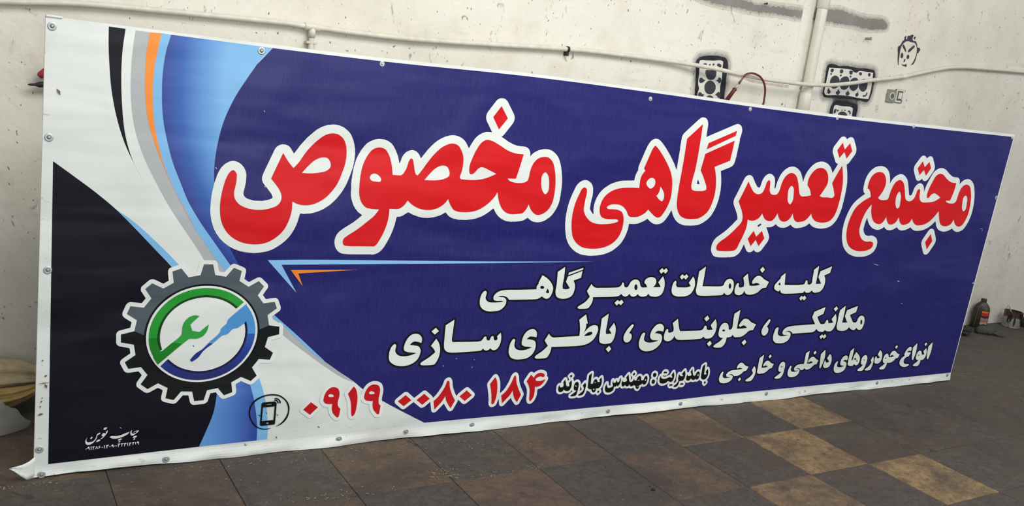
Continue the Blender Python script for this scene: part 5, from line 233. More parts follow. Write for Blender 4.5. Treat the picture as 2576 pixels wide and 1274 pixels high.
line3_outline=8957,226 8935,228 8921,232 8907,240 8901,245 8899,251 8899,263 8902,269 8909,276 8923,286 8958,304 8965,309 8964,311 8955,317 8945,327 8936,342 8933,355 8932,354 8926,343 8919,334 8907,321 8901,317 8889,311 8878,307 8868,306 8841,306 8831,307 8815,311 8805,316 8795,322 8794,322 8791,301 8787,287 8777,259 8770,246 8764,240 8755,235 8737,230 8728,229 8683,229 8679,230 8670,230 8661,233 8649,239 8640,246 8632,239 8625,235 8611,231 8601,230 8578,230 8573,231 8555,231 8543,233 8532,235 8517,242 8513,246 8510,253 8510,265 8517,277 8526,286 8531,290 8557,302 8567,309 8571,312 8564,317 8554,327 8551,331 8545,343 8542,360 8541,359 8537,347 8534,339 8524,324 8515,317 8499,308 8493,307 8476,307 8461,311 8446,318 8434,310 8421,305 8410,303 8383,303 8365,306 8352,310 8333,319 8326,325 8325,325 8324,311 8321,299 8313,279 8302,265 8285,253 8268,245 8253,239 8229,234 8218,234 8213,232 8181,232 8157,235 8143,239 8125,248 8117,255 8107,265 8102,271 8095,286 8090,304 8089,315 8089,339 8090,349 8095,367 8099,375 8106,384 8113,392 8127,401 8134,405 8149,405 8158,401 8164,397 8169,387 8169,376 8164,354 8164,347 8168,337 8171,335 8178,332 8188,331 8198,331 8191,341 8188,348 8185,357 8184,365 8184,389 8186,401 8191,414 8198,429 8206,441 8219,453 8224,457 8238,464 8253,468 8283,467 8297,463 8307,458 8313,452 8314,452 8317,503 8318,510 8321,515 8329,522 8373,553 8379,555 8386,555 8392,553 8394,550 8397,545 8398,539 8398,529 8401,513 8401,498 8402,495 8403,465 8404,466 8421,491 8427,498 8434,501 8441,501 8445,500 8470,484 8489,470 8507,454 8523,438 8530,429 8537,414 8540,406 8542,394 8543,394 8548,413 8557,430 8569,442 8587,452 8599,454 8619,454 8626,453 8643,446 8647,442 8655,435 8660,429 8667,414 8672,400 8673,391 8673,355 8671,335 8666,310 8657,283 8657,282 8658,282 8694,300 8705,308 8716,321 8729,339 8729,341 8728,344 8713,360 8710,366 8710,373 8715,384 8739,423 8743,427 8748,429 8758,429 8764,426 8770,419 8778,409 8781,408 8786,417 8796,425 8805,429 8817,430 8818,442 8844,497 8848,502 8854,505 8863,504 8889,489 8905,475 8919,456 8925,444 8932,425 8937,403 8938,403 8941,413 8946,423 8950,428 8961,439 8968,443 8982,451 8988,452 9007,452 9018,448 9031,440 9046,425 9050,437 9060,454 9073,468 9078,471 9096,479 9108,482 9135,481 9109,505 9106,511 9106,519 9111,527 9137,549 9143,552 9150,552 9160,546 9183,528 9188,521 9188,514 9185,506 9168,488 9159,479 9150,475 9150,474 9168,465 9198,444 9217,437 9240,431 9249,427 9252,420 9252,409 9232,365 9228,361 9220,358 9205,356 9189,351 9178,343 9165,330 9159,325 9141,316 9126,310 9101,303 9052,303 9048,285 9041,265 9031,247 9019,235 9005,227 8999,225|6762,227 6744,229 6726,238 6720,243 6718,249 6718,259 6723,269 6737,280 6771,296 6785,306 6795,315 6808,330 6806,336 6801,344 6787,359 6784,365 6784,372 6787,378 6815,424 6823,428 6831,428 6837,425 6856,406 6864,393 6868,390 6868,484 6869,489 6870,504 6872,510 6876,514 6922,543 6935,550 6943,550 6951,547 6954,541 6955,538 6954,445 6957,446 6962,454 6970,462 6979,469 6993,475 7000,477 7025,478 7003,500 7001,505 7000,513 7004,521 7027,545 7033,548 7041,548 7044,547 7048,544 7069,524 7073,516 7073,508 7071,502 7048,477 7040,473 7040,472 7057,463 7073,450 7079,446 7102,438 7120,434 7127,430 7130,427 7132,421 7132,413 7114,373 7108,362 7101,359 7084,357 7073,355 7062,348 7051,337 7037,326 7009,313 6987,307 6977,306 6954,306 6949,304 6913,305 6906,306 6893,312 6885,318 6879,323 6877,323 6876,321 6873,305 6867,287 6857,267 6847,251 6832,236 6821,230 6811,228 6799,226|9587,228 9565,230 9547,235 9537,240 9531,245 9528,251 9528,262 9534,273 9546,283 9557,291 9588,306 9592,309 9592,311 9577,318 9570,323 9559,333 9553,346 9552,352 9551,367 9550,366 9540,333 9534,321 9531,317 9525,313 9519,312 9508,312 9502,313 9495,317 9488,323 9482,335 9478,348 9469,376 9461,418 9460,420 9436,377 9430,369 9423,365 9400,363 9388,361 9381,357 9369,348 9365,342 9361,334 9360,324 9362,317 9369,311 9381,302 9388,300 9403,297 9414,297 9430,295 9463,294 9470,291 9472,288 9475,282 9475,262 9470,251 9466,247 9455,241 9444,238 9415,231 9372,231 9360,233 9340,236 9316,245 9299,253 9286,262 9280,266 9270,276 9266,281 9260,293 9256,307 9256,331 9259,341 9266,355 9271,363 9286,379 9297,387 9316,397 9317,399 9315,405 9315,421 9318,433 9327,457 9333,468 9342,481 9357,495 9366,502 9387,513 9400,517 9421,517 9427,515 9445,507 9451,501 9454,501 9460,507 9519,557 9526,560 9534,560 9541,556 9545,550 9554,509 9559,474 9559,423 9561,424 9566,432 9580,446 9593,454 9604,458 9627,458 9636,455 9648,449 9654,445 9662,437 9665,432 9681,404 9683,402 9687,401 9689,402 9689,403 9675,420 9672,426 9672,436 9676,444 9711,476 9718,482 9723,484 9732,484 9738,482 9748,469 9750,468 9751,495 9755,502 9816,556 9822,559 9828,559 9836,556 9838,553 9842,545 9848,519 9853,492 9855,472 9855,424 9853,401 9849,379 9839,342 9834,328 9829,318 9822,311 9814,307 9795,307 9790,308 9781,315 9773,325 9768,336 9765,349 9763,350 9750,329 9735,314 9730,311 9713,303 9690,303 9688,302 9683,280 9678,265 9669,247 9659,238 9649,233 9633,228|7200,229 7180,233 7166,237 7161,239 7158,243 7154,251 7154,259 7158,267 7169,278 7207,299 7219,306 7220,309 7219,310 7209,317 7198,327 7192,341 7189,355 7189,382 7190,393 7193,403 7200,419 7205,427 7219,441 7234,448 7245,451 7264,451 7270,449 7288,441 7297,433 7306,417 7310,403 7313,383 7314,354 7312,349 7310,316 7306,293 7302,282 7294,265 7281,247 7270,238 7252,230 7242,229|6417,230 6401,233 6385,236 6370,242 6358,250 6346,261 6341,269 6335,281 6332,288 6331,295 6331,322 6336,345 6341,357 6349,372 6361,385 6366,388 6377,393 6389,393 6395,390 6402,384 6407,371 6407,363 6403,342 6404,334 6408,327 6413,323 6427,318 6429,319 6424,330 6425,347 6431,359 6444,374 6455,382 6469,389 6490,397 6501,399 6511,400 6560,401 6561,402 6559,408 6559,420 6562,430 6569,444 6576,454 6583,462 6593,469 6609,476 6615,477 6636,477 6652,473 6665,467 6692,445 6699,442 6718,434 6744,428 6751,424 6754,421 6757,415 6756,407 6730,357 6724,354 6707,352 6691,348 6685,344 6667,328 6641,312 6651,311 6657,308 6678,287 6681,280 6681,271 6678,265 6652,240 6645,237 6639,237 6633,240 6610,262 6607,268 6607,277 6609,283 6634,307 6636,310 6635,310 6624,306 6605,302 6564,302 6555,303 6553,301 6553,294 6550,286 6544,274 6534,263 6519,251 6499,241 6489,238 6466,233 6447,230|7438,232 7403,235 7389,239 7381,242 7373,248 7360,261 7355,269 7350,278 7346,292 7346,333 7352,358 7365,384 7374,394 7381,398 7396,398 7409,391 7415,384 7419,375 7419,364 7414,347 7416,340 7422,331 7427,328 7440,324 7440,325 7435,339 7435,351 7436,357 7445,374 7455,385 7461,389 7470,394 7483,399 7516,406 7525,407 7530,408 7578,407 7579,409 7579,486 7578,492 7578,522 7581,527 7584,531 7637,557 7645,558 7651,555 7654,552 7657,546 7657,460 7660,460 7668,469 7673,472 7693,482 7699,483 7724,484 7723,486 7708,499 7699,507 7696,514 7696,521 7700,528 7725,552 7732,555 7740,555 7747,552 7766,533 7771,529 7774,525 7776,520 7775,513 7772,507 7747,483 7741,479 7759,470 7786,451 7803,444 7822,439 7830,434 7829,445 7824,485 7824,493 7826,499 7837,511 7885,554 7891,557 7900,558 7908,554 7912,548 7923,508 7927,490 7928,480 7928,466 7929,462 7928,438 7927,433 7927,428 7938,428 7946,425 7941,435 7941,443 7943,447 7974,495 7979,500 7985,502 7992,502 7996,501 8017,487 8031,473 8036,467 8046,445 8051,429 8055,406 8055,382 8052,366 8048,353 8040,339 8035,330 8025,321 8009,312 7986,307 7973,307 7968,306 7945,307 7933,311 7921,318 7910,329 7905,337 7902,335 7893,317 7885,310 7879,307 7871,307 7860,311 7855,314 7848,321 7843,333 7842,342 7841,355 7836,393 7834,408 7833,414 7830,411 7816,372 7811,365 7805,362 7783,361 7770,357 7763,352 7746,337 7737,330 7705,313 7695,310 7681,307 7647,307 7636,310 7615,319 7608,313 7599,308 7593,307 7560,307 7558,305 7558,299 7556,288 7546,270 7538,261 7527,251 7507,241 7481,234 7459,231|!7962,401 7971,401 7972,401 7972,402 7954,420 7950,421 7959,403|!8843,402 8846,402 8846,405 8836,412 8836,409|9700,484 9692,487 9671,505 9665,511 9662,517 9662,526 9665,532 9688,556 9695,560 9703,560 9712,556 9737,538 9741,534 9743,528 9743,521 9741,515 9718,489 9714,486 9709,484
manager_outline=4483,231 4470,235 4460,244 4454,255 4454,267 4458,276 4465,284 4492,300 4492,303 4484,315 4483,315 4476,305 4468,297 4457,291 4446,288 4421,288 4406,292 4397,296 4379,287 4367,284 4350,284 4335,288 4324,294 4316,303 4312,308 4306,320 4304,328 4304,368 4305,375 4310,384 4319,393 4327,398 4337,399 4347,396 4349,397 4349,408 4353,417 4371,442 4377,448 4382,451 4392,452 4399,451 4405,447 4410,442 4414,435 4423,410 4425,411 4437,423 4438,424 4437,426 4417,447 4413,455 4413,464 4413,466 4418,474 4437,491 4448,495 4454,495 4460,494 4465,491 4478,481 4487,472 4491,464 4490,453 4486,444 4477,436 4482,430 4487,421 4493,403 4494,403 4503,411 4517,417 4523,419 4538,419 4544,417 4552,413 4559,407 4568,397 4576,382 4578,369 4577,314 4575,300 4575,299 4577,299 4593,309 4596,314 4597,318 4581,347 4581,360 4582,364 4588,374 4606,395 4612,401 4617,404 4623,405 4634,404 4636,405 4636,458 4640,465 4647,473 4673,491 4680,495 4691,497 4701,493 4708,486 4712,478 4712,448 4713,443 4713,417 4716,417 4727,428 4735,431 4742,433 4749,433 4755,431 4765,427 4772,420 4775,419 4795,440 4801,443 4807,445 4818,443 4824,440 4829,435 4836,419 4842,396 4844,388 4844,351 4841,338 4835,322 4830,313 4819,302 4830,290 4834,282 4834,270 4829,262 4809,243 4799,239 4788,240 4782,243 4775,252 4769,257 4761,253 4752,251 4737,251 4727,253 4715,260 4706,269 4694,286 4687,287 4677,289 4661,299 4659,298 4656,284 4652,273 4643,252 4635,243 4625,237 4599,230 4571,230 4563,232 4551,239 4537,233 4525,230|5747,231 5736,233 5731,235 5719,245 5712,243 5702,245 5690,242 5683,244 5678,246 5658,266 5654,274 5654,285 5659,296 5657,298 5654,298 5637,288 5613,281 5606,279 5577,279 5559,283 5547,288 5540,293 5528,305 5523,311 5515,328 5512,339 5512,359 5513,368 5517,381 5526,399 5533,407 5539,410 5544,411 5552,411 5552,425 5556,434 5564,443 5576,452 5581,454 5587,456 5594,456 5604,453 5613,453 5622,451 5627,447 5640,432 5645,423 5645,413 5641,405 5638,400 5627,389 5621,385 5613,384 5610,384 5600,387 5588,385 5582,387 5574,392 5571,392 5572,386 5575,381 5582,378 5594,375 5605,375 5622,378 5642,386 5660,391 5661,392 5666,402 5685,431 5692,438 5697,441 5708,443 5714,441 5721,437 5725,432 5738,406 5742,396 5746,377 5746,350 5744,340 5741,329 5729,308 5734,300 5739,296 5750,302 5756,308 5764,318 5762,323 5756,339 5756,359 5758,375 5759,394 5765,406 5771,412 5775,415 5783,416 5792,415 5797,412 5802,408 5804,408 5838,444 5844,447 5849,448 5855,449 5861,447 5866,444 5871,440 5879,424 5887,404 5889,403 5899,404 5909,401 5910,402 5911,416 5916,425 5932,450 5937,455 5942,458 5949,459 5959,458 5965,455 5970,449 5973,446 5975,441 5979,423 5985,405 5989,395 5991,394 5997,404 6005,413 6015,422 6020,424 6030,427 6039,427 6050,424 6059,420 6061,420 6063,462 6067,471 6074,478 6102,495 6113,499 6119,499 6125,497 6131,494 6136,489 6139,482 6141,474 6143,441 6145,440 6151,445 6159,447 6165,447 6175,443 6181,437 6194,410 6199,394 6202,378 6202,352 6199,339 6196,329 6188,315 6177,300 6190,288 6194,280 6194,269 6186,256 6170,240 6164,237 6158,235 6152,235 6146,237 6140,240 6123,258 6119,266 6118,279 6119,285 6104,289 6092,295 6075,310 6060,297 6053,293 6043,290 6030,290 6017,295 6002,290 5982,290 5964,295 5955,299 5951,295 5941,291 5923,287 5913,287 5898,291 5887,297 5876,307 5874,308 5872,306 5873,305 5884,293 5888,285 5889,274 5884,264 5873,253 5865,247 5855,243 5843,245 5831,243 5820,247 5813,254 5810,255 5797,241 5784,234 5766,230|4915,235 4892,240 4878,247 4871,253 4862,263 4851,284 4848,293 4847,303 4847,317 4848,328 4852,342 4864,366 4871,373 4875,375 4883,377 4886,377 4895,374 4898,372 4903,367 4907,359 4911,339 4917,330 4920,329 4923,329 4934,332 4934,334 4930,347 4930,386 4935,395 4940,400 4945,403 4952,404 4962,403 4968,399 4975,392 4983,399 4994,403 5000,403 5013,399 5022,414 5029,421 5035,424 5045,426 5052,424 5058,421 5064,414 5069,404 5077,401 5085,397 5086,406 5091,416 5114,444 5120,450 5125,453 5131,455 5137,455 5148,451 5153,446 5155,442 5158,437 5160,426 5162,420 5162,417 5163,411 5175,375 5177,372 5179,372 5181,373 5183,376 5186,393 5168,412 5162,420 5163,432 5169,444 5180,459 5184,464 5191,467 5201,469 5208,467 5214,464 5234,444 5238,436 5238,424 5234,417 5223,402 5224,400 5227,397 5229,398 5236,408 5247,420 5257,425 5263,427 5281,427 5291,424 5300,419 5304,417 5313,408 5318,399 5319,399 5324,405 5333,414 5339,418 5346,422 5352,423 5361,423 5367,422 5375,418 5390,404 5395,394 5401,381 5403,372 5403,348 5402,340 5396,322 5387,304 5377,294 5365,288 5354,285 5341,285 5331,288 5323,292 5313,288 5312,286 5312,280 5310,275 5301,260 5292,251 5285,247 5279,246 5268,246 5258,249 5247,255 5232,269 5222,286 5201,279 5189,279 5175,282 5163,288 5157,286 5144,283 5136,283 5129,285 5120,287 5112,291 5097,287 5079,287 5073,288 5063,293 5056,300 5051,308 5048,307 5038,297 5033,294 5025,293 5009,294 5000,291 4999,279 4994,268 4981,254 4970,247 4957,241 4939,236 4929,235|5456,286 5447,288 5439,292 5426,305 5418,322 5416,328 5416,345 5418,352 5422,362 5432,372 5426,381 5420,395 5420,417 5421,422 5426,432 5437,442 5447,447 5457,450 5462,450 5474,447 5483,443 5490,439 5502,427 5508,413 5508,390 5507,384 5502,375 5493,364 5498,357 5505,344 5505,320 5501,309 5498,303 5489,294 5485,292 5471,287 5463,285
phone_outline=3215,215 3204,218 3197,223 3174,253 3150,289 3146,291 3119,261 3081,223 3076,220 3063,216 3047,220 3039,226 3033,239 3015,318 3008,314 2973,285 2957,274 2940,270 2927,274 2922,277 2863,325 2857,331 2783,276 2770,272 2759,274 2748,280 2690,329 2685,335 2682,343 2682,356 2685,364 2694,374 2750,419 2761,427 2775,430 2790,427 2795,423 2858,368 2934,425 2946,429 2958,427 2969,421 3022,376 3030,365 3034,357 3036,356 3053,370 3066,385 3084,412 3099,436 3112,460 3116,473 3124,503 3131,516 3140,524 3153,531 3162,533 3177,531 3182,529 3191,521 3202,505 3208,485 3212,460 3218,439 3226,419 3245,381 3262,354 3263,354 3265,355 3268,362 3276,373 3329,416 3342,425 3356,429 3372,425 3388,413 3435,370 3440,362 3443,354 3443,345 3441,338 3433,326 3374,280 3364,274 3351,270 3340,272 3330,277 3294,309 3284,316 3282,316 3280,301 3244,229 3239,222 3233,218 3220,214|4028,215 4017,218 4007,224 3999,236 3993,250 3989,265 3987,324 3982,353 3977,367 3966,389 3939,428 3936,436 3937,447 3940,455 3973,509 3981,521 3990,527 4002,531 4007,531 4020,527 4033,518 4057,534 4082,542 4092,544 4110,544 4129,540 4153,531 4164,523 4171,516 4180,497 4181,477 4189,471 4195,461 4197,455 4196,442 4193,433 4182,410 4165,386 4154,376 4134,362 4097,351 4098,305 4096,290 4091,271 4080,247 4070,233 4058,223 4044,216 4036,214|3734,216 3722,220 3715,225 3711,231 3706,242 3696,287 3694,290 3691,287 3681,249 3675,236 3668,228 3652,220 3644,218 3631,217 3617,221 3606,231 3599,242 3594,260 3592,290 3582,343 3571,388 3557,431 3557,449 3559,455 3593,504 3610,525 3615,529 3630,533 3644,529 3649,525 3655,520 3670,497 3681,473 3688,452 3696,404 3696,389 3698,383 3698,349 3698,348 3700,347 3730,370 3748,394 3774,442 3787,476 3794,503 3807,522 3818,532 3831,536 3839,536 3852,532 3862,524 3873,505 3880,484 3887,449 3895,428 3911,394 3952,325 3954,317 3954,308 3952,301 3920,231 3914,224 3908,220 3895,216 3890,216 3878,220 3871,224 3844,255 3834,269 3824,289 3822,290 3790,259 3758,224 3746,218 3738,216|2538,218 2522,223 2516,227 2491,252 2479,268 2468,287 2460,309 2454,344 2425,351 2406,359 2399,363 2389,373 2378,390 2377,390 2376,345 2375,340 2371,293 2364,266 2355,245 2345,232 2337,228 2324,224 2311,224 2303,226 2294,231 2288,236 2281,248 2277,260 2274,277 2272,306 2267,341 2259,381 2248,410 2233,442 2230,450 2231,458 2234,468 2282,534 2294,540 2306,542 2319,539 2326,534 2334,525 2348,506 2358,487 2366,461 2372,436 2374,433 2383,471 2397,500 2415,523 2439,539 2466,547 2490,547 2506,543 2524,537 2538,528 2549,517 2561,495 2568,469 2568,436 2563,401 2563,372 2567,354 2578,346 2584,337 2586,330 2586,309 2583,284 2581,250 2576,237 2570,229 2562,223 2543,218|2182,224 2170,228 2158,237 2136,258 2124,276 2117,287 2108,314 2103,346 2068,356 2055,364 2039,379 2031,394 2027,404 2027,429 2031,452 2039,479 2049,498 2066,522 2077,532 2094,542 2118,549 2137,549 2159,543 2170,540 2184,532 2197,519 2201,513 2211,492 2216,473 2218,457 2218,441 2216,436 2216,425 2210,399 2208,383 2213,362 2228,348 2232,341 2235,333 2235,311 2234,306 2232,277 2228,257 2224,245 2218,237 2206,228 2193,224|1951,269 1940,272 1935,276 1879,322 1869,335 1867,341 1867,349 1869,357 1875,367 1919,410 1942,430 1956,433 1970,430 1975,427 2036,377 2043,367 2045,361 2045,353 2043,345 2037,335 1983,283 1969,272 1956,269
gear_outline=1049,458 1038,463 1028,473 1023,484 1011,534 1007,538 983,539 978,541 970,540 934,494 926,485 911,479 900,479 841,498 833,503 823,512 819,522 819,542 827,590 822,595 801,608 791,612 734,581 727,579 716,579 703,585 696,590 663,618 650,630 645,642 645,658 650,670 679,718 662,742 655,749 601,743 582,743 569,748 559,758 533,810 531,817 531,830 535,839 546,851 596,889 590,924 586,929 524,945 514,950 506,958 501,967 499,977 499,1015 498,1022 498,1039 503,1050 511,1058 518,1062 588,1080 595,1116 594,1122 549,1154 538,1166 533,1177 533,1194 554,1250 557,1255 567,1265 578,1270 588,1270 650,1261 657,1261 674,1284 681,1294 681,1297 649,1349 647,1356 647,1370 651,1382 700,1429 714,1435 729,1435 756,1422 791,1403 796,1402 828,1422 830,1425 823,1478 823,1498 827,1510 834,1517 839,1520 903,1544 918,1544 930,1539 938,1531 977,1483 978,1482 1004,1487 1020,1491 1037,1556 1040,1561 1049,1569 1062,1574 1135,1574 1149,1569 1159,1558 1175,1495 1178,1490 1206,1485 1215,1485 1255,1535 1262,1542 1276,1549 1287,1548 1322,1534 1353,1520 1358,1517 1366,1509 1370,1498 1370,1484 1362,1433 1364,1429 1393,1410 1398,1408 1399,1408 1457,1441 1463,1443 1476,1443 1490,1437 1538,1390 1542,1378 1542,1364 1540,1358 1509,1308 1509,1303 1532,1272 1551,1274 1593,1280 1606,1280 1618,1275 1628,1265 1651,1209 1651,1188 1648,1180 1638,1170 1591,1134 1591,1129 1597,1097 1600,1090 1606,1088 1657,1080 1668,1075 1678,1065 1683,1049 1685,982 1680,970 1672,962 1666,959 1601,944 1597,940 1588,905 1588,902 1631,869 1643,857 1648,846 1648,830 1626,773 1624,769 1615,761 1602,755 1585,755 1529,762 1522,755 1506,732 1504,727 1505,724 1534,674 1536,668 1536,654 1531,642 1487,600 1481,596 1470,591 1455,591 1446,594 1392,622 1388,622 1352,602 1352,591 1358,553 1358,532 1353,520 1345,513 1335,508 1279,489 1263,488 1250,493 1242,501 1207,546 1169,541 1167,538 1152,479 1149,474 1138,465 1126,459
W_gasketA_spray1=7484,3011 7469,3025 7463,3061 7462,3115 7444,3253 7420,3403 7397,3493 7398,3541 7430,3573 7448,3584 7490,3597 7586,3615 7736,3628 7760,3622 7832,3621 7862,3608 7887,3583 7905,3547 7912,3511 7913,3385 7924,3331 7931,3193 7948,3085 7946,3055 7928,3046 7880,3040 7616,3021 7532,3010
W_gasketA_spray2=7470,2998 7455,3017 7442,3179 7406,3407 7383,3497 7384,3545 7428,3589 7446,3600 7560,3625 7674,3638 7824,3638 7866,3624 7903,3581 7922,3533 7929,3473 7923,3407 7940,3305 7941,3221 7958,3101 7957,3047 7938,3032 7746,3019 7728,3014 7608,3007 7590,3002 7536,3001 7518,2996
W_gasketA_spray3=7484,2981 7454,2992 7439,3019 7426,3163 7402,3325 7384,3427 7367,3487 7367,3541 7374,3559 7424,3608 7490,3627 7586,3645 7736,3658 7760,3652 7832,3651 7874,3638 7911,3601 7935,3553 7942,3517 7943,3391 7954,3337 7961,3199 7978,3091 7978,3055 7971,3037 7958,3024 7880,3010 7616,2991 7532,2980
W_gasketA_spray4=7484,2963 7442,2980 7428,2995 7421,3013 7408,3157 7384,3319 7366,3421 7349,3481 7349,3547 7356,3565 7406,3615 7424,3626 7490,3645 7586,3663 7736,3676 7760,3670 7832,3669 7886,3650 7929,3607 7953,3559 7960,3523 7961,3397 7972,3343 7979,3205 7996,3097 7996,3049 7989,3031 7970,3011 7928,2998 7550,2967 7532,2962
W_gasketA_spray5=7484,2939 7454,2945 7428,2959 7404,2989 7398,3007 7391,3049 7384,3157 7360,3319 7342,3421 7325,3481 7325,3547 7332,3571 7355,3601 7388,3633 7406,3644 7454,3662 7550,3681 7628,3693 7700,3694 7736,3700 7760,3694 7832,3693 7868,3686 7904,3668 7936,3637 7953,3613 7971,3577 7984,3523 7985,3397 7996,3343 8003,3205 8020,3097 8020,3049 8013,3025 7988,2993 7964,2981 7928,2974 7550,2943 7532,2938
W_gasketB_spray1=9699,3318 9675,3332 9656,3356 9648,3380 9648,3524 9642,3548 9642,3620 9636,3638 9636,3704 9649,3728 9675,3741 9705,3748 9783,3749 9849,3737 9885,3737 10011,3755 10257,3749 10371,3761 10551,3761 10589,3746 10612,3710 10626,3650 10626,3482 10620,3428 10599,3366 10583,3344 10557,3330 10485,3329 10407,3341 10059,3341 10035,3335 9867,3328 9795,3317
W_gasketB_spray2=9691,3304 9655,3334 9634,3378 9634,3570 9622,3642 9622,3708 9634,3732 9661,3751 9733,3765 9775,3764 9835,3753 9907,3753 9985,3765 10177,3765 10207,3759 10231,3764 10303,3765 10321,3770 10447,3771 10471,3776 10537,3777 10591,3763 10622,3720 10636,3678 10636,3630 10642,3606 10636,3444 10628,3408 10604,3348 10585,3327 10567,3316 10489,3315 10417,3326 10321,3327 10291,3333 10165,3333 10135,3327 9919,3320 9787,3303
W_gasketB_spray3=9699,3288 9675,3294 9654,3308 9632,3338 9618,3374 9618,3518 9612,3542 9612,3614 9606,3632 9606,3710 9624,3746 9651,3765 9711,3779 9789,3778 9849,3767 9885,3767 10011,3785 10257,3779 10371,3791 10551,3791 10587,3783 10605,3773 10642,3716 10656,3656 10656,3476 10650,3422 10624,3350 10602,3320 10581,3306 10551,3299 10491,3299 10407,3311 10059,3311 10035,3305 9867,3298 9795,3287
W_gasketB_spray4=9699,3270 9675,3276 9642,3296 9614,3332 9600,3368 9600,3512 9594,3536 9594,3608 9588,3626 9588,3716 9606,3752 9639,3777 9711,3797 9789,3796 9849,3785 9885,3785 10011,3803 10257,3797 10371,3809 10551,3809 10587,3801 10613,3788 10635,3766 10654,3734 10666,3704 10674,3662 10674,3470 10668,3416 10642,3344 10620,3314 10593,3294 10545,3281 10485,3281 10407,3293 10059,3293 10035,3287 9867,3280 9795,3269
W_gasketB_spray5=9699,3246 9669,3252 9627,3275 9590,3326 9576,3368 9576,3512 9570,3536 9570,3608 9564,3626 9564,3716 9574,3746 9591,3772 9621,3795 9645,3807 9711,3821 9789,3820 9849,3809 9885,3809 10011,3827 10257,3821 10371,3833 10551,3833 10593,3825 10629,3807 10647,3790 10675,3746 10690,3704 10698,3662 10698,3470 10692,3416 10666,3338 10638,3296 10611,3276 10587,3264 10545,3257 10485,3257 10407,3269 10059,3269 10035,3263 9867,3256 9795,3245
W_gasketC_spray1=9888,3049 9874,3063 9856,3117 9856,3189 9875,3243 9894,3263 9912,3274 9960,3287 10002,3288 10020,3293 10206,3294 10284,3282 10350,3281 10380,3268 10393,3255 10401,3225 10401,3117 10392,3093 10380,3085 10326,3078 10266,3077 10248,3072 10194,3071 10176,3066 10116,3065 10098,3060 10038,3059 10020,3054 9960,3053 9942,3048
W_gasketC_spray2=9880,3035 9861,3055 9849,3091 9842,3121 9842,3187 9849,3217 9867,3253 9898,3284 9940,3297 9982,3303 10048,3304 10072,3310 10174,3310 10198,3304 10366,3291 10386,3283 10403,3265 10411,3235 10411,3097 10409,3085 10396,3071 10180,3057 10162,3052 10102,3051 10084,3046 10024,3045 10006,3040 9946,3039 9928,3034
W_gasketC_spray3=9888,3019 9864,3025 9851,3039 9825,3117 9826,3195 9839,3237 9856,3267 9888,3298 9960,3317 10002,3318 10020,3323 10212,3323 10284,3312 10350,3311 10380,3304 10407,3285 10424,3261 10431,3225 10431,3111 10418,3075 10404,3061 10326,3048 10266,3047 10176,3036 9960,3023 9942,3018
W_gasketC_spray4=9888,3001 9852,3013 9834,3031 9807,3111 9808,3201 9821,3243 9838,3273 9882,3313 9960,3335 10002,3336 10020,3341 10212,3341 10284,3330 10350,3329 10380,3322 10410,3305 10439,3273 10449,3237 10449,3105 10436,3069 10410,3046 10326,3030 10266,3029 10248,3024 9960,3005 9942,3000
W_gasketC_spray5=9888,2977 9858,2983 9826,3003 9809,3027 9784,3105 9784,3201 9803,3261 9826,3297 9858,3328 9900,3346 9960,3359 10002,3360 10026,3366 10212,3365 10284,3354 10350,3353 10386,3346 10428,3323 10459,3285 10473,3237 10473,3105 10459,3063 10434,3031 10404,3018 10326,3006 10266,3005 10176,2994 9960,2981 9942,2976
W_stripe_spray1=8043,4194 8025,4199 7455,4199 7437,4204 7341,4211 7095,4253 7084,4268 7095,4282 7659,4366 7719,4366 7887,4331 8037,4307 8229,4295 8253,4300 8415,4307 8433,4312 8505,4313 8523,4318 8607,4319 8631,4324 8715,4325 8733,4330 8823,4331 8841,4336 8973,4337 8997,4342 9099,4343 9123,4348 9165,4349 9243,4361 9441,4408 9591,4432 9753,4432 9891,4415 9951,4414 10041,4403 10125,4402 10143,4397 10167,4402 10233,4403 10305,4414 10377,4415 10401,4420 10545,4427 10613,4412 10656,4370 10672,4340 10661,4316 10623,4301 10425,4271 10329,4264 10311,4259 10059,4259 10035,4264 9975,4265 9951,4259 9813,4259 9783,4253 9411,4247 9387,4241 9147,4235 9117,4229 8991,4228 8967,4223 8613,4223 8589,4217 8475,4216 8457,4211 8325,4204 8301,4199 8217,4198 8193,4193
W_stripe_spray2=7471,4180 7309,4197 7093,4233 7078,4242 7067,4260 7068,4278 7078,4290 7111,4304 7687,4389 7903,4347 8059,4323 8101,4322 8125,4317 8299,4317 8401,4328 8569,4335 8593,4341 8677,4341 8701,4347 8779,4347 8797,4352 9067,4359 9091,4364 9145,4365 9253,4383 9457,4430 9637,4454 9781,4448 9853,4437 9907,4436 9925,4431 9979,4430 10075,4419 10201,4419 10279,4430 10339,4431 10357,4436 10567,4443 10627,4424 10681,4369 10690,4344 10687,4318 10669,4299 10651,4288 10417,4251 10303,4244 10279,4239 9919,4245 9895,4239 9769,4239 9739,4233 9523,4233 9499,4227 9373,4227 9349,4221 9103,4215 9073,4209 8941,4209 8911,4203 8557,4203 8533,4197 8455,4196 8437,4191 8305,4184 8281,4179 7879,4179 7849,4185 7795,4179
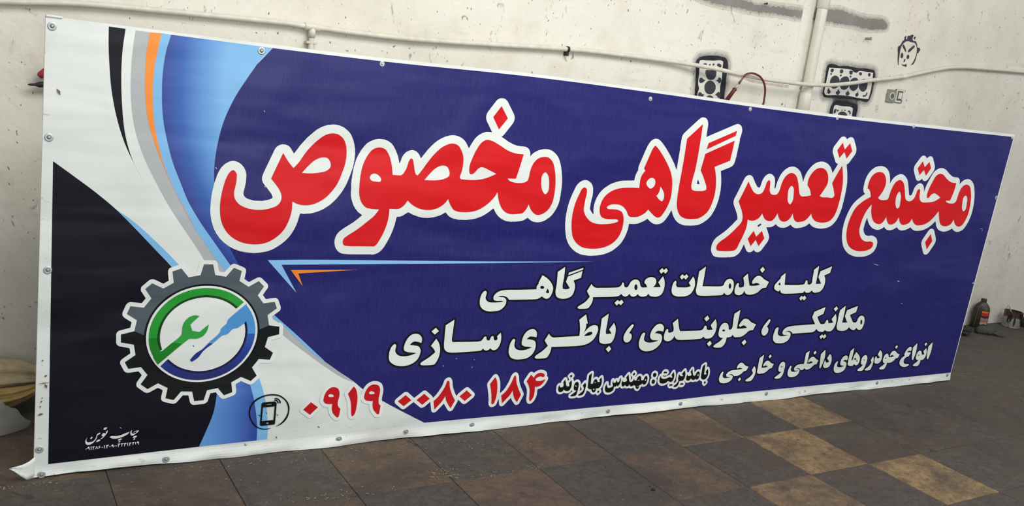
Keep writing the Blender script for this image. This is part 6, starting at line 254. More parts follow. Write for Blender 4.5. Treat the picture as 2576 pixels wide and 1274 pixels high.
W_stripe_spray3=7489,4150 7285,4173 7081,4210 7057,4227 7044,4248 7043,4278 7051,4297 7079,4320 7129,4334 7693,4415 7885,4377 8041,4353 8083,4352 8107,4347 8317,4347 8419,4358 8587,4365 8611,4371 8695,4371 8719,4377 8797,4377 8815,4382 9085,4389 9109,4394 9163,4395 9271,4413 9475,4460 9655,4484 9763,4478 9835,4467 9889,4466 9907,4461 9961,4460 10057,4449 10219,4449 10297,4460 10357,4461 10375,4466 10549,4473 10609,4459 10641,4446 10696,4392 10714,4356 10714,4320 10707,4302 10683,4278 10657,4264 10399,4221 10285,4214 10267,4209 9901,4215 9871,4209 9745,4208 9721,4203 9505,4203 9481,4197 9355,4197 9331,4191 9085,4185 9055,4179 8923,4179 8893,4173 8539,4173 8515,4167 8437,4166 8347,4155 8287,4154 8263,4149 7897,4149 7867,4155 7801,4154 7777,4149
"""
SH = {}
for ln in DATA.strip().split('\n'):
    k, v = ln.split('=', 1); cs = []
    for c in v.split('|'):
        hole = c.startswith('!'); P = []; F = []
        for q in c.lstrip('!').split():
            x, y = q.rstrip('~').split(','); P.append((int(x)*.0005, int(y)*.0005)); F.append(not q.endswith('~'))
        cs.append((hole, P, F))
    SH[k] = cs
def spl(P, fl, n=4):
    N = len(P); out = []; V = [Vector(p) for p in P]
    def tan(a, b, c):
        da = (b-a).length + 1e-9; dc = (c-b).length + 1e-9
        return ((b-a)/da*dc + (c-b)/dc*da)/(da+dc)
    for i in range(N):
        p0, p1, p2, p3 = V[i-1], V[i], V[(i+1) % N], V[(i+2) % N]; out.append(p1)
        f1, f2 = fl[i], fl[(i+1) % N]
        if f1 and f2: continue
        d = (p2-p1).length
        m1 = None if f1 else tan(p0, p1, p2)*min(d, 1.7*(p1-p0).length)
        m2 = None if f2 else tan(p1, p2, p3)*min(d, 1.7*(p3-p2).length)
        if m1 is None: m1 = (p2-p1)*1.5 - m2*.5 if m2.length > .6*d else p2-p1
        if m2 is None: m2 = (p2-p1)*1.5 - m1*.5 if m1.length > .6*d else p2-p1
        for k in range(1, n):
            t = k/n; t2 = t*t; t3 = t2*t
            out.append((2*t3-3*t2+1)*p1 + (t3-2*t2+t)*m1 + (-2*t3+3*t2)*p2 + (t3-t2)*m2)
    return out
def inside(p, poly):
    c = False; n = len(poly)
    for i in range(n):
        a, b = poly[i], poly[i-1]
        if (a.y > p.y) != (b.y > p.y) and p.x < (b.x-a.x)*(p.y-a.y)/(b.y-a.y)+a.x: c = not c
    return c
def flat_shape(name, key, mat, parent, off, **kw):
    """flat film following the outline, facing -Y, at y = -off"""
    verts = []; faces = []
    outs = [[spl(P, F), []] for h, P, F in SH[key] if not h]
    for h, P, F in SH[key]:
        if not h: continue
        q = spl(P, F)
        best = [o for o in outs if inside(q[0], o[0])]
        if best: best[-1][1].append(q)
    for o, hs in outs:
        loops = [[Vector((p.x, p.y, 0)) for p in L] for L in [o] + hs]
        base = len(verts); flat = [p for L in loops for p in L]
        verts += [(p.x, -off, p.y) for p in flat]
        for tri in tessellate_polygon(loops):
            a, b, c = (flat[i] for i in tri)
            cr = (b.x-a.x)*(c.y-a.y) - (b.y-a.y)*(c.x-a.x)
            if abs(cr) < 1e-12: continue
            t = tri if cr > 0 else tri[::-1]
            faces.append([base+i for i in t])
    return mesh_obj(name, verts, faces, mat, parent, **kw)

# ------------------------------------------------------------------ wall and floor
YW = 4.0694
def wall_mat():
    t = NT('painted_plaster'); v = t.coord(kind='World')
    big = t.noise(v, 0.9, 4, 0.6); mid = t.noise(v, 5, 5, 0.65); fine = t.noise(v, 60, 3, 0.6)
    c = t.ramp(big, [(0.30, srgb(208, 203, 190)), (0.50, srgb(224, 220, 209)), (0.72, srgb(229, 226, 216))])
    c = t.mix(t.math('MULTIPLY', t.mask(mid, 0.50, 0.72), 0.55), c, srgb(205, 198, 183))
    warm = t.noise(t.coord((1, 1, 0.5), 'World', (3, 0, 7)), 1.6, 3)
    c = t.mix(t.math('MULTIPLY', t.mask(warm, 0.56, 0.72), 0.35), c, srgb(220, 203, 190))
    # scuffs, pits and specks
    vs_ = t.coord((1.0, 1.0, 0.55), 'World', (1.3, 0, 4.1)); sp = t.noise(vs_, 24, 3, 0.6, 0.9)
    patch = t.noise(v, 1.7, 2, 0.5)
    sm = t.math('MULTIPLY', t.mask(sp, 0.64, 0.71), t.mask(patch, 0.40, 0.60))
    c = t.mix(t.math('MULTIPLY', sm, 0.75), c, srgb(112, 101, 84))
    sp2 = t.noise(t.coord((1.3, 1, 0.8), 'World', (9.1, 0, 2)), 55, 1, 0.5, 0.4)
    c = t.mix(t.math('MULTIPLY', t.mask(sp2, 0.73, 0.76), 0.8), c, srgb(84, 76, 66))
    smear = t.noise(t.coord((0.45, 1, 2.2), 'World', (2, 0, 5.5)), 3.1, 4, 0.6, 0.7)
    c = t.mix(t.math('MULTIPLY', t.mask(smear, 0.62, 0.74), 0.30), c, srgb(172, 168, 158))
    n1 = t.bump(mid, 0.30, 0.02); n2 = t.bump(t.noise(v, 22, 4, 0.65, 0.8), 0.35, 0.006, n1); n3 = t.bump(sp, 0.25, 0.004, n2)
    return t.fin(c, 0.62, n3, 0.35)
WALL = wall_mat()
bm = box_bm(-3.5, 11.0, YW, YW + 0.25, -0.05, 3.9)
wall = bm_obj('wall_back', bm, WALL, kind='structure')

def tile_mat(name, base, alt, dirt, dmin, dmax, amt):
    t = NT(name); v = t.coord(kind='World')
    oi = t.new('ShaderNodeObjectInfo').outputs['Random']
    g = t.noise(v, 24, 7, 0.82, 0.5); g2 = t.noise(v, 110, 4, 0.8); g3 = t.noise(t.coord((1, 2.2, 1), 'World', (7, 3, 0)), 9, 6, 0.75, 0.8)
    c = t.ramp(g, [(0.36, base), (0.62, alt)])
    c = t.mix(t.math('MULTIPLY', t.mask(g2, 0.46, 0.62), 0.55), c, tuple(x*0.5 for x in base[:3]) + (1,))
    c = t.mix(t.math('MULTIPLY', t.mask(g3, 0.50, 0.70), 0.55), c, tuple(min(1, x*1.25) for x in alt[:3]) + (1,))
    d = t.noise(t.coord(kind='World', loc=(4, 2, 0)), 3.2, 6, 0.72, 0.5)
    c = t.mix(t.math('MULTIPLY', t.mask(d, dmin, dmax), amt), c, dirt)
    br = t.noise(t.coord(kind='World', loc=(14, 5, 0)), 1.5, 5, 0.7, 0.4)
    c = t.mix(t.math('MULTIPLY', t.mask(br, 0.48, 0.66), 0.35), c, srgb(92, 74, 58))
    c = t.mix(t.math('MULTIPLY', oi, 0.22), c, dirt)
    lite = t.noise(t.coord(kind='World', loc=(1, 8, 0)), 30, 4, 0.7, 1.0)
    c = t.mix(t.math('MULTIPLY', t.mask(lite, 0.66, 0.76), 0.4), c, srgb(150, 140, 125))
    blk = t.noise(t.coord(kind='World', loc=(21, 8, 0)), 13, 3, 0.6, 0.6)
    c = t.mix(t.math('MULTIPLY', t.mask(blk, 0.66, 0.72), 0.6), c, srgb(40, 37, 35))
    n = t.bump(g2, 0.4, 0.004, t.bump(g, 0.45, 0.01))
    r = t.ramp(d, [(0.3, (0.8, 0.8, 0.8, 1)), (0.7, (0.48, 0.48, 0.48, 1))])
    return t.fin(c, r, n, 0.35)
DIRT = srgb(62, 57, 53)
T_TAN = tile_mat('tile_tan', srgb(113, 93, 67), srgb(172, 146, 106), srgb(76, 67, 56), 0.44, 0.66, 0.85)
T_MID = tile_mat('tile_worn_tan', srgb(102, 85, 65), srgb(148, 124, 95), srgb(74, 65, 57), 0.42, 0.64, 0.85)
T_BRN = tile_mat('tile_brown', srgb(89, 75, 65), srgb(117, 98, 82), DIRT, 0.42, 0.64, 0.8)
T_DRK = tile_mat('tile_dark', srgb(69, 64, 59), srgb(95, 88, 81), DIRT, 0.45, 0.7, 0.6)
T_DTY = tile_mat('tile_grimy', srgb(78, 73, 67), srgb(98, 89, 78), DIRT, 0.40, 0.62, 0.8)
GROUT = plain('grout', srgb(58, 52, 47), 0.9, var=0.3, scale=60)
floor = bm_obj('floor', box_bm(-4.5, 11.5, -4.0, YW, -0.12, -0.005), GROUT, kind='structure')
TX, TY = 2.4769, 2.8193; TW, TD = 0.4, 0.4097
tmesh = {}
def tile_data(key, mat):
    if key not in tmesh:
        b = box_bm(0.0010, TW-0.0010, 0.0010, TD-0.0010, -0.02, 0.0)
        top = [e for e in b.edges if all(abs(v.co.z) < 1e-6 for v in e.verts)]
        bmesh.ops.bevel(b, geom=top, offset=0.0018, segments=1, affect='EDGES')
        me = bpy.data.meshes.new('tile'); b.to_mesh(me); b.free(); me.materials.append(mat); tmesh[key] = me
    return tmesh[key]
BR = {(2, 0), (3, 1), (3, -1)}; MID = {(1, 1), (1, -1)}
for i in range(-8, 17):
    for j in range(-3, 4):          # row j spans TY-(j+1)*TD .. TY-j*TD
        even = (i + j) % 2 == 0
        if (i, j) in BR: key, mt = 'tan', T_TAN
        elif (i, j) in MID: key, mt = 'mid', T_MID
        elif even and i < 4: key, mt = 'brn', T_BRN
        elif i < 4: key, mt = 'drk', T_DRK
        elif even: key, mt = 'dty', T_DTY
        else: key, mt = 'drk', T_DRK
        o = bpy.data.objects.new('tile', tile_data(key, mt))
        o.location = (TX + i*TW, TY - (j+1)*TD, random.uniform(-0.0015, 0.0))
        link(o, floor)

# ------------------------------------------------------------------ the banner
BO = Vector((0.2455, 3.2681, 0.0000)); BRZ = -0.025865
ban = empty('banner', BO, BRZ, 'large blue and white workshop banner with red lettering, standing on the tiled floor', 'banner')
def fabric():
    t = NT('banner_white_pvc'); c0 = srgb(226, 230, 226)
    v = t.coord(); c = weave_tint(t, c0, 0.03)
    soft = t.noise(v, 2.3, 4, 0.6, 0.5)
    c = t.mix(t.math('MULTIPLY', t.mask(soft, 0.50, 0.72), 0.35), c, srgb(196, 201, 198))
    # grime on the hems only
    sx = t.new('ShaderNodeSeparateXYZ'); t.L(t.new('ShaderNodeTexCoord').outputs['Object'], sx.inputs[0])
    hem = t.math('MAXIMUM', t.math('LESS_THAN', sx.outputs[2], 0.085), t.math('LESS_THAN', sx.outputs[0], 0.04))
    g = t.noise(t.coord((1, 1, 2.5)), 24, 3, 0.6, 0.6)
    c = t.mix(t.math('MULTIPLY', t.math('MULTIPLY', t.mask(g, 0.64, 0.72), hem), 0.5), c, srgb(128, 120, 104))
    return t.fin(c, 0.42, cloth_relief(t), 0.45)
FAB = fabric()
TOP = [(0.0, 1.5792), (0.3818, 1.5774), (0.7239, 1.5753), (1.1361, 1.5763), (1.7769, 1.5875), (2.4348, 1.5835), (3.0423, 1.5764), (3.6627, 1.5723), (4.2827, 1.5755), (5.25, 1.5835)]
def top_v(u):
    for (a, b), (c, d) in zip(TOP, TOP[1:]):
        if u <= c: return b + (d-b)*(u-a)/(c-a)
    return TOP[-1][1]
NU, NV = 150, 48
verts = []; faces = []
def fpos(a, b):
    v0 = b
    left = 0.0086*v0; right = 5.1804 + (5.2463-5.1804)*v0
    u = left + (right-left)*a
    zb = 0.004 + 0.004*noise.noise(Vector((u*2.3, 0.4, 0))) + 0.003*math.sin(u*5.1) if True else 0
    z = max(0.002, zb) + (top_v(u) - zb)*v0
    hm = max(0.0, 1 - z/0.052); hm = hm*hm*(3-2*hm)
    y = -0.017*hm*(0.45 + noise.noise(Vector((u*3.1, z*8, 2.2))) + 0.5*noise.noise(Vector((u*9.0, z*20, 5.2))))
    return Vector((u, y, z))
VV = [0, .006, .012, .018, .024, .03, .036] + [0.05 + 0.95*k/(NV-8) for k in range(NV-7)]
NV = len(VV) - 1
for j, b in enumerate(VV):
    for i in range(NU+1): verts.append(fpos(i/NU, b))
for j in range(NV):
    for i in range(NU):
        a = j*(NU+1)+i; faces.append((a, a+1, a+NU+2, a+NU+1))
# side skirts wrapped round the frame, then back edge
rim = [i for i in range(NU+1)] + [j*(NU+1)+NU for j in range(1, NV+1)] + [NV*(NU+1)+i for i in range(NU-1, -1, -1)] + [j*(NU+1) for j in range(NV-1, 0, -1)]
b0 = len(verts)
for r in rim: verts.append(Vector((verts[r].x, 0.028, verts[r].z)))
for k in range(len(rim)):
    a, b = rim[k], rim[(k+1) % len(rim)]; faces.append((b, a, b0+k, b0+(k+1) % len(rim)))
faces.append([b0+k for k in range(len(rim))][::-1])
mesh_obj('pvc_sheet', verts, faces, FAB, ban, smooth=False)
# steel frame and two rear props that hold it upright (hidden behind the sheet)
STEEL = plain('frame_steel', srgb(110, 108, 104), 0.5, 0.7)
for nm, bx in (('frame_rail', (0.03, 5.16, 0.030, 0.055, 0.012, 0.037)), ('frame_rail', (0.04, 5.21, 0.030, 0.055, 1.53, 1.555)),
               ('frame_post', (0.03, 0.055, 0.030, 0.055, 0.037, 1.53)), ('frame_post', (5.14, 5.165, 0.030, 0.055, 0.037, 1.53)),
               ('frame_post', (2.58, 2.605, 0.030, 0.055, 0.037, 1.53))):
    bm_obj(nm, box_bm(*bx), STEEL, ban)
for x in (1.2, 4.0):
    bm_obj('rear_prop', tube([(x, 0.05, 1.45), (x, 0.52, 0.012)], 0.011, 8), STEEL, ban)

K = 0.0004
WHT = (228, 233, 229)
def P(name, key, mat, layer, label=None):
    return flat_shape(name, key, mat, ban, K*layer, label=label)
def grad_sweep():
    t = NT('print_blue_sweep'); sx = t.new('ShaderNodeSeparateXYZ'); t.L(t.new('ShaderNodeTexCoord').outputs['Object'], sx.inputs[0])
    # left edge of the sweep u = 0.362 + 0.72 (v-1.40)^2 for v below 1.40; printed colour runs from it to the right
    dv = t.math('SUBTRACT', sx.outputs[2], 1.42); q = t.math('MULTIPLY', t.math('MULTIPLY', dv, dv), 0.66)
    f = t.math('DIVIDE', t.math('SUBTRACT', t.math('SUBTRACT', sx.outputs[0], 0.352), q), 0.225)
    c = t.ramp(f, [(0.0, srgb(45, 62, 142)), (0.30, srgb(52, 96, 178)), (0.62, srgb(92, 148, 212)), (0.95, srgb(126, 182, 230))])
    return t.fin(c, 0.46, cloth_relief(t), 0.45)
def grad_foot():
    t = NT('print_blue_foot'); sx = t.new('ShaderNodeSeparateXYZ'); t.L(t.new('ShaderNodeTexCoord').outputs['Object'], sx.inputs[0])
    f = t.math('DIVIDE', t.math('SUBTRACT', sx.outputs[0], 0.57), 0.20)
    c = t.ramp(f, [(0.0, srgb(100, 158, 222)), (0.5, srgb(78, 124, 202)), (0.95, srgb(46, 72, 160))])
    return t.fin(c, 0.46, cloth_relief(t), 0.45)
def grad_badge():
    t = NT('print_badge_blue'); sx = t.new('ShaderNodeSeparateXYZ'); t.L(t.new('ShaderNodeTexCoord').outputs['Object'], sx.inputs[0])
    f = t.math('DIVIDE', t.math('SUBTRACT', sx.outputs[2], 0.33), 0.19)
    c = t.ramp(f, [(0.0, srgb(26, 30, 96)), (0.5, srgb(34, 58, 150)), (1.0, srgb(44, 96, 186))])
    return t.fin(c, 0.46, cloth_relief(t), 0.45)
SKY = (126, 184, 232); NAVY = (30, 29, 104); BLK = (20, 20, 28); RED = (212, 10, 20); GRY = (176, 180, 182); ORG = (244, 142, 48)
P('navy_field', 'navy_field', pm('navy', NAVY, 0.42, 0.055), 1)
P('dark_field', 'dark_field', pm('night', (14, 12, 27), 0.5, 0.01, 0.22), 1)
P('blue_sweep', 'blue_sweep', grad_sweep(), 1)
P('grey_stripe', 'grey_stripe', pm('grey', GRY), 1)
P('black_stripe', 'black_stripe', pm('ink_navy', (9, 8, 20), 0.5, 0.01, 0.25), 1)
P('sky_sliver', 'sky_sliver', pm('sky', SKY), 1)
P('blue_foot', 'blue_foot', grad_foot(), 1)
P('orange_stripe', 'orange_stripe', pm('orange', ORG), 2)
P('sky_stripe', 'sky_stripe', pm('sky', SKY), 2)
P('sky_foot', 'sky_foot', pm('sky', SKY), 2)
P('grey_sliver', 'grey_sliver', pm('grey', GRY), 2)
P('sky_sliver', 'sky_sliver2', pm('sky', SKY), 3)
P('arrow_line', 'arrow_sky', pm('sky_line', (138, 194, 240)), 3)
P('arrow_line', 'arrow_orange', pm('orange', ORG), 3)
# gear badge
P('gear_outline', 'gear_outline', pm('white', WHT), 4)
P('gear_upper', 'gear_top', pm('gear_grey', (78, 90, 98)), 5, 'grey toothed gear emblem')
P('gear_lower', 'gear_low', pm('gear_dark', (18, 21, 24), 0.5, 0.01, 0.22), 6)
P('badge_ring', 'badge_black', pm('ink', (10, 10, 14), 0.5, 0.01, 0.25), 7)
P('badge_disc', 'badge_white', pm('white', WHT), 8)
P('green_arc_shade', 'green_shade', pm('green_shade', (6, 58, 12)), 9)
P('blue_arc_shade', 'blue_shade', pm('blue_shade', (12, 18, 62)), 9)
P('green_arc', 'green_arc', pm('green', (30, 152, 44)), 10)
P('blue_arc', 'blue_arc', grad_badge(), 10)
P('green_arc_low', 'green_low', pm('green_deep', (14, 124, 26)), 11)
P('blue_arc_high', 'blue_high', pm('badge_sky', (78, 150, 214)), 11)
P('wrench', 'wrench', pm('green_wrench', (46, 160, 62)), 12, 'green wrench emblem')
P('wrench_handle', 'wrench_low', pm('green_deep', (14, 124, 26)), 13)
P('screwdriver', 'driver', pm('badge_sky', (78, 150, 214)), 12, 'blue screwdriver emblem')
P('screwdriver_blade', 'driver_low', pm('badge_navy', (22, 44, 130)), 13)
# lettering
P('title_outline', 'title_outline', pm('white', WHT), 4)
for k, lb in (('title_red_a', None), ('title_red_b', None), ('title_red_c', None)):
    P('title_lettering', k, pm('red', RED, 0.46, 0.01), 6)
INK = pm('ink', (10, 10, 14), 0.5, 0.01, 0.25)
P('line_outline', 'line_outline', INK, 4); P('line_outline', 'line3_outline', INK, 4)
for k in ('line1_white', 'line2_white', 'line3_white'): P('line_lettering', k, pm('white', WHT), 6)
P('name_outline', 'manager_outline', pm('white', WHT), 5); P('name_lettering', 'manager_black', INK, 7)
P('phone_number_outline', 'phone_outline', pm('white', WHT), 5); RD = pm('red_deep', (196, 10, 22), 0.46, 0.01)
cur = None; digs = []
for c_ in SH['phone_red']:
    if c_[0]: digs[-1].append(c_)
    else: digs.append([c_])
for k, d_ in enumerate(digs):
    SH['dig%d' % k] = d_; P('phone_digit', 'dig%d' % k, RD, 7)
P('phone_icon', 'phone_icon', INK, 6)
P('printer_mark', 'mark_white', pm('white', WHT), 4)

# rivets with washers round the hem
ZINC = plain('zinc', srgb(196, 200, 202), 0.42, 0.55, 0.15, 90); ZINCD = plain('zinc_dull', srgb(150, 154, 154), 0.45, 0.5, 0.2, 90)
def washer_mesh(r):
    return lathe([(r, 0.0), (r, 0.0010), (r*0.93, 0.0018), (r*0.62, 0.0024), (r*0.55, 0.0018)], 20)
def head_mesh(r):
    return lathe([(r, 0.0), (r*0.96, 0.0012), (r*0.8, 0.0026), (r*0.5, 0.0036), (r*0.2, 0.0041)], 14)
RIV = [(0.027, 1.5495, 0.0135), (0.6864, 1.5502, 0.0135), (0.025, 1.1968, 0.0135), (0.0301, 0.7521, 0.0135), (0.0167, 0.1048, 0.0135), (0.0245, 0.012, 0.0135), (0.4371, 0.0204, 0.0135), (1.1076, 0.031, 0.0135), (1.4069, 0.0323, 0.0125), (1.7256, 0.0324, 0.0125), (2.477, 0.0302, 0.0125), (2.9334, 0.0312, 0.0125), (3.5463, 0.0378, 0.0125), (4.4662, 0.0347, 0.0125), (5.1451, 0.0401, 0.0125), (5.2115, 1.1915, 0.0125), (1.14, 1.5546, 0.0105), (2.4342, 1.5417, 0.0105), (3.0493, 1.5482, 0.0105), (3.6681, 1.5542, 0.0105), (4.2886, 1.5583, 0.0105), (5.2249, 1.5625, 0.0105), (0.7303, 0.0476, 0.006), (3.8497, 0.0333, 0.006), (4.7667, 0.0367, 0.006), (5.1833, 0.6468, 0.006)]
rmesh = {}
for u, v, r in RIV:
    for kind, fn, mt, rr in (('rivet', washer_mesh, ZINC, r), ('rivet_head', head_mesh, ZINC if r < .012 else ZINCD, max(0.0045, r*0.5))):
        if (kind, r) not in rmesh:
            b = fn(rr); bmesh.ops.rotate(b, verts=b.verts, cent=(0, 0, 0), matrix=Matrix.Rotation(PI/2, 3, 'X'))
            bmesh.ops.recalc_face_normals(b, faces=b.faces)
            me = bpy.data.meshes.new(kind); b.to_mesh(me); b.free(); me.materials.append(mt)
            for p in me.polygons: p.use_smooth = True
            rmesh[(kind, r)] = me
    hm = max(0.0, 1 - v/0.052); hm = hm*hm*(3-2*hm)
    y = -0.017*hm*(0.45 + noise.noise(Vector((u*3.1, v*8, 2.2))) + 0.5*noise.noise(Vector((u*9.0, v*20, 5.2))))
    o = bpy.data.objects.new('rivet', rmesh[('rivet', r)]); o.location = (u, y - K*1.2, v); link(o, ban)
    h = bpy.data.objects.new('rivet_head', rmesh[('rivet_head', r)]); h.location = (0, -0.0016, 0); link(h, o)
SC = [((0.7682, 0.1686), (0.7812, 0.1591), 0.0012, 0), ((0.84, 0.1637), (0.85, 0.1561), 0.0012, 0), ((0.7986, 0.1758), (0.8037, 0.1687), 0.0012, 0), ((0.8437, 0.0708), (0.8526, 0.058), 0.0012, 0), ((1.0129, 0.0965), (1.0237, 0.0868), 0.0014, 0), ((0.5092, 0.466), (0.5153, 0.458), 0.0012, 0), ((5.1178, 0.9945), (5.141, 0.9974), 0.0012, 1), ((5.141, 0.9974), (5.1448, 0.9775), 0.0012, 1), ((0.0076, 0.3497), (0.0451, 0.3529), 0.0014, 2), ((0.0281, 0.3483), (0.0357, 0.3317), 0.003, 2), ((0.0288, 0.3801), (0.0325, 0.374), 0.004, 2), ((0.0181, 0.4354), (0.0218, 0.4309), 0.003, 2), ((0.0083, 0.2346), (0.0277, 0.2387), 0.003, 2), ((0.016, 0.2822), (0.0232, 0.2846), 0.0025, 2), ((0.0194, 0.2966), (0.0242, 0.2976), 0.002, 2), ((0.015, 0.2692), (0.0176, 0.2616), 0.002, 2), ((0.708, 1.3438), (0.7129, 1.3357), 0.001, 1), ((0.729, 1.0685), (0.7338, 1.0628), 0.0012, 1), ((1.6037, 0.3501), (1.6131, 0.3513), 0.001, 1), ((1.6918, 0.3432), (1.7003, 0.3391), 0.001, 1), ((1.6874, 0.3031), (1.6924, 0.3101), 0.0012, 1), ((1.5457, 0.3263), (1.5507, 0.317), 0.0012, 1), ((4.1951, 0.7729), (4.2496, 0.7635), 0.0012, 1), ((4.4384, 0.6699), (4.4652, 0.6648), 0.002, 1), ((4.5204, 0.5327), (4.5368, 0.5274), 0.0014, 1), ((0.5502, 1.1293), (0.5589, 1.1212), 0.001, 1), ((0.0434, 1.3568), (0.0554, 1.3351), 0.003, 2), ((0.2715, 0.1644), (0.2797, 0.159), 0.001, 1)]
SCM = {0: pm('scuff_black', (26, 26, 28)), 1: pm('scuff_pale', (196, 200, 206)), 2: pm('scuff_brown', (104, 92, 72))}
for (x0, z0), (x1, z1), wd, c_ in SC:
    d_ = Vector((x1-x0, z1-z0)); n_ = Vector((-d_.y, d_.x)).normalized()*wd
    mid_ = Vector(((x0+x1)/2, (z0+z1)/2)) + n_*0.8
    SH['scuff'] = [(False, [(x0, z0), (mid_.x-n_.x*1.8, mid_.y-n_.y*1.8), (x1, z1), (mid_.x+n_.x, mid_.y+n_.y)], [True]*4)]
    P('scuff_mark', 'scuff', SCM[c_], 9)
# loose cloth corner at the bottom left, turned out over the floor
fv = []; ff = []
prof = [((0.004, 0.082), (0.004, 0.004)), ((-0.014, 0.068), (-0.010, 0.001)), ((-0.032, 0.062), (-0.021, 0.003)), ((-0.052, 0.060), (-0.040, 0.022)), ((-0.066, 0.0585), (-0.060, 0.043)), ((-0.0755, 0.0572), (-0.0748, 0.0565))]
for s_, th in ((0, 0.0), (1, 0.0014)):
    for i, (a, b) in enumerate(prof):
        for k in range(5):
            t = k/4; x = a[0]+(b[0]-a[0])*t; z = a[1]+(b[1]-a[1])*t
            y = -0.006 - 0.005*i + 0.005*math.sin(t*PI)*(i/5) + 0.002*math.sin(i*1.7) + th
            fv.append((x, y, z))
n1 = len(prof)*5
for s_ in (0, 1):
    for i in range(len(prof)-1):
        for k in range(4):
            a = s_*n1 + i*5+k; q = (a, a+5, a+6, a+1); ff.append(q if s_ == 0 else q[::-1])
rimi = [k for k in range(5)] + [i*5+4 for i in range(1, 6)] + [25+k for k in (3, 2, 1, 0)] + [i*5 for i in (4, 3, 2, 1)]
for k in range(len(rimi)):
    a, b = rimi[k], rimi[(k+1) % len(rimi)]; ff.append((a, b, b+n1, a+n1))
mesh_obj('loose_corner', fv, ff, FAB, ban, smooth=True)
b = box_bm(0.0086, 0.056, -0.004, 0.02, 1.5765, 1.5835, 0.0015, 1)
bm_obj('hem_fold', b, FAB, ban)

# ------------------------------------------------------------------ paint and marks on the wall
def spray(name, rgb, alpha):
    t = NT(name); v = t.coord(kind='World'); n = t.noise(v, 30, 4, 0.7); n2 = t.noise(v, 6, 3)
    c = t.ramp(n2, [(0.3, srgb(*[int(x*0.9) for x in rgb])), (0.7, srgb(*rgb))])
    m_ = t.fin(c, 0.75, t.bump(t.noise(v, 22, 4, 0.65, 0.8), 0.35, 0.006), 0.25)
    if alpha < 1: t.L(t.math('MULTIPLY', t.mask(n, 0.10, 0.85), alpha), t.b.inputs['Alpha'])
    else: t.L(t.mask(n, 0.14, 0.30), t.b.inputs['Alpha'])
    return m_
SP = spray('spray_charcoal', (64, 66, 76), 1.0); SP1 = spray('spray_mist', (74, 76, 86), 0.20); SPH = spray('spray_halo', (64, 66, 76), 0.8)
SPS = spray('stripe_grey', (140, 137, 132), 1.0); SPS2 = spray('stripe_fringe', (150, 147, 141), 0.30)
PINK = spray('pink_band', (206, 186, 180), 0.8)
PLT = plain('stencil_bare_wall', srgb(216, 214, 206), 0.7, var=0.06, scale=18, bump=0.2)
def W(name, key, mat, layer, label=None):
    o = flat_shape(name, key, mat, wall, K*layer, label=label); o.location = (0, YW, 0); return o
for g_ in 'ABC':
    for k_ in (5, 4, 3, 2, 1): W('stencil_mist', 'W_gasket%s_spray%d' % (g_, k_), SP1, 6-k_)
    W('stencil_halo', 'W_gasket%s_halo' % g_, SPH, 6); W('stencil_plate', 'W_gasket%s_plate' % g_, PLT, 7)
    W('stencil_holes', 'W_gasket%s_holes' % g_, SP, 8, 'sprayed stencil of an engine gasket')
W('stencil_face', 'W_face', SP, 2, 'small sprayed stencil of a frowning face')
for k_ in (3, 2, 1): W('grey_stripe_fringe', 'W_stripe_spray%d' % k_, SPS2, 4-k_)
SH['W_stripe'] = [(False, [(q.x + 0.006*noise.noise(Vector((q.x*40, q.y*40, 1))), q.y + 0.012*noise.noise(Vector((q.x*26, q.y*40, 4))) + 0.006*noise.noise(Vector((q.x*90, q.y*60, 9)))) for q in spl(c_[1], c_[2], 14)], [True]*(len(c_[1])*14)) for c_ in SH['W_stripe']]
for c_ in SH['W_stripe']: c_[2][:] = [True]*len(c_[1])
W('grey_stripe', 'W_stripe', SPS, 4, 'long grey paint stripe')
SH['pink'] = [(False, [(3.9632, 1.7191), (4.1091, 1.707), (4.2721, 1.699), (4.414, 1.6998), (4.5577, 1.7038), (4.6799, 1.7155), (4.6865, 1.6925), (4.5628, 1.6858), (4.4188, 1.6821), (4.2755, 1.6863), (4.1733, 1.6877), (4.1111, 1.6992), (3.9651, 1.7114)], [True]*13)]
W('pink_band', 'pink', PINK, 1)  # pinkish strip: wall paint plus the conduit's shadow put into its colour
# plaster strip beside the drain pipe
bm_obj('trim_1', box_bm(4.50, 4.60, YW-0.003, YW+0.01, -0.0, 3.9, 0.001, 1), WALL, kind='structure')

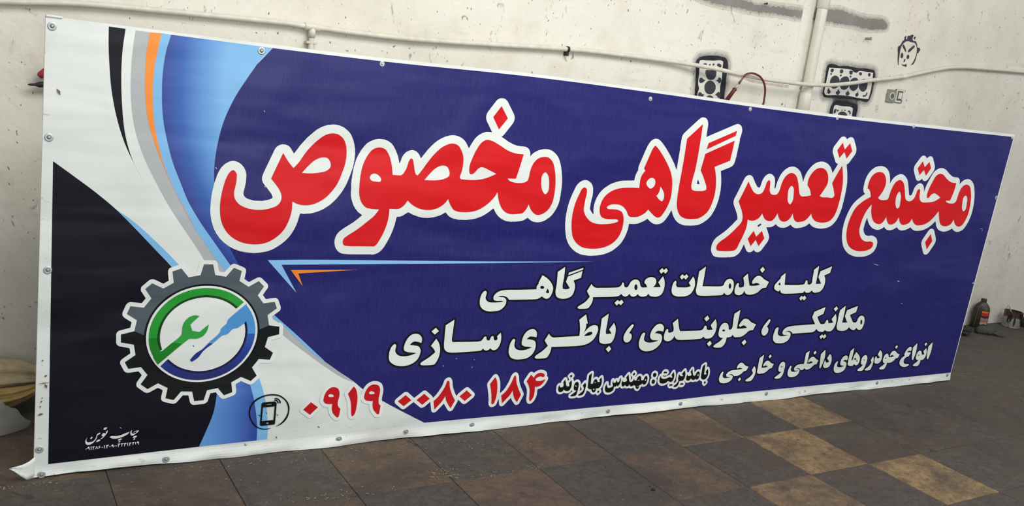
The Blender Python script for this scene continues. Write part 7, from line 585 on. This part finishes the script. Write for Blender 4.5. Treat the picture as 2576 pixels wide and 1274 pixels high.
# ------------------------------------------------------------------ pipes
PVC = plain('white_pvc', srgb(214, 210, 198), 0.38, var=0.05, scale=12); PVC2 = plain('white_pvc_conduit', srgb(208, 204, 192), 0.4, var=0.10, scale=25)
DARKP = plain('black_plastic', srgb(38, 37, 36), 0.5)
dp_ = empty('drain_pipe', (4.6229, YW-0.045, 0.0), 0, 'thick white vertical drain pipe running up the wall', 'pipe')
bm_obj('pipe_run', lathe([(0.033, 0.0), (0.033, 3.85)], 24), PVC, dp_, smooth=True)
bm_obj('pipe_socket', lathe([(0.0335, 2.19), (0.038, 2.195), (0.038, 2.33), (0.0335, 2.34)], 24), PVC, dp_, smooth=True)
bm_obj('pipe_socket', lathe([(0.0335, 1.55), (0.0375, 1.555), (0.0375, 1.665), (0.0335, 1.67)], 24), PVC, dp_, smooth=True)
CP = [(-0.6461, 4.0434, 1.5535), (-0.2115, 4.0434, 1.5819), (0.1594, 4.0434, 1.6002), (0.4261, 4.0434, 1.6291), (0.7155, 4.0434, 1.6431), (1.2233, 4.0434, 1.6619), (1.3785, 4.0434, 1.6614), (1.8855, 4.0434, 1.6691), (2.7686, 4.0434, 1.7253), (3.1189, 4.0434, 1.7361), (3.5142, 4.0337, 1.7403), (3.789, 3.9952, 1.7353), (3.989, 3.9746, 1.7207), (4.2112, 3.9714, 1.7151), (4.4446, 3.9714, 1.7179), (4.5893, 3.9714, 1.7222), (4.7838, 3.9715, 1.7395), (5.0137, 3.9947, 1.7726), (5.2022, 4.0228, 1.8044), (5.5516, 4.0434, 1.8616), (5.77, 4.0434, 1.914), (6.0273, 4.0434, 1.9729), (6.2106, 4.0434, 1.998), (6.4036, 4.0434, 2.0129), (7.0027, 4.0434, 2.0478), (7.7092, 4.0434, 2.0865), (9.0128, 4.0434, 2.1704)]
cy = YW - 0.024
cond = empty('conduit_pipe', (CP[0][0], cy, CP[0][2]), 0, 'thin white conduit pipe running along the whole wall above the banner', 'pipe')
path = smooth_path([(x-CP[0][0], y-cy, z-CP[0][2]) for x, y, z in CP], 6)
bm_obj('pipe_run', tube(path, 0.0125, 12), PVC2, cond, smooth=True)
def near(x):
    b_ = min(path, key=lambda p: abs(p.x + CP[0][0] - x)); i_ = path.index(b_)
    t = (path[min(i_+1, len(path)-1)] - path[max(i_-1, 0)]).normalized(); return b_, t
p, t = near(1.3791)
bm_obj('tee_fitting', tube([p-t*0.035, p-t*0.033, p+t*0.033, p+t*0.035], [0.0165, 0.0175, 0.0175, 0.0165], 14), PVC, cond, smooth=True)
bm_obj('tee_collar', tube([p, p-Vector((0, 0, 0.045))], 0.0165, 14), PVC, cond, smooth=True)
bm_obj('drop_pipe', tube([p, p-Vector((0, 0, 0.75))], 0.0122, 12), PVC2, cond, smooth=True)
bm_obj('drop_clip', box_bm(p.x-0.024, p.x+0.024, -0.014, 0.0235, p.z-0.075, p.z-0.063, 0.002, 1), PVC2, cond)
p, t = near(2.7750)
bm_obj('pipe_clip', tube([p-t*0.007, p+t*0.007], 0.0155, 14), DARKP, cond, smooth=True)
bm_obj('clip_foot', box_bm(p.x-0.006, p.x+0.010, -0.006, 0.0235, p.z-0.035, p.z-0.008, 0.002, 1), DARKP, cond)
p, t = near(5.6036)
bm_obj('coupling', tube([p-t*0.03, p-t*0.027, p+t*0.027, p+t*0.03], [0.0135, 0.0155, 0.0155, 0.0135], 14), PVC, cond, smooth=True)
for x in (5.2315, 6.0080):
    p, t = near(x)
    bm_obj('pipe_clip', tube([p-t*0.006, p+t*0.006], 0.0145, 14), PVC2, cond, smooth=True)

# ------------------------------------------------------------------ socket and switch
SOCK = plain('socket_green_grey', srgb(136, 138, 122), 0.5, var=0.15, scale=40); WHP = plain('switch_white', srgb(208, 208, 200), 0.45)
GRN = plain('socket_green_core', srgb(84, 104, 88), 0.6); GRYP = plain('switch_grey', srgb(88, 88, 84), 0.6)
so = empty('wall_socket', (5.511, YW, 1.727), 0, 'grubby green-grey square wall socket beside the white switch', 'socket')
bm_obj('cover_plate', box_bm(-0.043, 0.043, -0.014, 0.002, -0.044, 0.044, 0.004, 2), SOCK, so)
b = bmesh.new(); prev = tube([(0, -0.0135, 0), (0, -0.019, 0)], 0.026, 22); bm_obj('round_rim', prev, WHP, so, smooth=False)
bm_obj('socket_core', tube([(0, -0.018, 0), (0, -0.0205, 0)], 0.019, 20), GRN, so); b.free()
for dx in (-0.008, 0.008): bm_obj('pin_hole', tube([(dx, -0.020, 0), (dx, -0.0212, 0)], 0.003, 8), DARKP, so)
sw = empty('light_switch', (5.598, YW, 1.734), 0, 'broken white light switch with exposed grey core beside the socket', 'switch')
bm_obj('back_box', box_bm(-0.043, 0.043, -0.010, 0.002, -0.046, 0.046, 0.003, 2), GRYP, sw)
for nm, q in (('frame_side', (-0.041, -0.030, -0.016, -0.006, -0.044, 0.044)), ('frame_side', (0.031, 0.041, -0.016, -0.006, -0.030, 0.044)),
              ('frame_bar', (-0.030, 0.031, -0.016, -0.006, 0.033, 0.044)), ('frame_bar', (-0.030, 0.024, -0.016, -0.006, -0.044, -0.032))):
    bm_obj(nm, box_bm(*q, 0.003, 2), WHP, sw)
bm_obj('rocker', box_bm(-0.012, 0.024, -0.015, -0.008, -0.020, 0.024, 0.003, 2), WHP, sw)

# ------------------------------------------------------------------ tester lamp with a red lead, hung over the conduit
RH = plain('tester_red', srgb(96, 34, 36), 0.32, var=0.15); CHR = plain('chrome', srgb(220, 222, 222), 0.18, 1.0, 0.03); BRS = plain('brass_brown', srgb(112, 92, 62), 0.45, 0.3)
yt = YW - 0.130
te = empty('tester_lamp', (3.90, yt, 1.50), 0, 'dark red handled tester probe hanging from its red lead over the conduit', 'tester')
TP = [(3.967, 1.708), (3.8677, 1.5671), (3.9704, 1.712), (3.9806, 1.7233), (3.9981, 1.7322), (4.0362, 1.7389), (4.0971, 1.7274), (4.1419, 1.6942), (4.1644, 1.6521), (4.17, 1.605), (4.1677, 1.5618)]
def rel(q, dy=0.0): return Vector((q[0]-3.90, dy, q[1]-1.50))
a_, b_ = rel(TP[0]), rel(TP[1]); d_ = (b_-a_)
bm_obj('brass_tip', tube([a_, a_+d_*0.26], [0.0045, 0.0075], 12), BRS, te, smooth=True)
bm_obj('metal_shaft', tube([a_+d_*0.25, a_+d_*0.52], 0.0065, 12), CHR, te, smooth=True)
bm_obj('handle', tube([a_+d_*0.50, a_+d_*0.53, a_+d_*0.57, a_+d_*1.15], [0.010, 0.0145, 0.011, 0.0135], 14), RH, te, smooth=True)
lead = smooth_path([rel(q) for q in TP[2:]] + [rel(TP[-1]) + Vector((-0.01, 0.03, -0.12)), rel(TP[-1]) + Vector((-0.015, 0.06, -0.28))], 6)
bm_obj('lead', tube(lead, 0.0062, 10), plain('lead_red', srgb(104, 42, 46), 0.4), te, smooth=True)
# wall screws
for x, z, nm in ((5.139, 2.070, 'steel anchor bolt sticking out of the wall right of the drain pipe'), (4.162, 2.157, 'small dark nail in the wall above the grey stripe')):
    e = empty('wall_bolt' if z < 2.1 else 'wall_nail', (x, YW, z), 0, nm, 'bolt' if z < 2.1 else 'nail')
    big = z < 2.1
    bm_obj('shank', tube([(0, 0.01, 0), (0.0, -0.035 if big else -0.02, 0)], 0.008 if big else 0.003, 10), ZINCD if big else DARKP, e, smooth=True)
    bm_obj('head', tube([(0, -0.035 if big else -0.018, 0), (0, -0.042 if big else -0.022, 0)], 0.011 if big else 0.007, 6 if big else 10), ZINCD if big else DARKP, e)
# red and black tool on the wall behind the left hem
tl = empty('wall_tool', (0.34, YW, 1.32), 0, 'red and black hand tool hanging on the wall behind the left hem', 'tool')
bm_obj('hook', tube([(0.02, 0.01, 0.07), (0.02, -0.06, 0.07)], 0.003, 8), ZINCD, tl)
bm_obj('red_grip', tube(smooth_path([(0.075, -0.045, 0.045), (0.02, -0.045, 0.052), (-0.02, -0.045, 0.038), (-0.046, -0.045, 0.012)], 4), [0.012]*4+[0.016]*4+[0.014]*4+[0.009], 12), plain('grip_red', srgb(150, 46, 52), 0.4, var=0.3), tl, smooth=True)
bm_obj('black_blade', tube(smooth_path([(0.075, -0.045, 0.0), (0.02, -0.045, -0.002), (-0.03, -0.045, -0.016), (-0.085, -0.045, -0.022)], 4), [0.022]*4+[0.018]*3+[0.012]*3+[0.005]*2+[0.001], 10), plain('blade_black', srgb(44, 46, 46), 0.45), tl, smooth=True)

# ------------------------------------------------------------------ oil bottle, glove, rag, paint can, jar on the floor at the right
OIL = plain('bottle_plastic', srgb(52, 46, 38), 0.34, var=0.10, scale=14)
bo = empty('oil_bottle', (7.133, 3.994, 0), math.radians(-58), 'dark brown plastic engine oil bottle with an orange label, standing against the wall', 'bottle')
def sect(w_, d_, cx, z, n=28, e=4.0):
    out = []
    for k in range(n):
        a = 2*PI*k/n; c, s = math.cos(a), math.sin(a)
        out.append(Vector((cx + w_*math.copysign(abs(c)**(2/e), c), d_*math.copysign(abs(s)**(2/e), s), z)))
    return out
secs = [(0.056, 0.034, 0, 0.0), (0.062, 0.038, 0, 0.006), (0.063, 0.039, 0, 0.10), (0.062, 0.038, 0, 0.150), (0.057, 0.036, 0, 0.172), (0.045, 0.031, 0.0, 0.192), (0.031, 0.025, 0.0, 0.206), (0.022, 0.020, 0.0, 0.214), (0.020, 0.019, 0, 0.218)]
b = bmesh.new(); rings = [[b.verts.new(p) for p in sect(*s[:2], s[2], s[3], e=4.0 if i < 5 else 2.6)] for i, s in enumerate(secs)]
for i in range(len(rings)-1):
    for k in range(28): b.faces.new((rings[i][k], rings[i][(k+1) % 28], rings[i+1][(k+1) % 28], rings[i+1][k]))
b.faces.new(rings[0][::-1]); b.faces.new(rings[-1])
bm_obj('bottle_body', b, OIL, bo, smooth=True)
bm_obj('cap', lathe([(0.0215, 0.214), (0.022, 0.217), (0.022, 0.240), (0.020, 0.243)], 18), plain('cap_dark', srgb(58, 50, 44), 0.4), bo, smooth=False)
bm_obj('mould_seam', tube(smooth_path([(-0.030, -0.0395, 0.02), (-0.029, -0.0402, 0.09), (-0.026, -0.0385, 0.152), (-0.018, -0.033, 0.185)], 4), 0.0016, 6), plain('seam_grey', srgb(112, 106, 96), 0.4), bo, smooth=True)
def label_mat():
    t = NT('oil_label'); sx = t.new('ShaderNodeSeparateXYZ'); t.L(t.new('ShaderNodeTexCoord').outputs['Object'], sx.inputs[0])
    wob = t.noise(t.coord(), 28, 2); f = t.math('ADD', t.math('DIVIDE', sx.outputs[2], 0.16), t.math('MULTIPLY', t.math('SUBTRACT', wob, 0.5), 0.28))
    c = t.ramp(f, [(0.0, srgb(60, 58, 54)), (0.26, srgb(150, 146, 138)), (0.34, srgb(196, 66, 40)), (0.44, srgb(128, 122, 116)), (0.56, srgb(40, 34, 30)), (0.68, srgb(176, 44, 28)), (0.84, srgb(222, 132, 44))], 'CONSTANT')
    return t.fin(c, 0.4)
lv = []; lf = []
for j in range(2):
    for i in range(9):
        x = 0.006 + 0.052*i/8
        yy = -0.0405 if x < 0.045 else -0.0405 + (x-0.045)**2*60
        lv.append((x, yy, 0.030 if j == 0 else 0.146))
for i in range(8): lf.append((i, i+1, i+10, i+9))
lb_ = mesh_obj('label', lv, lf, label_mat(), bo, label='orange and red label'); md = lb_.modifiers.new('thick', 'SOLIDIFY'); md.thickness = 0.001
def capsule(bm, a, b, r0, r1, flat=0.7, seg=10):
    a, b = Vector(a), Vector(b); d = (b-a)
    pts = [a-d.normalized()*r0*0.9, a-d.normalized()*r0*0.5, a, a+d*0.33, a+d*0.66, b, b+d.normalized()*r1*0.5, b+d.normalized()*r1*0.9]
    n0 = len(bm.verts); tube(pts, [r0*0.3, r0*0.85, r0, r0*0.67+r1*0.33, r0*0.33+r1*0.67, r1, r1*0.85, r1*0.3], seg, True, bm)
    bm.verts.ensure_lookup_table()
def cloth_blob(name, loc, rad, amp, fr, mat, parent=None, seed=0.0, sub=4, **kw):
    b = bmesh.new(); bmesh.ops.create_icosphere(b, subdivisions=sub, radius=1)
    for v in b.verts:
        n = v.co.normalized(); k = 1 + amp*noise.noise(Vector((n.x*fr+seed, n.y*fr, n.z*fr))) + amp*0.7*noise.noise(Vector((n.x*fr*2.3, n.y*fr*2.3+seed, n.z*fr*2.3))) - amp*0.5*abs(noise.noise(Vector((n.x*fr*1.4, n.y*fr*1.4, n.z*fr*1.4+seed))))
        p = Vector((n.x*rad[0]*k, n.y*rad[1]*k, n.z*rad[2]*k + rad[2]*0.8)); p.z = max(p.z, 0.001 + 0.001*n.x)
        v.co = p
    o = bm_obj(name, b, mat, parent, smooth=True, **kw); o.location = loc; return o
GLV = plain('glove_grey_green', srgb(66, 72, 66), 0.85, var=0.25, scale=60, bump=0.5)
gl = empty('work_glove', (7.012, 3.824, 0), math.radians(-32), 'dark grey work glove lying on the floor in front of the oil bottle', 'glove')
gl.scale = (0.74, 0.74, 0.85)
b = bmesh.new()
capsule(b, (-0.10, 0, 0.040), (0.0, 0, 0.036), 0.046, 0.042, seg=14)
for k, (y0, y1, L, r) in enumerate(((0.036, 0.085, 0.140, 0.0105), (0.014, 0.034, 0.170, 0.011), (-0.010, -0.016, 0.165, 0.011), (-0.034, -0.070, 0.130, 0.010))):
    capsule(b, (0.03, y0, 0.030), (0.085, (y0+y1)/2, 0.034-0.004*k), r*1.1, r*1.05); capsule(b, (0.085, (y0+y1)/2, 0.034-0.004*k), (L, y1, 0.014), r*1.05, r*0.9)
capsule(b, (-0.02, 0.04, 0.028), (0.05, 0.088, 0.016), 0.015, 0.012)
for v in b.verts:
    v.co.z = max(0.001, v.co.z*0.85 + 0.012*noise.noise(v.co*28) + 0.008*noise.noise(v.co*60)); v.co += Vector((0, 0, 0))
bm_obj('glove_body', b, GLV, gl, smooth=True)
b = bmesh.new(); tube([(-0.145, 0, 0.028), (-0.135, 0, 0.029), (-0.105, 0, 0.030)], [0.040, 0.043, 0.040], 16, True, b)
for v in b.verts: v.co.z = max(0.001, v.co.z*0.72)
bm_obj('cuff', b, plain('glove_cuff', srgb(54, 58, 56), 0.9, bump=0.4), gl, smooth=True)
RAG = plain('rag_black', srgb(46, 47, 46), 0.9, var=0.3, scale=40, bump=0.5)
o = cloth_blob('oily_rag', (6.727, 3.897, 0), (0.105, 0.065, 0.034), 0.6, 2.1, RAG, seed=3.3, label='crumpled blackish oily rag on the floor at the foot of the banner', cat='rag')
def can_mat():
    t = NT('paint_can_tin'); sx = t.new('ShaderNodeSeparateXYZ'); t.L(t.new('ShaderNodeTexCoord').outputs['Object'], sx.inputs[0])
    n = t.noise(t.coord((1, 1, 0.25)), 38, 3, 0.6)
    f = t.math('ADD', sx.outputs[2], t.math('MULTIPLY', t.math('SUBTRACT', n, 0.5), 0.05))
    c = t.ramp(t.math('DIVIDE', f, 0.14), [(0.0, srgb(126, 126, 124)), (0.60, srgb(138, 138, 136)), (0.63, srgb(86, 50, 50)), (0.92, srgb(78, 44, 46))])
    c = t.mix(t.mask(t.noise(t.coord((1, 1, 0.15)), 30, 2), 0.56, 0.60), c, srgb(30, 30, 30))
    return t.fin(c, 0.4, None, 0.5, 0.2)
pc = empty('paint_can', (7.541, 3.954, 0), 0.5, 'open grey paint can with black drips and a brush in it, against the wall', 'can')
bm_obj('can_body', lathe([(0.068, 0.0), (0.0705, 0.002), (0.0705, 0.006), (0.069, 0.009), (0.069, 0.126), (0.0715, 0.129), (0.0715, 0.134), (0.066, 0.134), (0.066, 0.104), (0.01, 0.104)], 30), can_mat(), pc, smooth=False)
bm_obj('paint', lathe([(0.0655, 0.104), (0.0655, 0.107), (0.01, 0.107)], 24), plain('black_paint', srgb(20, 20, 24), 0.25), pc)
bm_obj('brush_handle', tube([(-0.020, 0.01, 0.09), (-0.052, 0.030, 0.158), (-0.068, 0.040, 0.192)], [0.008, 0.0075, 0.006], 10), plain('brush_wood', srgb(196, 188, 170), 0.6, var=0.2), pc, smooth=True)
bm_obj('wire_bail', tube(smooth_path([(-0.072, 0.0, 0.115), (-0.085, 0.035, 0.165), (-0.080, 0.05, 0.185), (-0.062, 0.055, 0.15), (-0.045, 0.057, 0.118)], 5), 0.0018, 6), ZINCD, pc, smooth=True)
for a, h in ((-2.0, 0.085), (-2.25, 0.055), (-1.55, 0.04)):
    x, y = 0.0705*math.cos(a), 0.0705*math.sin(a)
    bm_obj('drip', tube([(x*1.01, y*1.01, 0.133), (x*1.0, y*1.0, 0.125), (x*1.0, y*1.0, 0.133-h*0.8), (x, y, 0.133-h)], [0.006, 0.005, 0.004, 0.002], 8), plain('paint_drip', srgb(24, 24, 26), 0.3), pc, smooth=True)
jr = empty('black_jar', (7.711, 3.932, 0), 0, 'small black plastic jar at the right beside the paint can', 'jar')
bm_obj('jar_body', lathe([(0.034, 0.0), (0.040, 0.004), (0.041, 0.05), (0.034, 0.062)], 20), DARKP, jr, smooth=True)
bm_obj('lid', lathe([(0.036, 0.060), (0.037, 0.064), (0.036, 0.078), (0.030, 0.080)], 20), plain('jar_lid', srgb(58, 56, 54), 0.3), jr, smooth=True)

# ------------------------------------------------------------------ sacks and plastic bag at the left
bundle = empty('cloth_bundle', (0, 0, 0), 0, 'beige cloth sack and rags slumped against the wall behind the left end of the banner', 'sack')
def sack(name, axis, radii, mat, seed, label, folds=7, amp=0.22):
    P_ = smooth_path(axis, 8); n = len(P_); b = bmesh.new(); rings = []; seg = 56
    for i, p in enumerate(P_):
        s = i/(n-1); f = s*(len(radii)-1); k = min(int(f), len(radii)-2); r = radii[k] + (radii[k+1]-radii[k])*(f-k)
        t = (P_[min(i+1, n-1)]-P_[max(i-1, 0)]).normalized(); a = t.cross(Vector((0, 0, 1))).normalized(); u_ = a.cross(t)
        ring = []
        for q in range(seg):
            th = 2*PI*q/seg
            w_ = 1 + 0.07*math.sin((folds*2+3)*th + 4*s + seed) + amp*(0.45+0.55*s)*math.sin(folds*th + seed + 1.5*math.sin(3*s)) + 0.16*noise.noise(Vector((math.cos(th)*1.6+seed, math.sin(th)*1.6, s*3.0))) + 0.09*noise.noise(Vector((math.cos(th)*4, math.sin(th)*4+seed, s*9)))
            v = p + (a*math.cos(th) + u_*math.sin(th)*0.85)*r*w_
            v.z = max(v.z, 0.003 + 0.002*math.sin(th*5))
            ring.append(b.verts.new(v))
        rings.append(ring)
    for i in range(n-1):
        for q in range(seg): b.faces.new((rings[i][q], rings[i][(q+1) % seg], rings[i+1][(q+1) % seg], rings[i+1][q]))
    b.faces.new(rings[0][::-1]); b.faces.new(rings[-1])
    return bm_obj(name, b, mat, bundle, smooth=True, label=label)
BEI = plain('sackcloth_beige', srgb(188, 170, 138), 0.9, var=0.18, scale=20, bump=0.25); YEL = plain('cloth_yellowish', srgb(180, 154, 96), 0.9, var=0.22, scale=30, bump=0.25); PNK = plain('cloth_pinkish', srgb(160, 128, 104), 0.9, var=0.2, scale=26, bump=0.25)
sack('beige_cloth', [(-0.42, 3.90, 0.135), (-0.20, 3.90, 0.140), (0.05, 3.90, 0.142), (0.20, 3.91, 0.140), (0.29, 3.92, 0.128), (0.36, 3.93, 0.12), (0.44, 3.94, 0.11)], [0.06, 0.10, 0.075, 0.068, 0.042, 0.026, 0.05], BEI, 0.6, 'beige gathered sackcloth', 6, 0.20)
sack('yellow_cloth', [(-0.30, 3.80, 0.085), (-0.05, 3.80, 0.088), (0.14, 3.81, 0.090), (0.23, 3.83, 0.095), (0.30, 3.86, 0.105)], [0.05, 0.055, 0.036, 0.026, 0.012], YEL, 2.1, 'yellowish cloth', 5, 0.25)
sack('pinkish_cloth', [(-0.20, 3.85, 0.035), (0.05, 3.85, 0.042), (0.20, 3.86, 0.055), (0.30, 3.88, 0.085)], [0.03, 0.034, 0.026, 0.012], PNK, 4.0, 'pinkish cloth', 5, 0.25)
t = NT('clear_plastic_film'); t.fin(srgb(176, 174, 168), 0.28, t.bump(t.noise(t.coord(), 22, 4, 0.6, 0.8), 0.5, 0.01), 0.5); t.b.inputs['Alpha'].default_value = 0.45
PLAS = t.m
b = bmesh.new(); NX, NY = 40, 26; gv = []
def bagpt(a, c):
    x = -0.18 + a*0.445; wdt = (1-a)**0.5*0.17 + 0.012
    y = 3.735 - c*wdt - 0.010; k = math.sin(PI*c)**0.8
    z = 0.004 + (0.006 + 0.26*k*(1-a)**0.62)*(0.78+0.45*noise.noise(Vector((x*7, y*7, 1.3)))) + 0.030*k*(1-a*0.6)*noise.noise(Vector((x*16, y*22, 7))) + 0.07*k*abs(noise.noise(Vector((x*22, y*16, 3))))
    return Vector((x, y, max(0.003, z)))
for i in range(NX+1): gv.append([b.verts.new(bagpt(i/NX, j/NY)) for j in range(NY+1)])
for i in range(NX):
    for j in range(NY): b.faces.new((gv[i][j], gv[i+1][j], gv[i+1][j+1], gv[i][j+1]))
o = bm_obj('plastic_bag', b, PLAS, smooth=True, label='crumpled clear plastic bag on the floor in front of the sacks', cat='bag')

# ------------------------------------------------------------------ litter on the floor
FLK = plain('wood_flakes', srgb(150, 136, 112), 0.9, var=0.3, scale=200)
b = bmesh.new()
def flake(x, y, L, wd, th, hgt=0.0012):
    c, s = math.cos(th), math.sin(th); q = [(-L, -wd), (L, -wd*0.6), (L*0.8, wd), (-L*0.7, wd*0.8)]
    lo = [b.verts.new((x+p_*c-r_*s, y+p_*s+r_*c, 0.0004)) for p_, r_ in q]; hi = [b.verts.new((x+p_*c-r_*s, y+p_*s+r_*c, hgt)) for p_, r_ in q]
    b.faces.new(hi); b.faces.new(lo[::-1])
    for k in range(4): b.faces.new((lo[k], lo[(k+1) % 4], hi[(k+1) % 4], hi[k]))
CL = [(1.668, 2.878, 0.05, 0.04, 40, 0.007), (1.955, 2.83, 0.1, 0.015, 25, 0.006), (1.094, 3.203, 0.35, 0.02, 60, 0.005), (1.644, 3.167, 0.3, 0.05, 40, 0.005), (2.76, 2.739, 0.6, 0.3, 90, 0.0035), (4.108, 2.702, 0.8, 0.3, 90, 0.004), (0.741, 2.976, 0.4, 0.1, 50, 0.004), (1.25, 2.835, 0.12, 0.02, 40, 0.006), (0.214, 3.241, 0.12, 0.02, 25, 0.006), (0.977, 3.243, 0.002, 0.002, 1, 0.016), (1.979, 3.036, 0.1, 0.06, 25, 0.006)]
for x, y, sx_, sy_, n_, sz in CL:
    for _ in range(n_):
        s_ = sz*random.uniform(0.3, 1.1); fx, fy = x+random.gauss(0, sx_), y+random.gauss(0, sy_)
        if fy > 3.235-0.026*fx: fy = 3.235-0.026*fx-abs(random.gauss(0, 0.03))
        flake(fx, fy, s_, s_*random.uniform(0.15, 0.5), random.uniform(0, PI))
bm_obj('floor_litter', b, FLK, kind='stuff', label='pale wood flakes and grit scattered over the floor tiles', cat='litter')
STN = plain('pebble_black', srgb(40, 38, 38), 0.8, bump=0.4)
for (x, y, r), lb in zip([(2.437, 2.511, 0.01), (2.445, 2.54, 0.004)], ('black pebble on the bare floor tiles at lower middle', 'tiny black crumb just behind the larger black pebble')):
    o = cloth_blob('pebble', (x, y, 0), (r, r*0.75, r*0.5), 0.35, 1.5, STN, seed=r*300, sub=2, label=lb, cat='pebble')
